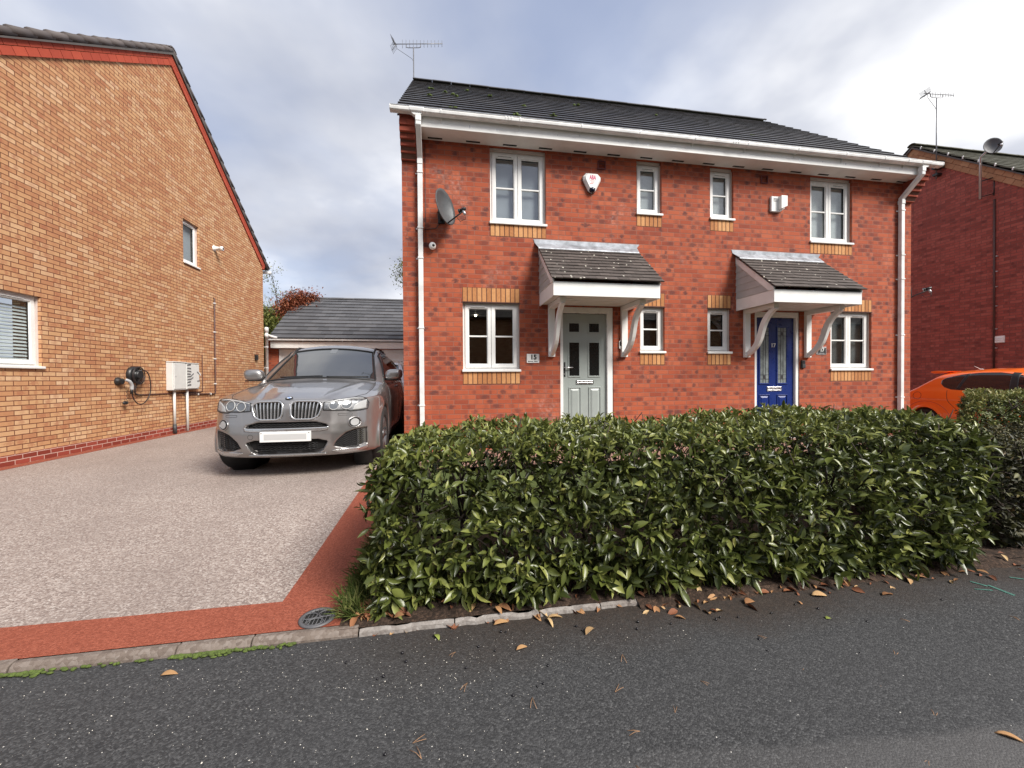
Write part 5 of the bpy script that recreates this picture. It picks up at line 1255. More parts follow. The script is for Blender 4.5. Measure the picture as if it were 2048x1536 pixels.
def patch(root, f, name, lower, upper, mat, mode, off, ns=30, nt=10, sgn=1, thick=0.004, y0=-0.4, parent=None):
    s = np.linspace(0, 1, ns + 1); lo, up = lerp_line(lower, s), lerp_line(upper, s)
    t = np.linspace(0, 1, nt + 1)[:, None, None]; Q = lo[None] * (1 - t) + up[None] * t; Q = Q.reshape(-1, 2)
    if mode == 'front': P = np.stack([Q[:, 0] * sgn, np.full(len(Q), y0), Q[:, 1]], -1); D = np.array([0, 1.0, 0])
    elif mode == 'top': P = np.stack([Q[:, 0] * sgn, Q[:, 1], np.full(len(Q), 2.0)], -1); D = np.array([0, 0, -1.0])
    else: P = np.stack([np.full(len(Q), 1.3 * sgn), Q[:, 0], Q[:, 1]], -1); D = np.array([-1.0 * sgn, 0, 0])
    X, hit = march(f, P, D, 3.0 if mode == 'front' else 1.6, 300)
    X = X + grad(f, X) * off
    i = (np.arange(nt)[:, None] * (ns + 1) + np.arange(ns)[None]).ravel(); F = np.stack([i, i + 1, i + ns + 2, i + ns + 1], -1)
    if (mode == 'front' and sgn < 0) or (mode == 'side' and sgn > 0) : pass
    nrm = np.cross(X[F[0, 1]] - X[F[0, 0]], X[F[0, 3]] - X[F[0, 0]])
    if nrm @ grad(f, X[F[:1, 0]])[0] < 0: F = F[:, ::-1]
    o = np_mesh(name, X, F, mat, parent or root)
    if thick:
        sd = o.modifiers.new('solid', 'SOLIDIFY'); sd.thickness = thick; sd.offset = -1
    return o
def on_front(f, Q, off, y0=-0.4):
    Q = np.asarray(Q, float); P = np.stack([Q[:, 0], np.full(len(Q), y0), Q[:, 1]], -1); X, h = march(f, P, np.array([0, 1.0, 0]), 3.0, 300); return X + grad(f, X) * off
def on_side(f, Q, off, sgn):
    Q = np.asarray(Q, float); P = np.stack([np.full(len(Q), 1.3 * sgn), Q[:, 0], Q[:, 1]], -1); X, h = march(f, P, np.array([-1.0 * sgn, 0, 0]), 1.6, 200); return X + grad(f, X) * off
def wheel(root, x, y, z, r, wdt, sgn, spokes=5):
    m = MB(); h = wdt / 2
    m.lathe([(r * 0.66, -h * 0.9), (r * 0.80, -h), (r * 0.95, -h * 0.96), (r, -h * 0.72), (r, h * 0.72), (r * 0.95, h * 0.96), (r * 0.80, h), (r * 0.66, h * 0.9)], (x, y, z), 'X', 40, cap=False)
    for q in (-0.35, 0.0, 0.35): m.lathe([(r * 1.001, q * wdt - 0.006), (r * 0.99, q * wdt), (r * 1.001, q * wdt + 0.006)], (x, y, z), 'X', 40, cap=False)
    o = m.build('wheel', M_tyre, root, local=True)
    k = MB(); xo = x + sgn * h * 0.72
    k.lathe([(r * 0.68, -h * 0.5), (r * 0.68, h * 0.86 * 1), (r * 0.62, h * 0.86), (r * 0.60, -h * 0.5)], (x, y, z), 'X', 40, cap=False)
    for i in range(spokes):
        for d in (-0.12, 0.12):
            a = 2 * math.pi * i / spokes + d; ca, sa = math.cos(a), math.sin(a)
            k.tube([(xo - sgn * 0.02, y + ca * r * 0.10, z + sa * r * 0.10), (xo, y + math.cos(a + d * .6) * r * 0.64, z + math.sin(a + d * .6) * r * 0.64)], 0.022, 6, 0.017)
    k.lathe([(r * 0.16, -0.02), (r * 0.16, 0.012), (0.01, 0.02)] if sgn > 0 else [(0.01, -0.02), (r * 0.16, -0.012), (r * 0.16, 0.02)], (xo, y, z), 'X', 18)
    k.build('rim', M_rim, o, local=True)
    k = MB(); k.lathe([(r * 0.60, -h * 0.3), (0.02, -h * 0.3)], (x, y, z), 'X', 24); k.build('brake_disc', M_trim, o, local=True)
def body_of(root, full, lo, hi, h, mat):
    V, F = surface_nets(full, lo, hi, h)
    for _ in range(2):
        s = full(V); g = grad(full, V, h * 0.5); V = V - g * np.clip(s, -h * .5, h * .5)[:, None] * 0.6
    N = grad(full, V, h * 0.7)
    p, q, r_ = V[F[:, 0]], V[F[:, 1]], V[F[:, 2]]
    nf = np.cross(q - p, r_ - p)
    if np.mean(np.sum(nf * N[F[:, 0]], -1)) < 0: F = F[:, ::-1]
    return np_mesh('body', V, F, mat, root, normals=N)
def mirror_arm(root, x, y, z, sgn, mat, s=1.0):
    m = MB(); V = []; c = (x + sgn * 0.135 * s, y, z + 0.055 * s)
    m.blob(c, 0.125 * s, 0.075 * s, 0.082 * s, 18, 12)
    for i, (a, b, d) in enumerate(m.v):
        u, v, w = (a - c[0]) / (0.125 * s), (b - c[1]) / (0.075 * s), (d - c[2]) / (0.082 * s)
        f = lambda q: math.copysign(abs(q) ** 0.62, q)
        vv = min(0.55, f(v)); m.v[i] = (c[0] + f(u) * 0.125 * s, c[1] + vv * 0.085 * s, c[2] + f(w) * 0.080 * s - 0.012 * s * (-u * sgn))
    o = m.build('wing_mirror', mat, root, local=True)
    k = MB(); k.sweep([(x - sgn * 0.03, y + 0.02, z - 0.01), (x + sgn * 0.10, y + 0.01, z - 0.015)], [(-0.04, -0.014), (0.04, -0.014), (0.04, 0.014), (-0.04, 0.014)]); k.box(c[0] - 0.11 * s, c[0] + 0.11 * s, y - 0.04 * s, y + 0.03 * s, z - 0.034 * s, z - 0.020 * s)
    k.build('mirror_arm', M_trim, o, local=True, bevel=0.006)
def underbody_box(root, w, L, z):
    m = MB(); m.box(-w, w, 0.5, L - 0.5, z, z + 0.03); m.build('underbody', M_trim, root, local=True)  # black box along the underside of the car body
# --- grey SUV
SUV['carve'] = [
    ([(0.040, 0.83), (0.072, 0.860), (0.310, 0.856), (0.350, 0.828), (0.353, 0.785), (0.325, 0.695), (0.262, 0.662), (0.082, 0.663), (0.045, 0.70)], 0.035),
    ([(-0.1, 0.632), (0.30, 0.632), (0.405, 0.600), (0.425, 0.572), (-0.1, 0.572)], 0.045),
    ([(-0.1, 0.440), (0.32, 0.440), (0.415, 0.412), (0.365, 0.308), (0.30, 0.282), (-0.1, 0.282)], 0.06),
    ([(0.475, 0.352), (0.51, 0.415), (0.60, 0.495), (0.70, 0.528), (0.79, 0.535), (0.795, 0.335), (0.70, 0.310), (0.57, 0.322)], 0.045)]
hull_s, full_s = make_sdf(SUV)
suv = thing('parked_car', (CARX, CARY, CARZ), 'grey SUV with twin chrome grilles parked on the driveway', 'car', rz=CARYAW)
suv.scale = (CARS,) * 3
body_of(suv, full_s, (-1.06, -0.06, 0.15), (1.06, 4.78, 1.8), 0.0165, M_grey)
for sgn in (-1, 1):
    kid = SUV['carve'][0][0]
    cl = np.array(kid + kid[:1]) ; cl = np.array([[p[0], p[1]] for p in lerp_line(cl, np.linspace(0, 1, 60))])
    cs = cl.copy(); 
    for _ in range(3): cs[:-1] = 0.25 * np.roll(cs[:-1], 1, 0) + 0.5 * cs[:-1] + 0.25 * np.roll(cs[:-1], -1, 0); cs[-1] = cs[0]
    X = on_front(hull_s, cs * [sgn, 1], 0.004); m = MB(); m.tube([tuple(p) for p in X] + [tuple(X[1])], 0.0105, 8, cap=False); o_k = m.build('grille', M_silver, suv, local=True)
    lo_ = [(0.05, 0.70), (0.085, 0.672), (0.26, 0.672), (0.32, 0.70)]; up_ = [(0.05, 0.83), (0.075, 0.852), (0.305, 0.848), (0.345, 0.82)]
    patch(suv, hull_s, 'grille_backing', lo_, up_, M_slot, 'front', -0.030, 24, 8, sgn, parent=o_k)
    m = MB()
    for i in range(7):
        t = (i + 0.7) / 7.4; a = np.array([0.058 + 0.285 * t, 0.848 - 0.02 * max(0, t - .8) * 5]); b = np.array([0.062 + 0.255 * t, 0.672 + 0.03 * max(0, t - .75) * 4])
        n = 8; L = np.stack([a + (b - a) * j / n for j in range(n + 1)]); Xo = on_front(hull_s, L * [sgn, 1], -0.008)
        pr = [(-0.0055, -0.018), (0.0055, -0.018), (0.0055, 0.010), (-0.0055, 0.010)]
        m.sweep([tuple(p) for p in Xo], pr, up=(0, -1, 0.15))
    m.build('grille_bars', M_silver, o_k, local=True)
    # headlamp
    lo_ = [(0.372, 0.758), (0.50, 0.750), (0.60, 0.750), (0.64, 0.736), (0.745, 0.740), (0.805, 0.752)]; up_ = [(0.372, 0.842), (0.50, 0.866), (0.66, 0.884), (0.745, 0.886), (0.79, 0.872), (0.815, 0.82)]
    o_h = patch(suv, hull_s, 'headlight', lo_, up_, M_lamp, 'front', 0.003, 40, 12, sgn)
    for (cx, cz, r) in ((0.475, 0.805, 0.046), (0.600, 0.812, 0.050)):
        an = np.linspace(0, 2 * math.pi, 28); Q = np.stack([cx + r * 1.08 * np.cos(an), cz + r * np.sin(an)], -1)
        Q = Q[(an > 0.9) | (an < 0.0)] if False else Q
        X = on_front(hull_s, Q * [sgn, 1], 0.008); m = MB(); m.tube([tuple(p) for p in X], 0.0052, 6); m.build('lamp_ring', M_lampring, o_h, local=True)
        q2 = on_front(hull_s, np.concatenate([[[cx, cz]], np.stack([cx + r * 0.92 * np.cos(an), cz + r * 0.84 * np.sin(an)], -1)]) * [sgn, 1], 0.0065)
        m = MB(); m.add([tuple(p) for p in q2], [(0, i, i + 1) if sgn < 0 else (0, i + 1, i) for i in range(1, len(an))], True); m.build('lamp_lens', M_lampdark, o_h, local=True)
    ed = np.array(lo_ + up_[::-1] + lo_[:1]); X = on_front(hull_s, lerp_line(ed, np.linspace(0, 1, 90)) * [sgn, 1], 0.003); m = MB(); m.tube([tuple(p) for p in X], 0.0055, 6); m.build('lamp_seal', M_trim, o_h, local=True)
    patch(suv, hull_s, 'lamp_brow', [(0.385, 0.834), (0.50, 0.855), (0.66, 0.870), (0.76, 0.866)], [(0.385, 0.842), (0.50, 0.865), (0.66, 0.882), (0.765, 0.874)], M_lampring, 'front', 0.010, 30, 2, sgn, parent=o_h)
    patch(suv, hull_s, 'lamp_indicator', [(0.66, 0.748), (0.72, 0.748), (0.79, 0.758)], [(0.68, 0.80), (0.73, 0.84), (0.795, 0.86)], M_lampring, 'front', 0.0065, 16, 6, sgn, parent=o_h)
    # fog lamp
    an = np.linspace(0, 2 * math.pi, 30); c = np.array([0.683, 0.607])
    X = on_front(hull_s, (c + np.stack([0.060 * np.cos(an), 0.058 * np.sin(an)], -1)) * [sgn, 1], 0.004); m = MB(); m.tube([tuple(p) for p in X], 0.006, 8); o_f = m.build('fog_light', M_grey, suv, local=True)
    for rr, of, mt, nm in ((0.058, 0.005, M_trim, 'lamp_housing'), (0.041, 0.010, M_lampring, 'lamp_lens')):
        X = on_front(hull_s, np.concatenate([[c], c + np.stack([rr * np.cos(an), rr * np.sin(an)], -1)]) * [sgn, 1], of)
        m = MB(); m.add([tuple(p) for p in X], [(0, i, i + 1) if sgn < 0 else (0, i + 1, i) for i in range(1, len(an))], True); m.build(nm, mt, o_f, local=True)
    # outer intakes with wavy mesh
    V4 = SUV['carve'][3][0]
    o_i = patch(suv, hull_s, 'side_intake', [(0.485, 0.356), (0.57, 0.326), (0.70, 0.314), (0.792, 0.337)], [(0.485, 0.362), (0.51, 0.41), (0.60, 0.490), (0.70, 0.525), (0.788, 0.532)], M_slot, 'front', -0.038, 26, 10, sgn)
    m = MB()
    for z in np.arange(0.33, 0.53, 0.0235):
        xs_ = np.linspace(0.47, 0.79, 90); zz = z + 0.007 * np.sin(xs_ * 2 * math.pi / 0.052) * np.abs(np.sin(xs_ * math.pi / 0.052)) + 0.004 * np.sin(xs_ * 2 * math.pi / 0.052)
        ok = poly_sd(xs_, zz, V4) < -0.008
        if ok.sum() > 6:
            X = on_front(hull_s, np.stack([xs_[ok], zz[ok]], -1) * [sgn, 1], -0.024); m.tube([tuple(p) for p in X], 0.0048, 5)
    m.build('intake_mesh', M_mesh, o_i, local=True)
    patch(suv, hull_s, 'bumper_blade', [(0.455, 0.300), (0.55, 0.262), (0.70, 0.262), (0.805, 0.285)], [(0.46, 0.306), (0.57, 0.312), (0.70, 0.302), (0.81, 0.325)], M_silver, 'front', 0.008, 24, 6, sgn)
    # side glass and trims
    o_w = patch(suv, hull_s, 'side_window', [(1.62, 1.145), (2.5, 1.150), (3.2, 1.165), (3.95, 1.21)], [(1.66, 1.165), (2.18, 1.50), (2.9, 1.565), (3.5, 1.53), (4.02, 1.37)], M_carglass, 'side', 0.003, 40, 10, sgn)
    X = on_side(hull_s, lerp_line([(1.58, 1.135), (2.12, 1.50), (2.3, 1.55), (2.95, 1.60), (3.6, 1.555), (4.1, 1.37)], np.linspace(0, 1, 40)), 0.004, sgn); m = MB(); m.tube([tuple(p) for p in X], 0.012, 6); m.build('window_trim', M_trim, o_w, local=True)
    Q = [(2.72, 0.36), (2.74, 0.7), (2.70, 1.12)]; X = on_side(hull_s, lerp_line(Q, np.linspace(0, 1, 24)), 0.0005, sgn); m = MB(); m.tube([tuple(p) for p in X], 0.004, 5)
    X = on_side(hull_s, lerp_line([(1.42, 0.38), (1.40, 0.75), (1.52, 1.08)], np.linspace(0, 1, 24)), 0.0005, sgn); m.tube([tuple(p) for p in X], 0.004, 5); m.build('door_seam', M_trim, suv, local=True)
    X = on_side(hull_s, [(2.48, 0.985), (2.54, 0.99), (2.64, 0.99), (2.69, 0.985)], 0.018, sgn); m = MB(); m.tube([tuple(p) for p in X], 0.012, 8); m.build('door_handle', M_silver, suv, local=True)
    patch(suv, hull_s, 'sill', [(1.32, 0.245), (2.3, 0.245), (3.26, 0.245)], [(1.32, 0.33), (2.3, 0.34), (3.26, 0.33)], M_trim, 'side', 0.006, 20, 3, sgn)
    mirror_arm(suv, sgn * 0.835, 1.62, 1.118, sgn, M_grey, 1.02)
    ys_ = np.linspace(2.05, 3.95, 14); X, _ = march(hull_s, np.stack([np.full(14, sgn * 0.60), ys_, np.full(14, 2.2)], -1), np.array([0, 0, -1.0]), 1.6, 300); X[:, 2] += 0.030 * np.sin(np.pi * np.linspace(0.0, 1, 14)) ** 0.35 - 0.004
    m = MB(); m.tube([tuple(p) for p in X], 0.015, 8); m.build('roof_rail', M_trim, suv, local=True)
    # bonnet shut line down the wing
    Q = np.array([(0.395, 0.10), (0.52, 0.155), (0.66, 0.30), (0.755, 0.52), (0.775, 0.85), (0.765, 1.15), (0.735, 1.38)])
    P = lerp_line(Q, np.linspace(0, 1, 40)); P3 = np.stack([P[:, 0] * sgn, P[:, 1], np.full(40, 1.6)], -1); X, _ = march(hull_s, P3, np.array([0, 0, -1.0]), 1.6, 300); m = MB(); m.tube([tuple(p) for p in X[2:]], 0.0038, 5)
    m.build('bonnet_seam', M_trim, suv, local=True)
    for ay in SUV['axles']:
        wheel(suv, sgn * 0.815, ay, 0.372, 0.372, 0.245, sgn)
        m = MB(); m.lathe([(0.01, 0.0), (0.43, 0.0), (0.43, 0.22)] if sgn > 0 else [(0.43, -0.22), (0.43, 0.0), (0.01, 0.0)], (sgn * 0.60, ay, 0.372), 'X', 30, cap=False); m.build('arch_liner', M_trim, suv, local=True)
o_s = patch(suv, hull_s, 'upper_intake', [(-0.41, 0.574), (0, 0.574), (0.41, 0.574)], [(-0.40, 0.600), (-0.30, 0.630), (0.30, 0.630), (0.40, 0.600)], M_slot, 'front', -0.038, 50, 6)
m = MB()
for z in (0.590, 0.612):
    xs_ = np.linspace(-0.36, 0.36, 180); zz = z + 0.006 * np.sin(xs_ * 2 * math.pi / 0.05); X = on_front(hull_s, np.stack([xs_, zz], -1), -0.024); m.tube([tuple(p) for p in X], 0.0045, 5)
m.build('intake_mesh', M_mesh, o_s, local=True)
o_s = patch(suv, hull_s, 'lower_intake', [(-0.37, 0.312), (-0.30, 0.286), (0.30, 0.286), (0.37, 0.312)], [(-0.41, 0.412), (-0.32, 0.438), (0.32, 0.438), (0.41, 0.412)], M_slot, 'front', -0.052, 50, 8)
m = MB()
for z in (0.315, 0.340, 0.365, 0.390):
    xs_ = np.linspace(-0.31, 0.31, 160); zz = z + 0.006 * np.sin(xs_ * 2 * math.pi / 0.05); X = on_front(hull_s, np.stack([xs_, zz], -1), -0.038); m.tube([tuple(p) for p in X], 0.0045, 5)
m.build('intake_mesh', M_mesh, o_s, local=True)
patch(suv, hull_s, 'bumper_strip', [(-0.425, 0.545), (-0.36, 0.533), (0, 0.531), (0.36, 0.533), (0.425, 0.545)], [(-0.435, 0.580), (-0.395, 0.570), (0, 0.568), (0.395, 0.570), (0.435, 0.580)], M_silver, 'front', 0.010, 50, 4)
patch(suv, hull_s, 'splitter', [(-0.40, 0.268), (0, 0.262), (0.40, 0.268)], [(-0.40, 0.282), (0, 0.278), (0.40, 0.282)], M_silver, 'front', 0.010, 40, 2)
m = MB(); m.box(-0.257, 0.257, -0.016, 0.012, 0.424, 0.534); o_p = m.build('number_plate', M_plate, suv, local=True, bevel=0.004)
m = MB(); m.box(-0.214, 0.214, -0.0175, -0.0155, 0.448, 0.510); m.build('blank_panel', M_plategrey, o_p, local=True)
m = MB()
for a, b in ((-0.24, 0.522), (0.24, 0.522)): m.lathe([(0.005, -0.003), (0.005, 0.0)], (a, -0.015, b), 'Y', 10)
m.build('plate_screws', M_trim, o_p, local=True)
# round badge, quartered blue and white, on the nose
nb = on_front(hull_s, [(0.0, 0.893)], 0.0)[0]; nn = Vector(grad(hull_s, nb[None])[0]); s_ = Vector((1, 0, 0)); u_ = nn.cross(s_).normalized() * -1
if u_.z < 0: u_ = -u_
def disc(name, r0, r1, a0, a1, off, mat, par):
    m = MB(); n = 24; vs = []
    for i in range(n + 1):
        a = a0 + (a1 - a0) * i / n
        for r in (r0, r1): vs.append(Vector(nb) + nn * off + s_ * r * math.cos(a) + u_ * r * math.sin(a))
    m.add(vs, [(2 * i, 2 * i + 1, 2 * i + 3, 2 * i + 2) for i in range(n)]); return m.build(name, mat, par, local=True)
o_b = disc('badge', 0.0, 0.042, 0, 2 * math.pi, 0.006, M_silver, suv)
disc('badge_ring', 0.026, 0.039, 0, 2 * math.pi, 0.0075, M_trim, o_b)
M_bblue = plain('badge_blue', (0.03, 0.18, 0.50, 1), 0.3); 
for k in range(4): disc('badge_quarter', 0.0, 0.026, k * math.pi / 2, (k + 1) * math.pi / 2, 0.0075, M_plate if k % 2 == 0 else M_bblue, o_b)
# windscreen: dark glass in a black border
lat = np.linspace(-0.735, 0.735, 13)
wl_ = [(a, 1.128 - 0.045 * (a / 0.735) ** 2) for a in lat]; wu_ = [(a * 0.80, 1.600 - 0.055 * (a / 0.735) ** 2) for a in lat]
o_ws = patch(suv, hull_s, 'windscreen', wl_, wu_, M_scr_ := NT('screen_glass').set((0.02, 0.022, 0.023, 1), 0.03, 0.0, 1.0), 'front', 0.004, 40, 16)
for n_ in [M_scr_.node_tree.nodes]:
    bs = [q for q in n_ if q.type == 'BSDF_PRINCIPLED'][0]; bs.inputs['IOR'].default_value = 2.6; bs.inputs['Specular IOR Level'].default_value = 0.5
X = on_front(hull_s, lerp_line(wl_ + wu_[::-1] + wl_[:1], np.linspace(0, 1, 120)), 0.005); m = MB(); m.tube([tuple(p) for p in X], 0.010, 6); m.build('screen_seal', M_trim, o_ws, local=True)
m = MB()
for (a, b) in (((-0.55, 1.125), (0.02, 1.143)), ((0.08, 1.130), (0.62, 1.128))): 
    X = on_front(hull_s, lerp_line([a, b], np.linspace(0, 1, 16)), 0.018); m.tube([tuple(p) for p in X], 0.008, 6)
m.build('wiper', M_trim, suv, local=True)
X = on_front(hull_s, [(-0.05, 1.515), (0.05, 1.515), (0.05, 1.585), (-0.05, 1.585)], 0.0055); m = MB(); m.add([tuple(p) for p in X], [(0, 1, 2, 3)]); m.build('sensor_housing', M_lampdark, o_ws, local=True)
underbody_box(suv, 0.70, 4.6, 0.24)
for sgn in (-1, 1):
    X = on_front(hull_s, lerp_line([(0.52, 0.715), (0.66, 0.712), (0.66, 0.690), (0.52, 0.693), (0.52, 0.715)], np.linspace(0, 1, 24)) * [sgn, 1], 0.0004); m = MB(); m.tube([tuple(p) for p in X], 0.002, 5); m.build('washer_cover', M_trim, suv, local=True)
an = np.linspace(0, 2 * math.pi, 20); X = on_front(hull_s, np.stack([-0.365 + 0.028 * np.cos(an), 0.478 + 0.026 * np.sin(an)], -1), 0.0004); m = MB(); m.tube([tuple(p) for p in X], 0.002, 5); m.build('tow_eye_cover', M_trim, suv, local=True)
# --- white car behind it
WS_ = dict(SUV); WS_['carve'] = []
hw_, fw_ = make_sdf(WS_)
wc = thing('parked_car', (-6.08, 4.35, 0.05), 'white car behind the grey SUV, mostly hidden by the house corner', 'car')
wc.scale = (1.02,) * 3
body_of(wc, fw_, (-1.06, -0.06, 0.15), (1.06, 4.78, 1.8), 0.03, M_wcar)
o = patch(wc, hw_, 'windscreen', wl_, wu_, M_scr_, 'front', 0.004, 24, 10)
for sgn in (-1, 1):
    patch(wc, hw_, 'side_window', [(1.62, 1.145), (2.5, 1.150), (3.95, 1.21)], [(1.66, 1.165), (2.18, 1.50), (2.9, 1.565), (4.02, 1.37)], M_carglass, 'side', 0.003, 24, 8, sgn)
    m = MB(); m.tube([(sgn * 0.62, 2.02 + 0.26 * i, 1.640 + 0.05 * math.sin(math.pi * i / 7) ** 0.5) for i in range(8)], 0.019, 8); m.build('roof_rail', M_wcar, wc, local=True)
    patch(wc, hw_, 'headlight', [(0.372, 0.758), (0.64, 0.736), (0.805, 0.752)], [(0.372, 0.842), (0.66, 0.884), (0.815, 0.82)], M_lamp, 'front', 0.003, 20, 8, sgn)
    mirror_arm(wc, sgn * 0.835, 1.62, 1.118, sgn, M_wcar)
    for ay in SUV['axles']: wheel(wc, sgn * 0.815, ay, 0.372, 0.372, 0.24, sgn)
patch(wc, hw_, 'grille', [(-0.33, 0.68), (0, 0.665), (0.33, 0.68)], [(-0.35, 0.83), (0, 0.85), (0.35, 0.83)], M_trim, 'front', 0.004, 30, 6)
m = MB(); m.box(-0.257, 0.257, -0.016, 0.012, 0.424, 0.534); m.build('number_plate', M_plate, wc, local=True)
# --- orange hatchback
HB = dict(
    T=[(-0.3, 0.50), (0, 0.68), (0.2, 0.78), (0.6, 0.885), (1.0, 0.955), (1.3, 0.99), (2.0, 0.99), (3.2, 1.03), (3.8, 1.02), (4.4, 0.9)],
    W=[(0.1, 0.80), (0.22, 0.84), (0.45, 0.88), (0.7, 0.885), (0.82, 0.875), (0.95, 0.845), (1.05, 0.81), (1.2, 0.76)],
    TP=[(-0.2, 0.06), (0.5, 0.01), (1.5, 0.0), (3.4, 0.0), (4.4, 0.07)],
    F=[(0.1, 0.12), (0.3, 0.02), (0.5, 0.0), (0.65, 0.03), (0.75, 0.08), (0.9, 0.2)], G=SUV['G'],
    B=[(0.1, 4.15), (0.35, 4.28), (0.6, 4.31), (0.75, 4.24), (0.9, 4.05), (1.03, 3.80), (1.2, 3.6)],
    TC=[(0.8, 1.1), (1.3, 1.25), (1.8, 1.405), (2.2, 1.455), (2.6, 1.462), (3.0, 1.435), (3.4, 1.385), (3.9, 1.28)],
    WC=[(0.7, 0.875), (0.95, 0.83), (1.1, 0.785), (1.25, 0.715), (1.38, 0.635), (1.5, 0.52)],
    WS=[(0.8, 0.75), (1.0, 1.08), (1.2, 1.52), (1.35, 1.88), (1.45, 2.2)], RS=[(0.7, 4.25), (0.9, 4.00), (1.03, 3.80), (1.2, 3.56), (1.33, 3.40), (1.45, 3.2)],
    crown=0.07, k1=0.10, k2=0.08, zb=0.2, axles=(0.88, 3.458), wr=0.27, ar=0.29, flare=0.895, rn=0.75, kb=0.09)
M_orangeshade = paint('orange_crease_shade', (0.55, 0.07, 0.006, 1), 0.0, 0.3, 0.03, 1.0, 0.0); hull_o, full_o = make_sdf(HB)  # darker orange; the shade line of the arch crease is painted in
SO = 0.905
oc = thing('parked_car', (6.86, -2.43, 0.0), 'bright orange hatchback with a roof spoiler beside the right house', 'car')
oc.scale = (SO,) * 3
body_of(oc, full_o, (-1.0, -0.06, 0.12), (1.0, 4.42, 1.6), 0.022, M_orange)
for sgn in (-1, 1):
    patch(oc, hull_o, 'side_window', [(1.30, 0.985), (2.0, 0.965), (2.57, 0.965), (3.0, 0.99), (3.14, 1.04), (3.215, 1.12)], [(1.32, 1.0), (1.75, 1.27), (2.29, 1.362), (2.6, 1.362), (2.9, 1.325), (3.16, 1.25), (3.225, 1.19)], M_carglass, 'side', 0.003, 60, 12, sgn)
    o = patch(oc, hull_o, 'door_pillar', [(1.93, 0.968), (2.06, 0.966)], [(1.99, 1.345), (2.10, 1.358)], M_trim, 'side', 0.007, 6, 10, sgn)
    patch(oc, hull_o, 'quarter_pillar', [(2.86, 0.985), (2.92, 0.99)], [(2.76, 1.345), (2.81, 1.338)], M_trim, 'side', 0.006, 3, 10, sgn)
    m = MB()
    for Q in ([(2.02, 0.30), (2.02, 0.6), (1.98, 0.96)], [(2.70, 0.30), (2.83, 0.50), (3.02, 0.72), (3.06, 0.97)]):
        X = on_side(hull_o, lerp_line(Q, np.linspace(0, 1, 24)), 0.0005, sgn); m.tube([tuple(p) for p in X], 0.004, 5)
    m.build('door_seam', M_trim, oc, local=True)
    an = np.linspace(0.15, math.pi - 0.1, 30); X = on_side(hull_o, np.stack([3.44 + 0.47 * np.cos(an), 0.27 + 0.44 * np.sin(an)], -1), 0.0, sgn); m = MB(); m.tube([tuple(p) for p in X], 0.006, 5); m.build('arch_crease', M_orangeshade, oc, local=True)
    for ay in HB['axles']: wheel(oc, sgn * 0.76, ay, 0.27, 0.27, 0.215, sgn)
    mirror_arm(oc, sgn * 0.80, 1.35, 1.0, sgn, M_orange, 0.9)
    patch(oc, hull_o, 'tail_light', [(4.0, 0.78), (4.15, 0.76)], [(3.86, 0.95), (3.92, 0.95)], plain('tail_red', (0.35, 0.01, 0.01, 1), 0.15), 'side', 0.004, 6, 8, sgn)
an = np.linspace(0, 2 * math.pi, 28); X = on_side(hull_o, np.stack([3.62 + 0.085 * np.cos(an), 0.835 + 0.085 * np.sin(an)], -1), 0.0005, -1); m = MB(); m.tube([tuple(p) for p in X], 0.0035, 5); m.build('fuel_flap', M_trim, oc, local=True)
patch(oc, hull_o, 'windscreen', [(a * 0.93, 1.005 - 0.03 * (a / 0.735) ** 2) for a in lat], [(a * 0.72, 1.40 - 0.04 * (a / 0.735) ** 2) for a in lat], M_carglass, 'front', 0.004, 30, 12)
m = MB(); m.prism([(3.20, 1.405), (3.45, 1.418), (3.56, 1.405), (3.58, 1.385), (3.50, 1.352), (3.30, 1.36)], 'X', -0.56, 0.56); m.build('spoiler', M_orange, oc, local=True, bevel=0.012)
m = MB(); m.tube([(0.0, 2.98, 1.44), (0.0, 3.10, 1.52)], 0.008, 6, 0.004); m.blob((0.0, 2.97, 1.44), 0.02, 0.04, 0.015); m.build('aerial_stub', M_white, oc, local=True)
# ------------------------------------------------------------------ leaves
def leaf_template(ns=4, fold=0.22, curl=0.18, shape=0.9):
    V = []; F = []
    for i in range(ns + 1):
        t = i / ns; w = 0.5 * (math.sin(math.pi * min(1, t ** shape)) ** 0.85) if 0 < t < 1 else 0.02
        z = -curl * t * t
        for s in (-1, 0, 1): V.append((t, s * w, z + abs(s) * fold * w))
    for i in range(ns):
        for s in (0, 1): a = i * 3 + s; F.append((a, a + 3, a + 4, a + 1))
    return np.array(V), np.array(F)
def scatter_leaves(name, O, A, N, L, W, mat, parent, tint, tmpl=None, loc=(0, 0, 0)):
    """O origin, A leaf direction, N upper side, L length, W width"""
    T, TF = tmpl or leaf_template()
    A = A / np.linalg.norm(A, axis=1, keepdims=True)
    S = np.cross(N, A); S /= np.maximum(1e-6, np.linalg.norm(S, axis=1, keepdims=True)); U = np.cross(A, S)
    V = O[:, None, :] + A[:, None, :] * (T[None, :, 0:1] * L[:, None, None]) + S[:, None, :] * (T[None, :, 1:2] * W[:, None, None]) + U[:, None, :] * (T[None, :, 2:3] * L[:, None, None])
    n, m = len(O), len(T); F = (TF[None] + (np.arange(n) * m)[:, None, None]).reshape(-1, 4)
    return np_mesh(name, V.reshape(-1, 3) - np.array(loc), F, mat, parent, tint=np.repeat(tint, m), smooth=True)
def rot_rand(n, s): v = nprng.normal(size=(n, 3)); return v * s
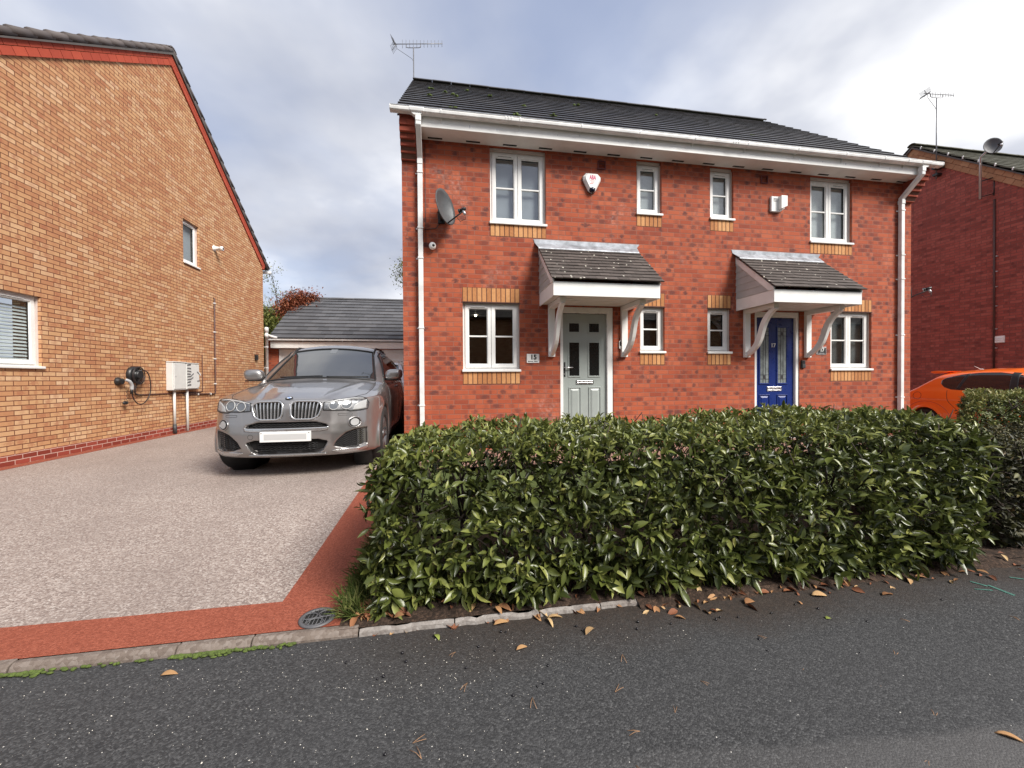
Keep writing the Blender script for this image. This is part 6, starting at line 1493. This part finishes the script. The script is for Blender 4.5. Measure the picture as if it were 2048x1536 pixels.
M_laurel = tinted('laurel_leaf', [(0.0, (0.022, 0.030, 0.009, 1)), (0.3, (0.060, 0.078, 0.018, 1)), (0.6, (0.128, 0.152, 0.034, 1)), (0.84, (0.25, 0.27, 0.075, 1)), (0.95, (0.25, 0.26, 0.07, 1)), (0.985, (0.34, 0.25, 0.10, 1)), (1.0, (0.22, 0.09, 0.04, 1))], 0.33, 60, 0.10, 0.5, 0.15, trans=0.22)
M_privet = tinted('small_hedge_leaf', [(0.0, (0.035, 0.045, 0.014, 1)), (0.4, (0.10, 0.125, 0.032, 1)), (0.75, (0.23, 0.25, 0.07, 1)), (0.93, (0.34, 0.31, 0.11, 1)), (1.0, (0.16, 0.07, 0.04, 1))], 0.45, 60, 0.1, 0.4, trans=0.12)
M_privetdark = tinted('dark_hedge_leaf', [(0.0, (0.012, 0.013, 0.006, 1)), (0.45, (0.030, 0.032, 0.011, 1)), (0.72, (0.065, 0.06, 0.022, 1)), (0.86, (0.15, 0.15, 0.055, 1)), (1.0, (0.16, 0.08, 0.04, 1))], 0.55, 60, 0.1, 0.3, trans=0.08)  # browner leaf, with the lower hedge's shade darkened into its colour
M_bark = plain('bark', (0.045, 0.032, 0.026, 1), 0.9, var=0.35, scale=30)
def hedge(name, label, foot, zt, n_tips, per, L0, mat, base_z=0.02, thin=None, inner=0, top_warm=0.0, open_base=0.0, group=None, seed=3, fuzz=0.05):
    """foot: quad (x,y) corners FL, FR, BR, BL; zt(x,y) top height; twig tips spread over front, top, ends and back"""
    rg = np.random.default_rng(seed)
    fp = np.array(foot, float); cen = fp.mean(0)
    root = thing(name, (cen[0], cen[1], 0), label, 'hedge', group)
    def sample(n, face):
        u, v = rg.random(n), rg.random(n)
        if face == 'front': v = np.where(rg.random(n) < 0.16, 0.16 * rg.random(n), v)
        FL, FR, BR, BL = fp
        if face == 'front': xy = FL + (FR - FL) * u[:, None]; nrm = np.array([FR[1] - FL[1], -(FR[0] - FL[0])])
        elif face == 'back': xy = BL + (BR - BL) * u[:, None]; nrm = np.array([-(BR[1] - BL[1]), (BR[0] - BL[0])])
        elif face == 'left': xy = FL + (BL - FL) * u[:, None]; nrm = np.array([-abs(BL[1] - FL[1]), (BL[0] - FL[0])])
        elif face == 'right': xy = FR + (BR - FR) * u[:, None]; nrm = np.array([abs(BR[1] - FR[1]), -(BR[0] - FR[0])])
        if face == 'top':
            xy = (FL * (1 - u)[:, None] + FR * u[:, None]) * (1 - v)[:, None] + (BL * (1 - u)[:, None] + BR * u[:, None]) * v[:, None]
            z = zt(xy[:, 0], xy[:, 1]); N = np.tile([0, 0, 1.0], (n, 1))
        else:
            nrm = nrm / np.linalg.norm(nrm); h = zt(xy[:, 0], xy[:, 1]); z = base_z + (h - base_z) * (v ** 0.9); N = np.tile([nrm[0], nrm[1], 0.0], (n, 1))
            bulge = 0.05 * np.sin(math.pi * np.clip(v, 0, 1)) - 0.07 * np.clip((v - 0.85) / 0.15, 0, 1) ** 2
            xy = xy + nrm * bulge[:, None]
            N[:, 2] += np.clip((v - 0.7) / 0.3, 0, 1) * 0.8
        return np.concatenate([xy, z[:, None]], 1), N
    W = np.linalg.norm(fp[1] - fp[0]); D = np.linalg.norm(fp[3] - fp[0]); Hh = float(np.mean(zt(fp[:, 0], fp[:, 1])))
    areas = dict(front=W * Hh, back=W * Hh * 0.6, left=D * Hh, right=D * Hh, top=W * D); tot = sum(areas.values())
    P, N = [], []
    for k, a in areas.items():
        p, q = sample(int(n_tips * a / tot), k); P.append(p); N.append(q)
    P, N = np.concatenate(P), np.concatenate(N); N /= np.linalg.norm(N, axis=1, keepdims=True)
    lump = 0.035 * (np.sin(P[:, 0] * 7.3 + 1.1) * np.sin(P[:, 2] * 9.1 + P[:, 1] * 6.7) + 0.7 * np.sin(P[:, 0] * 17 + P[:, 2] * 13))
    P = P + N * (lump + rg.normal(0, fuzz * 0.6, len(P)) * np.where(N[:, 2] > 0.8, 0.4, 1.0) - 0.03)[:, None]
    if thin is not None:
        keep = rg.random(len(P)) < thin(P); P, N = P[keep], N[keep]
    O, A, U, L, T, depth = [], [], [], [], [], []
    n = len(P)
    d = N + rg.normal(0, 0.45, (n, 3)) + np.array([0, 0, 0.25]); d /= np.linalg.norm(d, axis=1, keepdims=True)
    low = np.clip(1 - (P[:, 2] - base_z) / 0.25, 0, 1); d[:, 2] -= low * 0.8; d /= np.linalg.norm(d, axis=1, keepdims=True)
    e1 = np.cross(d, rg.normal(size=(n, 3))); e1 /= np.linalg.norm(e1, axis=1, keepdims=True); e2 = np.cross(d, e1)
    tipt = rg.random(n)
    for k in range(per):
        a = k * 2.4 + rg.normal(0, 0.4, n); op = rg.uniform(0.55, 1.25, n)
        dirn = d * np.cos(op)[:, None] + (e1 * np.cos(a)[:, None] + e2 * np.sin(a)[:, None]) * np.sin(op)[:, None]
        dirn = dirn + rg.normal(0, 0.42, (n, 3)); dirn[:, 2] += 0.12 - 0.25 * low * rg.random(n)
        O.append(P - d * (0.012 * k * rg.uniform(0.6, 1.4, n))[:, None]); A.append(dirn)
        up = d * 0.6 + np.array([0, 0, 0.8]) + rg.normal(0, 0.55, (n, 3)); U.append(up)
        ll = L0 * rg.uniform(0.5, 1.2, n) * np.where(rg.random(n) > 0.93, 1.3, 1.0) * (1 - 0.22 * np.clip((P[:, 2] - Hh + 0.12) / 0.12, 0, 1)) * (1 + 0.40 * low)
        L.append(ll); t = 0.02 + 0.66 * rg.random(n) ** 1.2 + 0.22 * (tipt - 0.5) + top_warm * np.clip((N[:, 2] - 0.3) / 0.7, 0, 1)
        r = rg.random(n); t = np.where(r > 0.90, 0.80 + 0.15 * rg.random(n), t); t = np.where(r > 0.985, 0.98 + 0.02 * rg.random(n), t); T.append(np.clip(t, 0, 1))
    if inner:
        q = sample(inner, 'front')[0]; FLm = cen
        dd = rg.uniform(0.06, 0.42, inner); inw = np.array([cen[0], cen[1]]) ; bk = (fp[3] - fp[0]) / np.linalg.norm(fp[3] - fp[0]); bk2 = (fp[2] - fp[1]) / np.linalg.norm(fp[2] - fp[1]); f_ = np.clip((q[:, 0] - fp[0][0]) / (fp[1][0] - fp[0][0]), 0, 1)[:, None]; q[:, :2] += dd[:, None] * (bk * (1 - f_) + bk2 * f_)
        if thin is not None: kp = rg.random(inner) < thin(q) ** 1.0; q = q[kp]
        m_ = len(q); O.append(q); A.append(rg.normal(size=(m_, 3))); U.append(rg.normal(size=(m_, 3)) + [0, 0, 0.8]); L.append(L0 * rg.uniform(0.6, 1.1, m_)); T.append(0.35 * rg.random(m_))  # inner leaves get only dark tints; the hedge's deep shade is coloured in
    O, A, U, L, T = (np.concatenate(q) for q in (O, A, U, L, T))
    O[:, 2] = np.maximum(O[:, 2], 0.012)
    o = scatter_leaves('foliage', O, A, U, L, L * np.random.default_rng(seed + 1).uniform(0.28, 0.46, len(L)), mat, root, T, loc=(cen[0], cen[1], 0))
    # woody frame: stems from the ground that fork towards the tips
    b = MB(); stems = int(W / 0.22); x0_, x1_ = fp[:, 0].min() + 0.12, fp[:, 0].max() - 0.12
    for i in range(stems):
        f = (i + 0.5) / stems + rg.uniform(-0.03, 0.03); mid = (fp[0] * (1 - f) + fp[1] * f) * 0.55 + (fp[3] * (1 - f) + fp[2] * f) * 0.45
        g = Vector((mid[0], mid[1], 0)); top = float(zt(mid[0], mid[1]))
        s1 = g + Vector((rg.uniform(-0.06, 0.06), rg.uniform(-0.08, 0.08), top * 0.35)); b.tube([g, (g + s1) / 2 + Vector((rg.uniform(-.02, .02), 0, 0)), s1], 0.016, 6, 0.012)
        for k in range(4):
            e = s1 + Vector((rg.uniform(-0.22, 0.22), rg.uniform(-0.42, 0.38), rg.uniform(0.10, top * 0.58))); e.x = min(max(e.x, x0_), x1_); md = (s1 + e) / 2 + Vector((rg.uniform(-.05, .05), rg.uniform(-.05, .05), 0.03))
            b.tube([s1, md, e], 0.010, 5, 0.005)
            for j in range(3):
                e2_ = e + Vector((rg.uniform(-0.10, 0.10), rg.uniform(-0.16, 0.12), rg.uniform(-0.03, 0.14))); b.tube([md.lerp(e, 0.4 + 0.2 * j), e2_], 0.005, 4, 0.0025)
    idx = rg.choice(len(P), min(len(P), 900), replace=False)
    for i in idx: b.tube([Vector(P[i] - d[i] * 0.16), Vector(P[i])], 0.0032, 4, 0.0022)
    b.build('branches', M_bark, root)
    return root
def hole(P):
    g = np.ones(len(P))
    for (x, z, rx, rz, k) in ((-4.08, 0.50, 0.11, 0.11, 0.75), (-3.96, 0.30, 0.09, 0.06, 0.5), (-3.70, 0.52, 0.07, 0.05, 0.4), (-3.2, 0.42, 0.08, 0.05, 0.3), (-2.6, 0.55, 0.12, 0.06, 0.4), (-1.9, 0.35, 0.12, 0.06, 0.4)):
        g *= 1 - k * np.exp(-(((P[:, 0] - x) / rx) ** 2 + ((P[:, 2] - z) / rz) ** 2) * 1.2)
    g *= np.where((P[:, 0] < -3.7) & (P[:, 1] > -4.0), 0.85, 1.0)
    return g
big_top = lambda x, y: 0.825 + 0.085 * (np.asarray(x) + 4.5) / 4.0 + 0.02 * np.sin(np.asarray(x) * 3.1) + 0.0 * np.asarray(y)
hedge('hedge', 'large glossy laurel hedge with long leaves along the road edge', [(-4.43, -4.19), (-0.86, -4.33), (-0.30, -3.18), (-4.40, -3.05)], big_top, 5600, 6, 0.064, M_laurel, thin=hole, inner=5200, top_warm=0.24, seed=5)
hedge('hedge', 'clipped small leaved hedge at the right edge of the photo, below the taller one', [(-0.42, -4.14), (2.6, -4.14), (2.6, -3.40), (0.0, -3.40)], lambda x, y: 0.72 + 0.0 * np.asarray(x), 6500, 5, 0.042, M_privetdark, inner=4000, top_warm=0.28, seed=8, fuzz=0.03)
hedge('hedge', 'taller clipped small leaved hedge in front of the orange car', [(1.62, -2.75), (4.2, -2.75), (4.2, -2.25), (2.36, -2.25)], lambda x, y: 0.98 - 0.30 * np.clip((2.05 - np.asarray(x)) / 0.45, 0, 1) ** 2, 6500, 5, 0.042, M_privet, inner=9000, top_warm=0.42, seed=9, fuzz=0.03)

def tree(name, label, base, h, blobs, n, L0, mat, seed, trunk=0.12, flat=0.6, cat='tree'):
    rg = np.random.default_rng(seed); root = thing(name, base, label, cat)
    b = MB(); top = Vector((base[0], base[1], base[2] + h * 0.55)); b.tube([Vector(base), (Vector(base) + top) / 2 + Vector((0.1, 0, 0)), top], trunk, 9, trunk * 0.55)
    O, A, U, T = [], [], [], []
    tot = sum(q[3] * q[4] * q[5] for q in blobs)
    for (x, y, z, rx, ry, rz) in blobs:
        c = Vector((x, y, z)); b.tube([top.lerp(Vector(base), 0.35), (top + c) / 2, c], trunk * 0.45, 6, trunk * 0.12)
        m = int(n * rx * ry * rz / tot); nt = max(3, m // 14)
        v = rg.normal(size=(nt, 3)); v /= np.linalg.norm(v, axis=1, keepdims=True); r = rg.random(nt) ** 0.4
        tips = np.array([x, y, z]) + v * r[:, None] * np.array([rx, ry, rz])
        for q in tips[:: max(1, nt // 25)]: b.tube([c.lerp(Vector(q), 0.15), Vector(q)], trunk * 0.10, 4, 0.004)
        tt = rg.random(nt)
        for k in range(14):
            O.append(tips + rg.normal(0, L0 * 1.3, (nt, 3))); A.append(rg.normal(size=(nt, 3)) + [0, 0, -0.3]); U.append(rg.normal(size=(nt, 3)) * 0.6 + [0, 0, 1]); T.append(np.clip(0.55 * tt + 0.45 * rg.random(nt), 0, 1))
    O, A, U, T = (np.concatenate(q) for q in (O, A, U, T)); L = L0 * rg.uniform(0.6, 1.2, len(O))
    scatter_leaves('crown', O, A, U, L, L * 0.5, mat, root, T, tmpl=leaf_template(2), loc=base)
    b.build('trunk', M_bark, root)
    return root
M_treeleaf = tinted('tree_leaf', [(0.0, (0.04, 0.055, 0.012, 1)), (0.5, (0.12, 0.135, 0.028, 1)), (0.85, (0.20, 0.20, 0.045, 1)), (1.0, (0.30, 0.25, 0.07, 1))], 0.6, 30, 0.1, 0.3, trans=0.2)
M_copper = tinted('copper_leaf', [(0.0, (0.07, 0.018, 0.010, 1)), (0.5, (0.22, 0.06, 0.028, 1)), (0.85, (0.36, 0.13, 0.06, 1)), (1.0, (0.50, 0.28, 0.16, 1))], 0.6, 30, 0.1, 0.3, trans=0.15)
tree('leafy_tree', 'olive green tree crown between the tan house and the garage', (-12.9, 15.5, 0), 5.0, [(-13.0, 15.2, 3.9, 1.1, 1.0, 0.75), (-12.3, 15.0, 4.0, 0.7, 0.9, 0.7), (-13.4, 15.4, 3.2, 1.2, 1.0, 0.8), (-11.9, 14.9, 3.3, 0.7, 0.8, 0.6), (-12.8, 15.2, 4.4, 0.7, 0.7, 0.45)], 9000, 0.13, M_treeleaf, 21)
tree('thin_tree', 'sparse twiggy treetop against the sky left of the garage roof', (-12.6, 17.5, 0), 6.0, [(-12.9, 17.5, 5.6, 0.9, 0.6, 0.55), (-12.2, 17.4, 5.5, 0.6, 0.5, 0.4), (-13.2, 17.4, 6.9, 0.5, 0.5, 0.8)], 520, 0.11, M_treeleaf, 22, 0.07)
tree('copper_bush', 'rust red leafy climber spilling over the garage roof corner', (-10.25, 11.2, 0.0), 4.0, [(-9.95, 11.0, 4.30, 0.42, 0.4, 0.34), (-9.62, 11.2, 4.50, 0.34, 0.35, 0.22), (-10.22, 10.9, 4.0, 0.30, 0.4, 0.3), (-10.0, 10.6, 3.85, 0.26, 0.3, 0.18), (-9.3, 11.3, 4.58, 0.22, 0.3, 0.10)], 4200, 0.10, M_copper, 23, 0.05, cat='shrub')
tree('tall_tree', 'small sprig of tree showing left of the main house wall', (-5.4, 17, 0), 8.0, [(-6.35, 17, 7.1, 0.55, 0.5, 0.35), (-6.2, 17, 6.6, 0.6, 0.5, 0.35), (-6.3, 17, 7.5, 0.4, 0.4, 0.3), (-5.4, 17, 7.4, 1.0, 0.8, 1.2)], 2600, 0.12, M_treeleaf, 24, 0.12)
# ------------------------------------------------------------------ grass, litter and other bits on the ground
def RZ(x, y):
    x = np.asarray(x, float); y = np.asarray(y, float); return -0.034 + 0.012 * Hs((x + 4.2) / 2.0) * Hs((y + 5.0) / 0.7)
rg = np.random.default_rng(33)
M_grass = tinted('grass_blade', [(0.0, (0.035, 0.055, 0.012, 1)), (0.6, (0.10, 0.14, 0.03, 1)), (1.0, (0.28, 0.27, 0.10, 1))], 0.6, 30, 0.1, 0.3, trans=0.2)
n = 1300; t = rg.random(n); x = -4.55 + rg.normal(0, 0.035, n).clip(-0.06, 0.1); y = -4.20 + 1.15 * t ** 1.2
O = np.stack([x, y, np.full(n, 0.004)], -1); A = np.stack([rg.normal(-0.35, 0.5, n), rg.normal(-0.1, 0.5, n), np.full(n, 0.9)], -1)
gr = scatter_leaves('grass', O, A, rg.normal(size=(n, 3)), rg.uniform(0.04, 0.13, n), rg.uniform(0.003, 0.006, n), M_grass, None, rg.random(n), leaf_template(3, 0.1, 0.35))
tag(gr, 'fringe of rough grass between the red border and the laurel hedge', 'grass', kind='stuff')
M_dry = tinted('dry_leaf', [(0.0, (0.06, 0.022, 0.012, 1)), (0.4, (0.20, 0.075, 0.035, 1)), (0.75, (0.36, 0.20, 0.09, 1)), (1.0, (0.55, 0.42, 0.22, 1))], 0.7, 40, 0.2, 0.3, 0.3)
n = 520
x = np.concatenate([rg.uniform(-4.5, -0.9, 360), rg.normal(-4.52, 0.04, 60), rg.uniform(-3.0, 1.6, 100)]); y = np.concatenate([rg.uniform(-4.27, -3.7, 360), rg.normal(-4.17, 0.04, 60), rg.normal(-4.33, 0.05, 100)])
y[:120] = -4.27 - np.abs(rg.normal(0, 0.035, 120)) * (x[:120] > -3.2)
O = np.stack([x, y, np.where(y < -4.25, RZ(x, y) + 0.006, 0.018)], -1); A = np.stack([rg.normal(size=n), rg.normal(size=n), rg.normal(0, 0.18, n)], -1); U = np.stack([rg.normal(0, 0.4, n), rg.normal(0, 0.4, n), np.ones(n)], -1)
ll = rg.uniform(0.025, 0.075, n)
li = scatter_leaves('leaf_litter', O, A, U, ll, ll * rg.uniform(0.3, 0.55, n), M_dry, None, rg.random(n), leaf_template(4, 0.3, 0.2)); tag(li, 'brown leaf litter lying along the foot of the hedges', 'leaf litter', kind='stuff')
def ground_pt(u, v, z):
    """world point where the view through photo pixel (u, v) meets height z; used once to place fallen leaves where they lie"""
    d = _r * (u - 1024) / 800 - _up * (v - 768) / 800 + _f; k = (z - CAM[2]) / d.z; return Vector(CAM) + d * k
def fallen(name, u, v, L, wd, ang, tint, label, group=None, fold=0.30, curl=0.22, cat='leaf', tilt=0.10):
    p = ground_pt(u, v, -0.03); z = float(RZ(p.x, p.y)) + 0.006
    T, TF = leaf_template(6, fold, curl); a = Vector((math.cos(ang), math.sin(ang), tilt))
    o = scatter_leaves(name, np.array([[p.x, p.y, z]]) - np.array([[a.x, a.y, 0]]) * L / 2, np.array([list(a)]), np.array([[rnd.uniform(-.3, .3), rnd.uniform(-.3, .3), 1.0]]), np.array([L]), np.array([wd]), M_dry, None, np.array([tint]), (T, TF), loc=(p.x, p.y, z))
    o.location = (p.x, p.y, z); sd = o.modifiers.new('solid', 'SOLIDIFY'); sd.thickness = 0.0006
    return tag(o, label, cat, group)
fallen('fallen_leaf', 1180, 1263, 0.085, 0.030, 0.75, 0.92, 'pale tan curled leaf on the tarmac right of the two long yellow leaves')
fallen('fallen_leaf', 1003, 1247, 0.085, 0.026, 0.25, 0.86, 'flat buff leaf lying against the pale kerb')
fallen('fallen_leaf', 1078, 1226, 0.115, 0.032, 2.2, 0.98, 'long pale yellow leaf standing at the end of the pale kerb')
fallen('fallen_leaf', 1100, 1246, 0.075, 0.020, -1.3, 0.99, 'narrow cream leaf just in front of the long yellow leaf')
fallen('fallen_leaf', 1110, 1236, 0.085, 0.022, 0.1, 0.95, 'shredded cream leaf beside the long yellow leaf')
fallen('fallen_leaf', 1044, 1297, 0.060, 0.020, 0.35, 0.85, 'curled orange brown leaf pair alone on the tarmac')
fallen('fallen_leaf', 338, 1349, 0.060, 0.026, 0.1, 0.84, 'small tan star shaped leaf on the tarmac before the drive', curl=0.2)
fallen('fallen_leaf', 2024, 1478, 0.080, 0.020, -0.75, 0.80, 'brown leaf with a dark stem at the right edge of the road')
fallen('fallen_leaf', 1360, 1238, 0.05, 0.018, -0.4, 0.72, 'small orange leaf on the tarmac below the middle of the hedge')
fallen('fallen_leaf', 1500, 1208, 0.08, 0.04, 0.3, 0.62, 'rusty leaf heap curled under the middle of the laurel hedge')
fallen('fallen_leaf', 1640, 1195, 0.09, 0.035, -0.2, 0.90, 'broad pale leaf on the tarmac under the right half of the hedge')
fallen('fallen_leaf', 1775, 1193, 0.075, 0.028, 0.1, 0.58, 'dull orange leaf on the tarmac under the right end of the hedge')
M_greenleaf = plain('fresh_leaf', (0.22, 0.26, 0.06, 1), 0.5)
g1 = fallen('fallen_leaf', 874, 1274, 0.045, 0.026, -1.0, 0.9, 'small yellow green leaf on the tarmac in front of the kerb'); g1.data.materials[0] = M_greenleaf
g2 = fallen('fallen_leaf', 1657, 1240, 0.035, 0.022, 0.2, 0.9, 'bright green scrap of leaf alone on the tarmac'); g2.data.materials[0] = M_greenleaf
M_needle = plain('pine_needle', (0.30, 0.17, 0.09, 1), 0.7)
proto = None
for (u, v) in ((1515, 1273), (1605, 1345), (1230, 1385), (1065, 1395), (825, 1487), (1272, 1531), (1790, 1313), (1900, 1320), (2040, 1243), (1770, 1382), (1350, 1426), (1280, 1463), (1400, 1362), (1693, 1362), (1858, 1520), (843, 1518), (935, 1366), (912, 1304), (1245, 1310), (1870, 1436), (1820, 1246)):
    p = ground_pt(u, v, -0.03); z = float(RZ(p.x, p.y)) + 0.004
    if proto is None:
        m = MB(); m.tube([(0, 0, 0.001), (0.022, 0.005, 0.004), (0.045, 0.014, 0.001)], 0.0009, 5); m.tube([(0, 0, 0.001), (0.022, -0.004, 0.003), (0.044, -0.006, 0.001)], 0.0009, 5)
        proto = m.build('pine_needle', M_needle); o = proto; tag(o, 'tiny brown pair of pine needles lying on the tarmac road', 'pine needle', 'pine needles on the road')
    else: o = proto.copy(); col.objects.link(o)
    o.location = (p.x, p.y, z); o.rotation_euler = (0, 0, rnd.uniform(0, 6.28)); s = rnd.uniform(0.7, 1.15); o.scale = (s, s, s)
M_berry = plain('berry_black', (0.008, 0.007, 0.010, 1), 0.25)
proto = None
for (u, v) in ((812, 1323), (932, 1336), (755, 1358), (767, 1353), (1026, 1391), (1075, 1373), (805, 1306), (1096, 1332), (1002, 1264), (1012, 1265), (1276, 1246), (1153, 1254), (957, 1294), (990, 1302), (770, 1509), (1274, 1260), (1342, 1250), (1440, 1238), (1476, 1238), (1591, 1213), (1636, 1221), (1734, 1246), (1883, 1203), (1518, 1281), (1535, 1304), (1720, 1308), (1543, 1230), (1432, 1242), (692, 1325), (1087, 1368), (1165, 1262), (1289, 1225)):
    p = ground_pt(u, v, -0.03); z = float(RZ(p.x, p.y)) + 0.005
    if proto is None:
        m = MB(); m.blob((0, 0, 0), 0.0055, 0.0055, 0.0048, 10, 7); m.tube([(0, 0, 0.004), (0.004, 0.002, 0.009)], 0.0006, 4)
        proto = m.build('berry', M_berry); o = proto; tag(o, 'tiny black berry fallen on the tarmac road', 'berry', 'black berries on the road')
    else: o = proto.copy(); col.objects.link(o)
    o.location = (p.x, p.y, z); o.rotation_euler = (0, 0, rnd.uniform(0, 6.28)); s = rnd.uniform(0.75, 1.2); o.scale = (s, s, s)
# moss in the joint between edging and tarmac
m = MB()
for k in range(420):
    x = rnd.choice([rnd.uniform(-5.28, -4.78), rnd.uniform(-5.28, -5.0), rnd.uniform(-6.2, -5.75), rnd.uniform(-5.75, -5.3)]) ; 
    if -5.75 < x < -5.3 and rnd.random() < 0.75: continue
    m.blob((x, -4.290 - abs(rnd.gauss(0, 0.010)), -0.030 + rnd.uniform(0, 0.006)), rnd.uniform(0.006, 0.016), rnd.uniform(0.004, 0.010), rnd.uniform(0.003, 0.008), 6, 4)
tag(m.build('moss', M_moss), 'bright green moss in the joint below the driveway edging', 'moss', kind='stuff')
# scattered grit, light bits on the tarmac
M_grit = plain('pale_grit', (0.66, 0.62, 0.54, 1), 0.8, var=0.3, scale=200)
O = []; n = 1000
for k in range(n):
    if k % 3: u, v = rnd.uniform(0, 2048), 1270 + 266 * rnd.random() ** 1.4
    else: u, v = rnd.gauss(1000, 260), rnd.gauss(1340, 50)
    if v < 1340 - u * 0.1: continue
    p = ground_pt(u, v, -0.03)
    if p.y > -4.32: continue
    O.append((p.x, p.y, float(RZ(p.x, p.y)) + 0.002))
O = np.array(O); n = len(O); ll = rg.uniform(0.0015, 0.0042, n) * np.where(rg.random(n) > 0.93, 1.8, 1.0)
gt = scatter_leaves('grit', O, np.stack([rg.normal(size=n), rg.normal(size=n), np.full(n, 0.15)], -1), np.tile([0, 0, 1.0], (n, 1)), ll, ll * rg.uniform(0.5, 1.0, n), M_grit, None, rg.random(n), leaf_template(2, -0.8, 0.4)); tag(gt, 'pale crumbs of grit scattered over the dark tarmac', 'grit', kind='stuff')
# drain cover in the corner of the red border
dr = thing('drain_cover', (-4.72, -4.160, 0.004), 'round grey slotted drain cover in the corner of the red border', 'drain cover')
m = MB(); m.lathe([(0.0001, 0.0), (0.078, 0.0)], (-4.72, -4.160, 0.0035), 'Z', 36, cap=False); m.build('opening', M_slot, dr)
m = MB(); cx, cy, cz = -4.72, -4.160, 0.008; m.lathe([(0.066, -0.004), (0.066, 0.002), (0.0835, 0.002), (0.0835, -0.005)], (cx, cy, cz), 'Z', 40, cap=False)
for xx in np.arange(-0.060, 0.061, 0.0172):
    q = math.sqrt(max(0, 0.067 ** 2 - xx * xx)); m.tube([(cx + xx, cy - q, cz), (cx + xx, cy + q, cz)], 0.0022, 5)
for (ox, oy, r) in ((-0.038, 0.012, 0.034), (0.034, 0.026, 0.034), (0.0, -0.040, 0.036)): m.tube([(cx + ox + r * math.cos(a), cy + oy + r * 0.8 * math.sin(a), cz + 0.001) for a in np.linspace(0, 2 * math.pi, 26)], 0.0030, 6)
m.tube([(cx - 0.064, cy - 0.012, cz), (cx, cy - 0.004, cz), (cx + 0.064, cy + 0.004, cz)], 0.0028, 5)
m.build('grate', plain('drain_plastic', (0.085, 0.085, 0.09, 1), 0.5), dr)
# teal marking paint sprayed at the kerb line
M_teal = plain('teal_marking_paint', (0.045, 0.13, 0.105, 1), 0.8, var=0.4, scale=40)
m = MB()
for (u0, v0, u1, v1, w_) in ((1940, 1163, 1975, 1172, 0.010), (1975, 1170, 2030, 1190, 0.012), (1950, 1178, 1985, 1180, 0.006), (2020, 1155, 2048, 1158, 0.008)):
    a, b = ground_pt(u0, v0, -0.02), ground_pt(u1, v1, -0.02); d = (b - a).normalized(); s = Vector((-d.y, d.x, 0))
    m.add([a - s * w_ * 0.4, b - s * w_, b + s * w_ * 0.8, a + s * w_], [(0, 1, 2, 3)])
m.v = [(p[0], p[1], float(RZ(p[0], p[1])) + 0.004) for p in m.v]
tag(m.build('road_marking', M_teal), kind='structure')
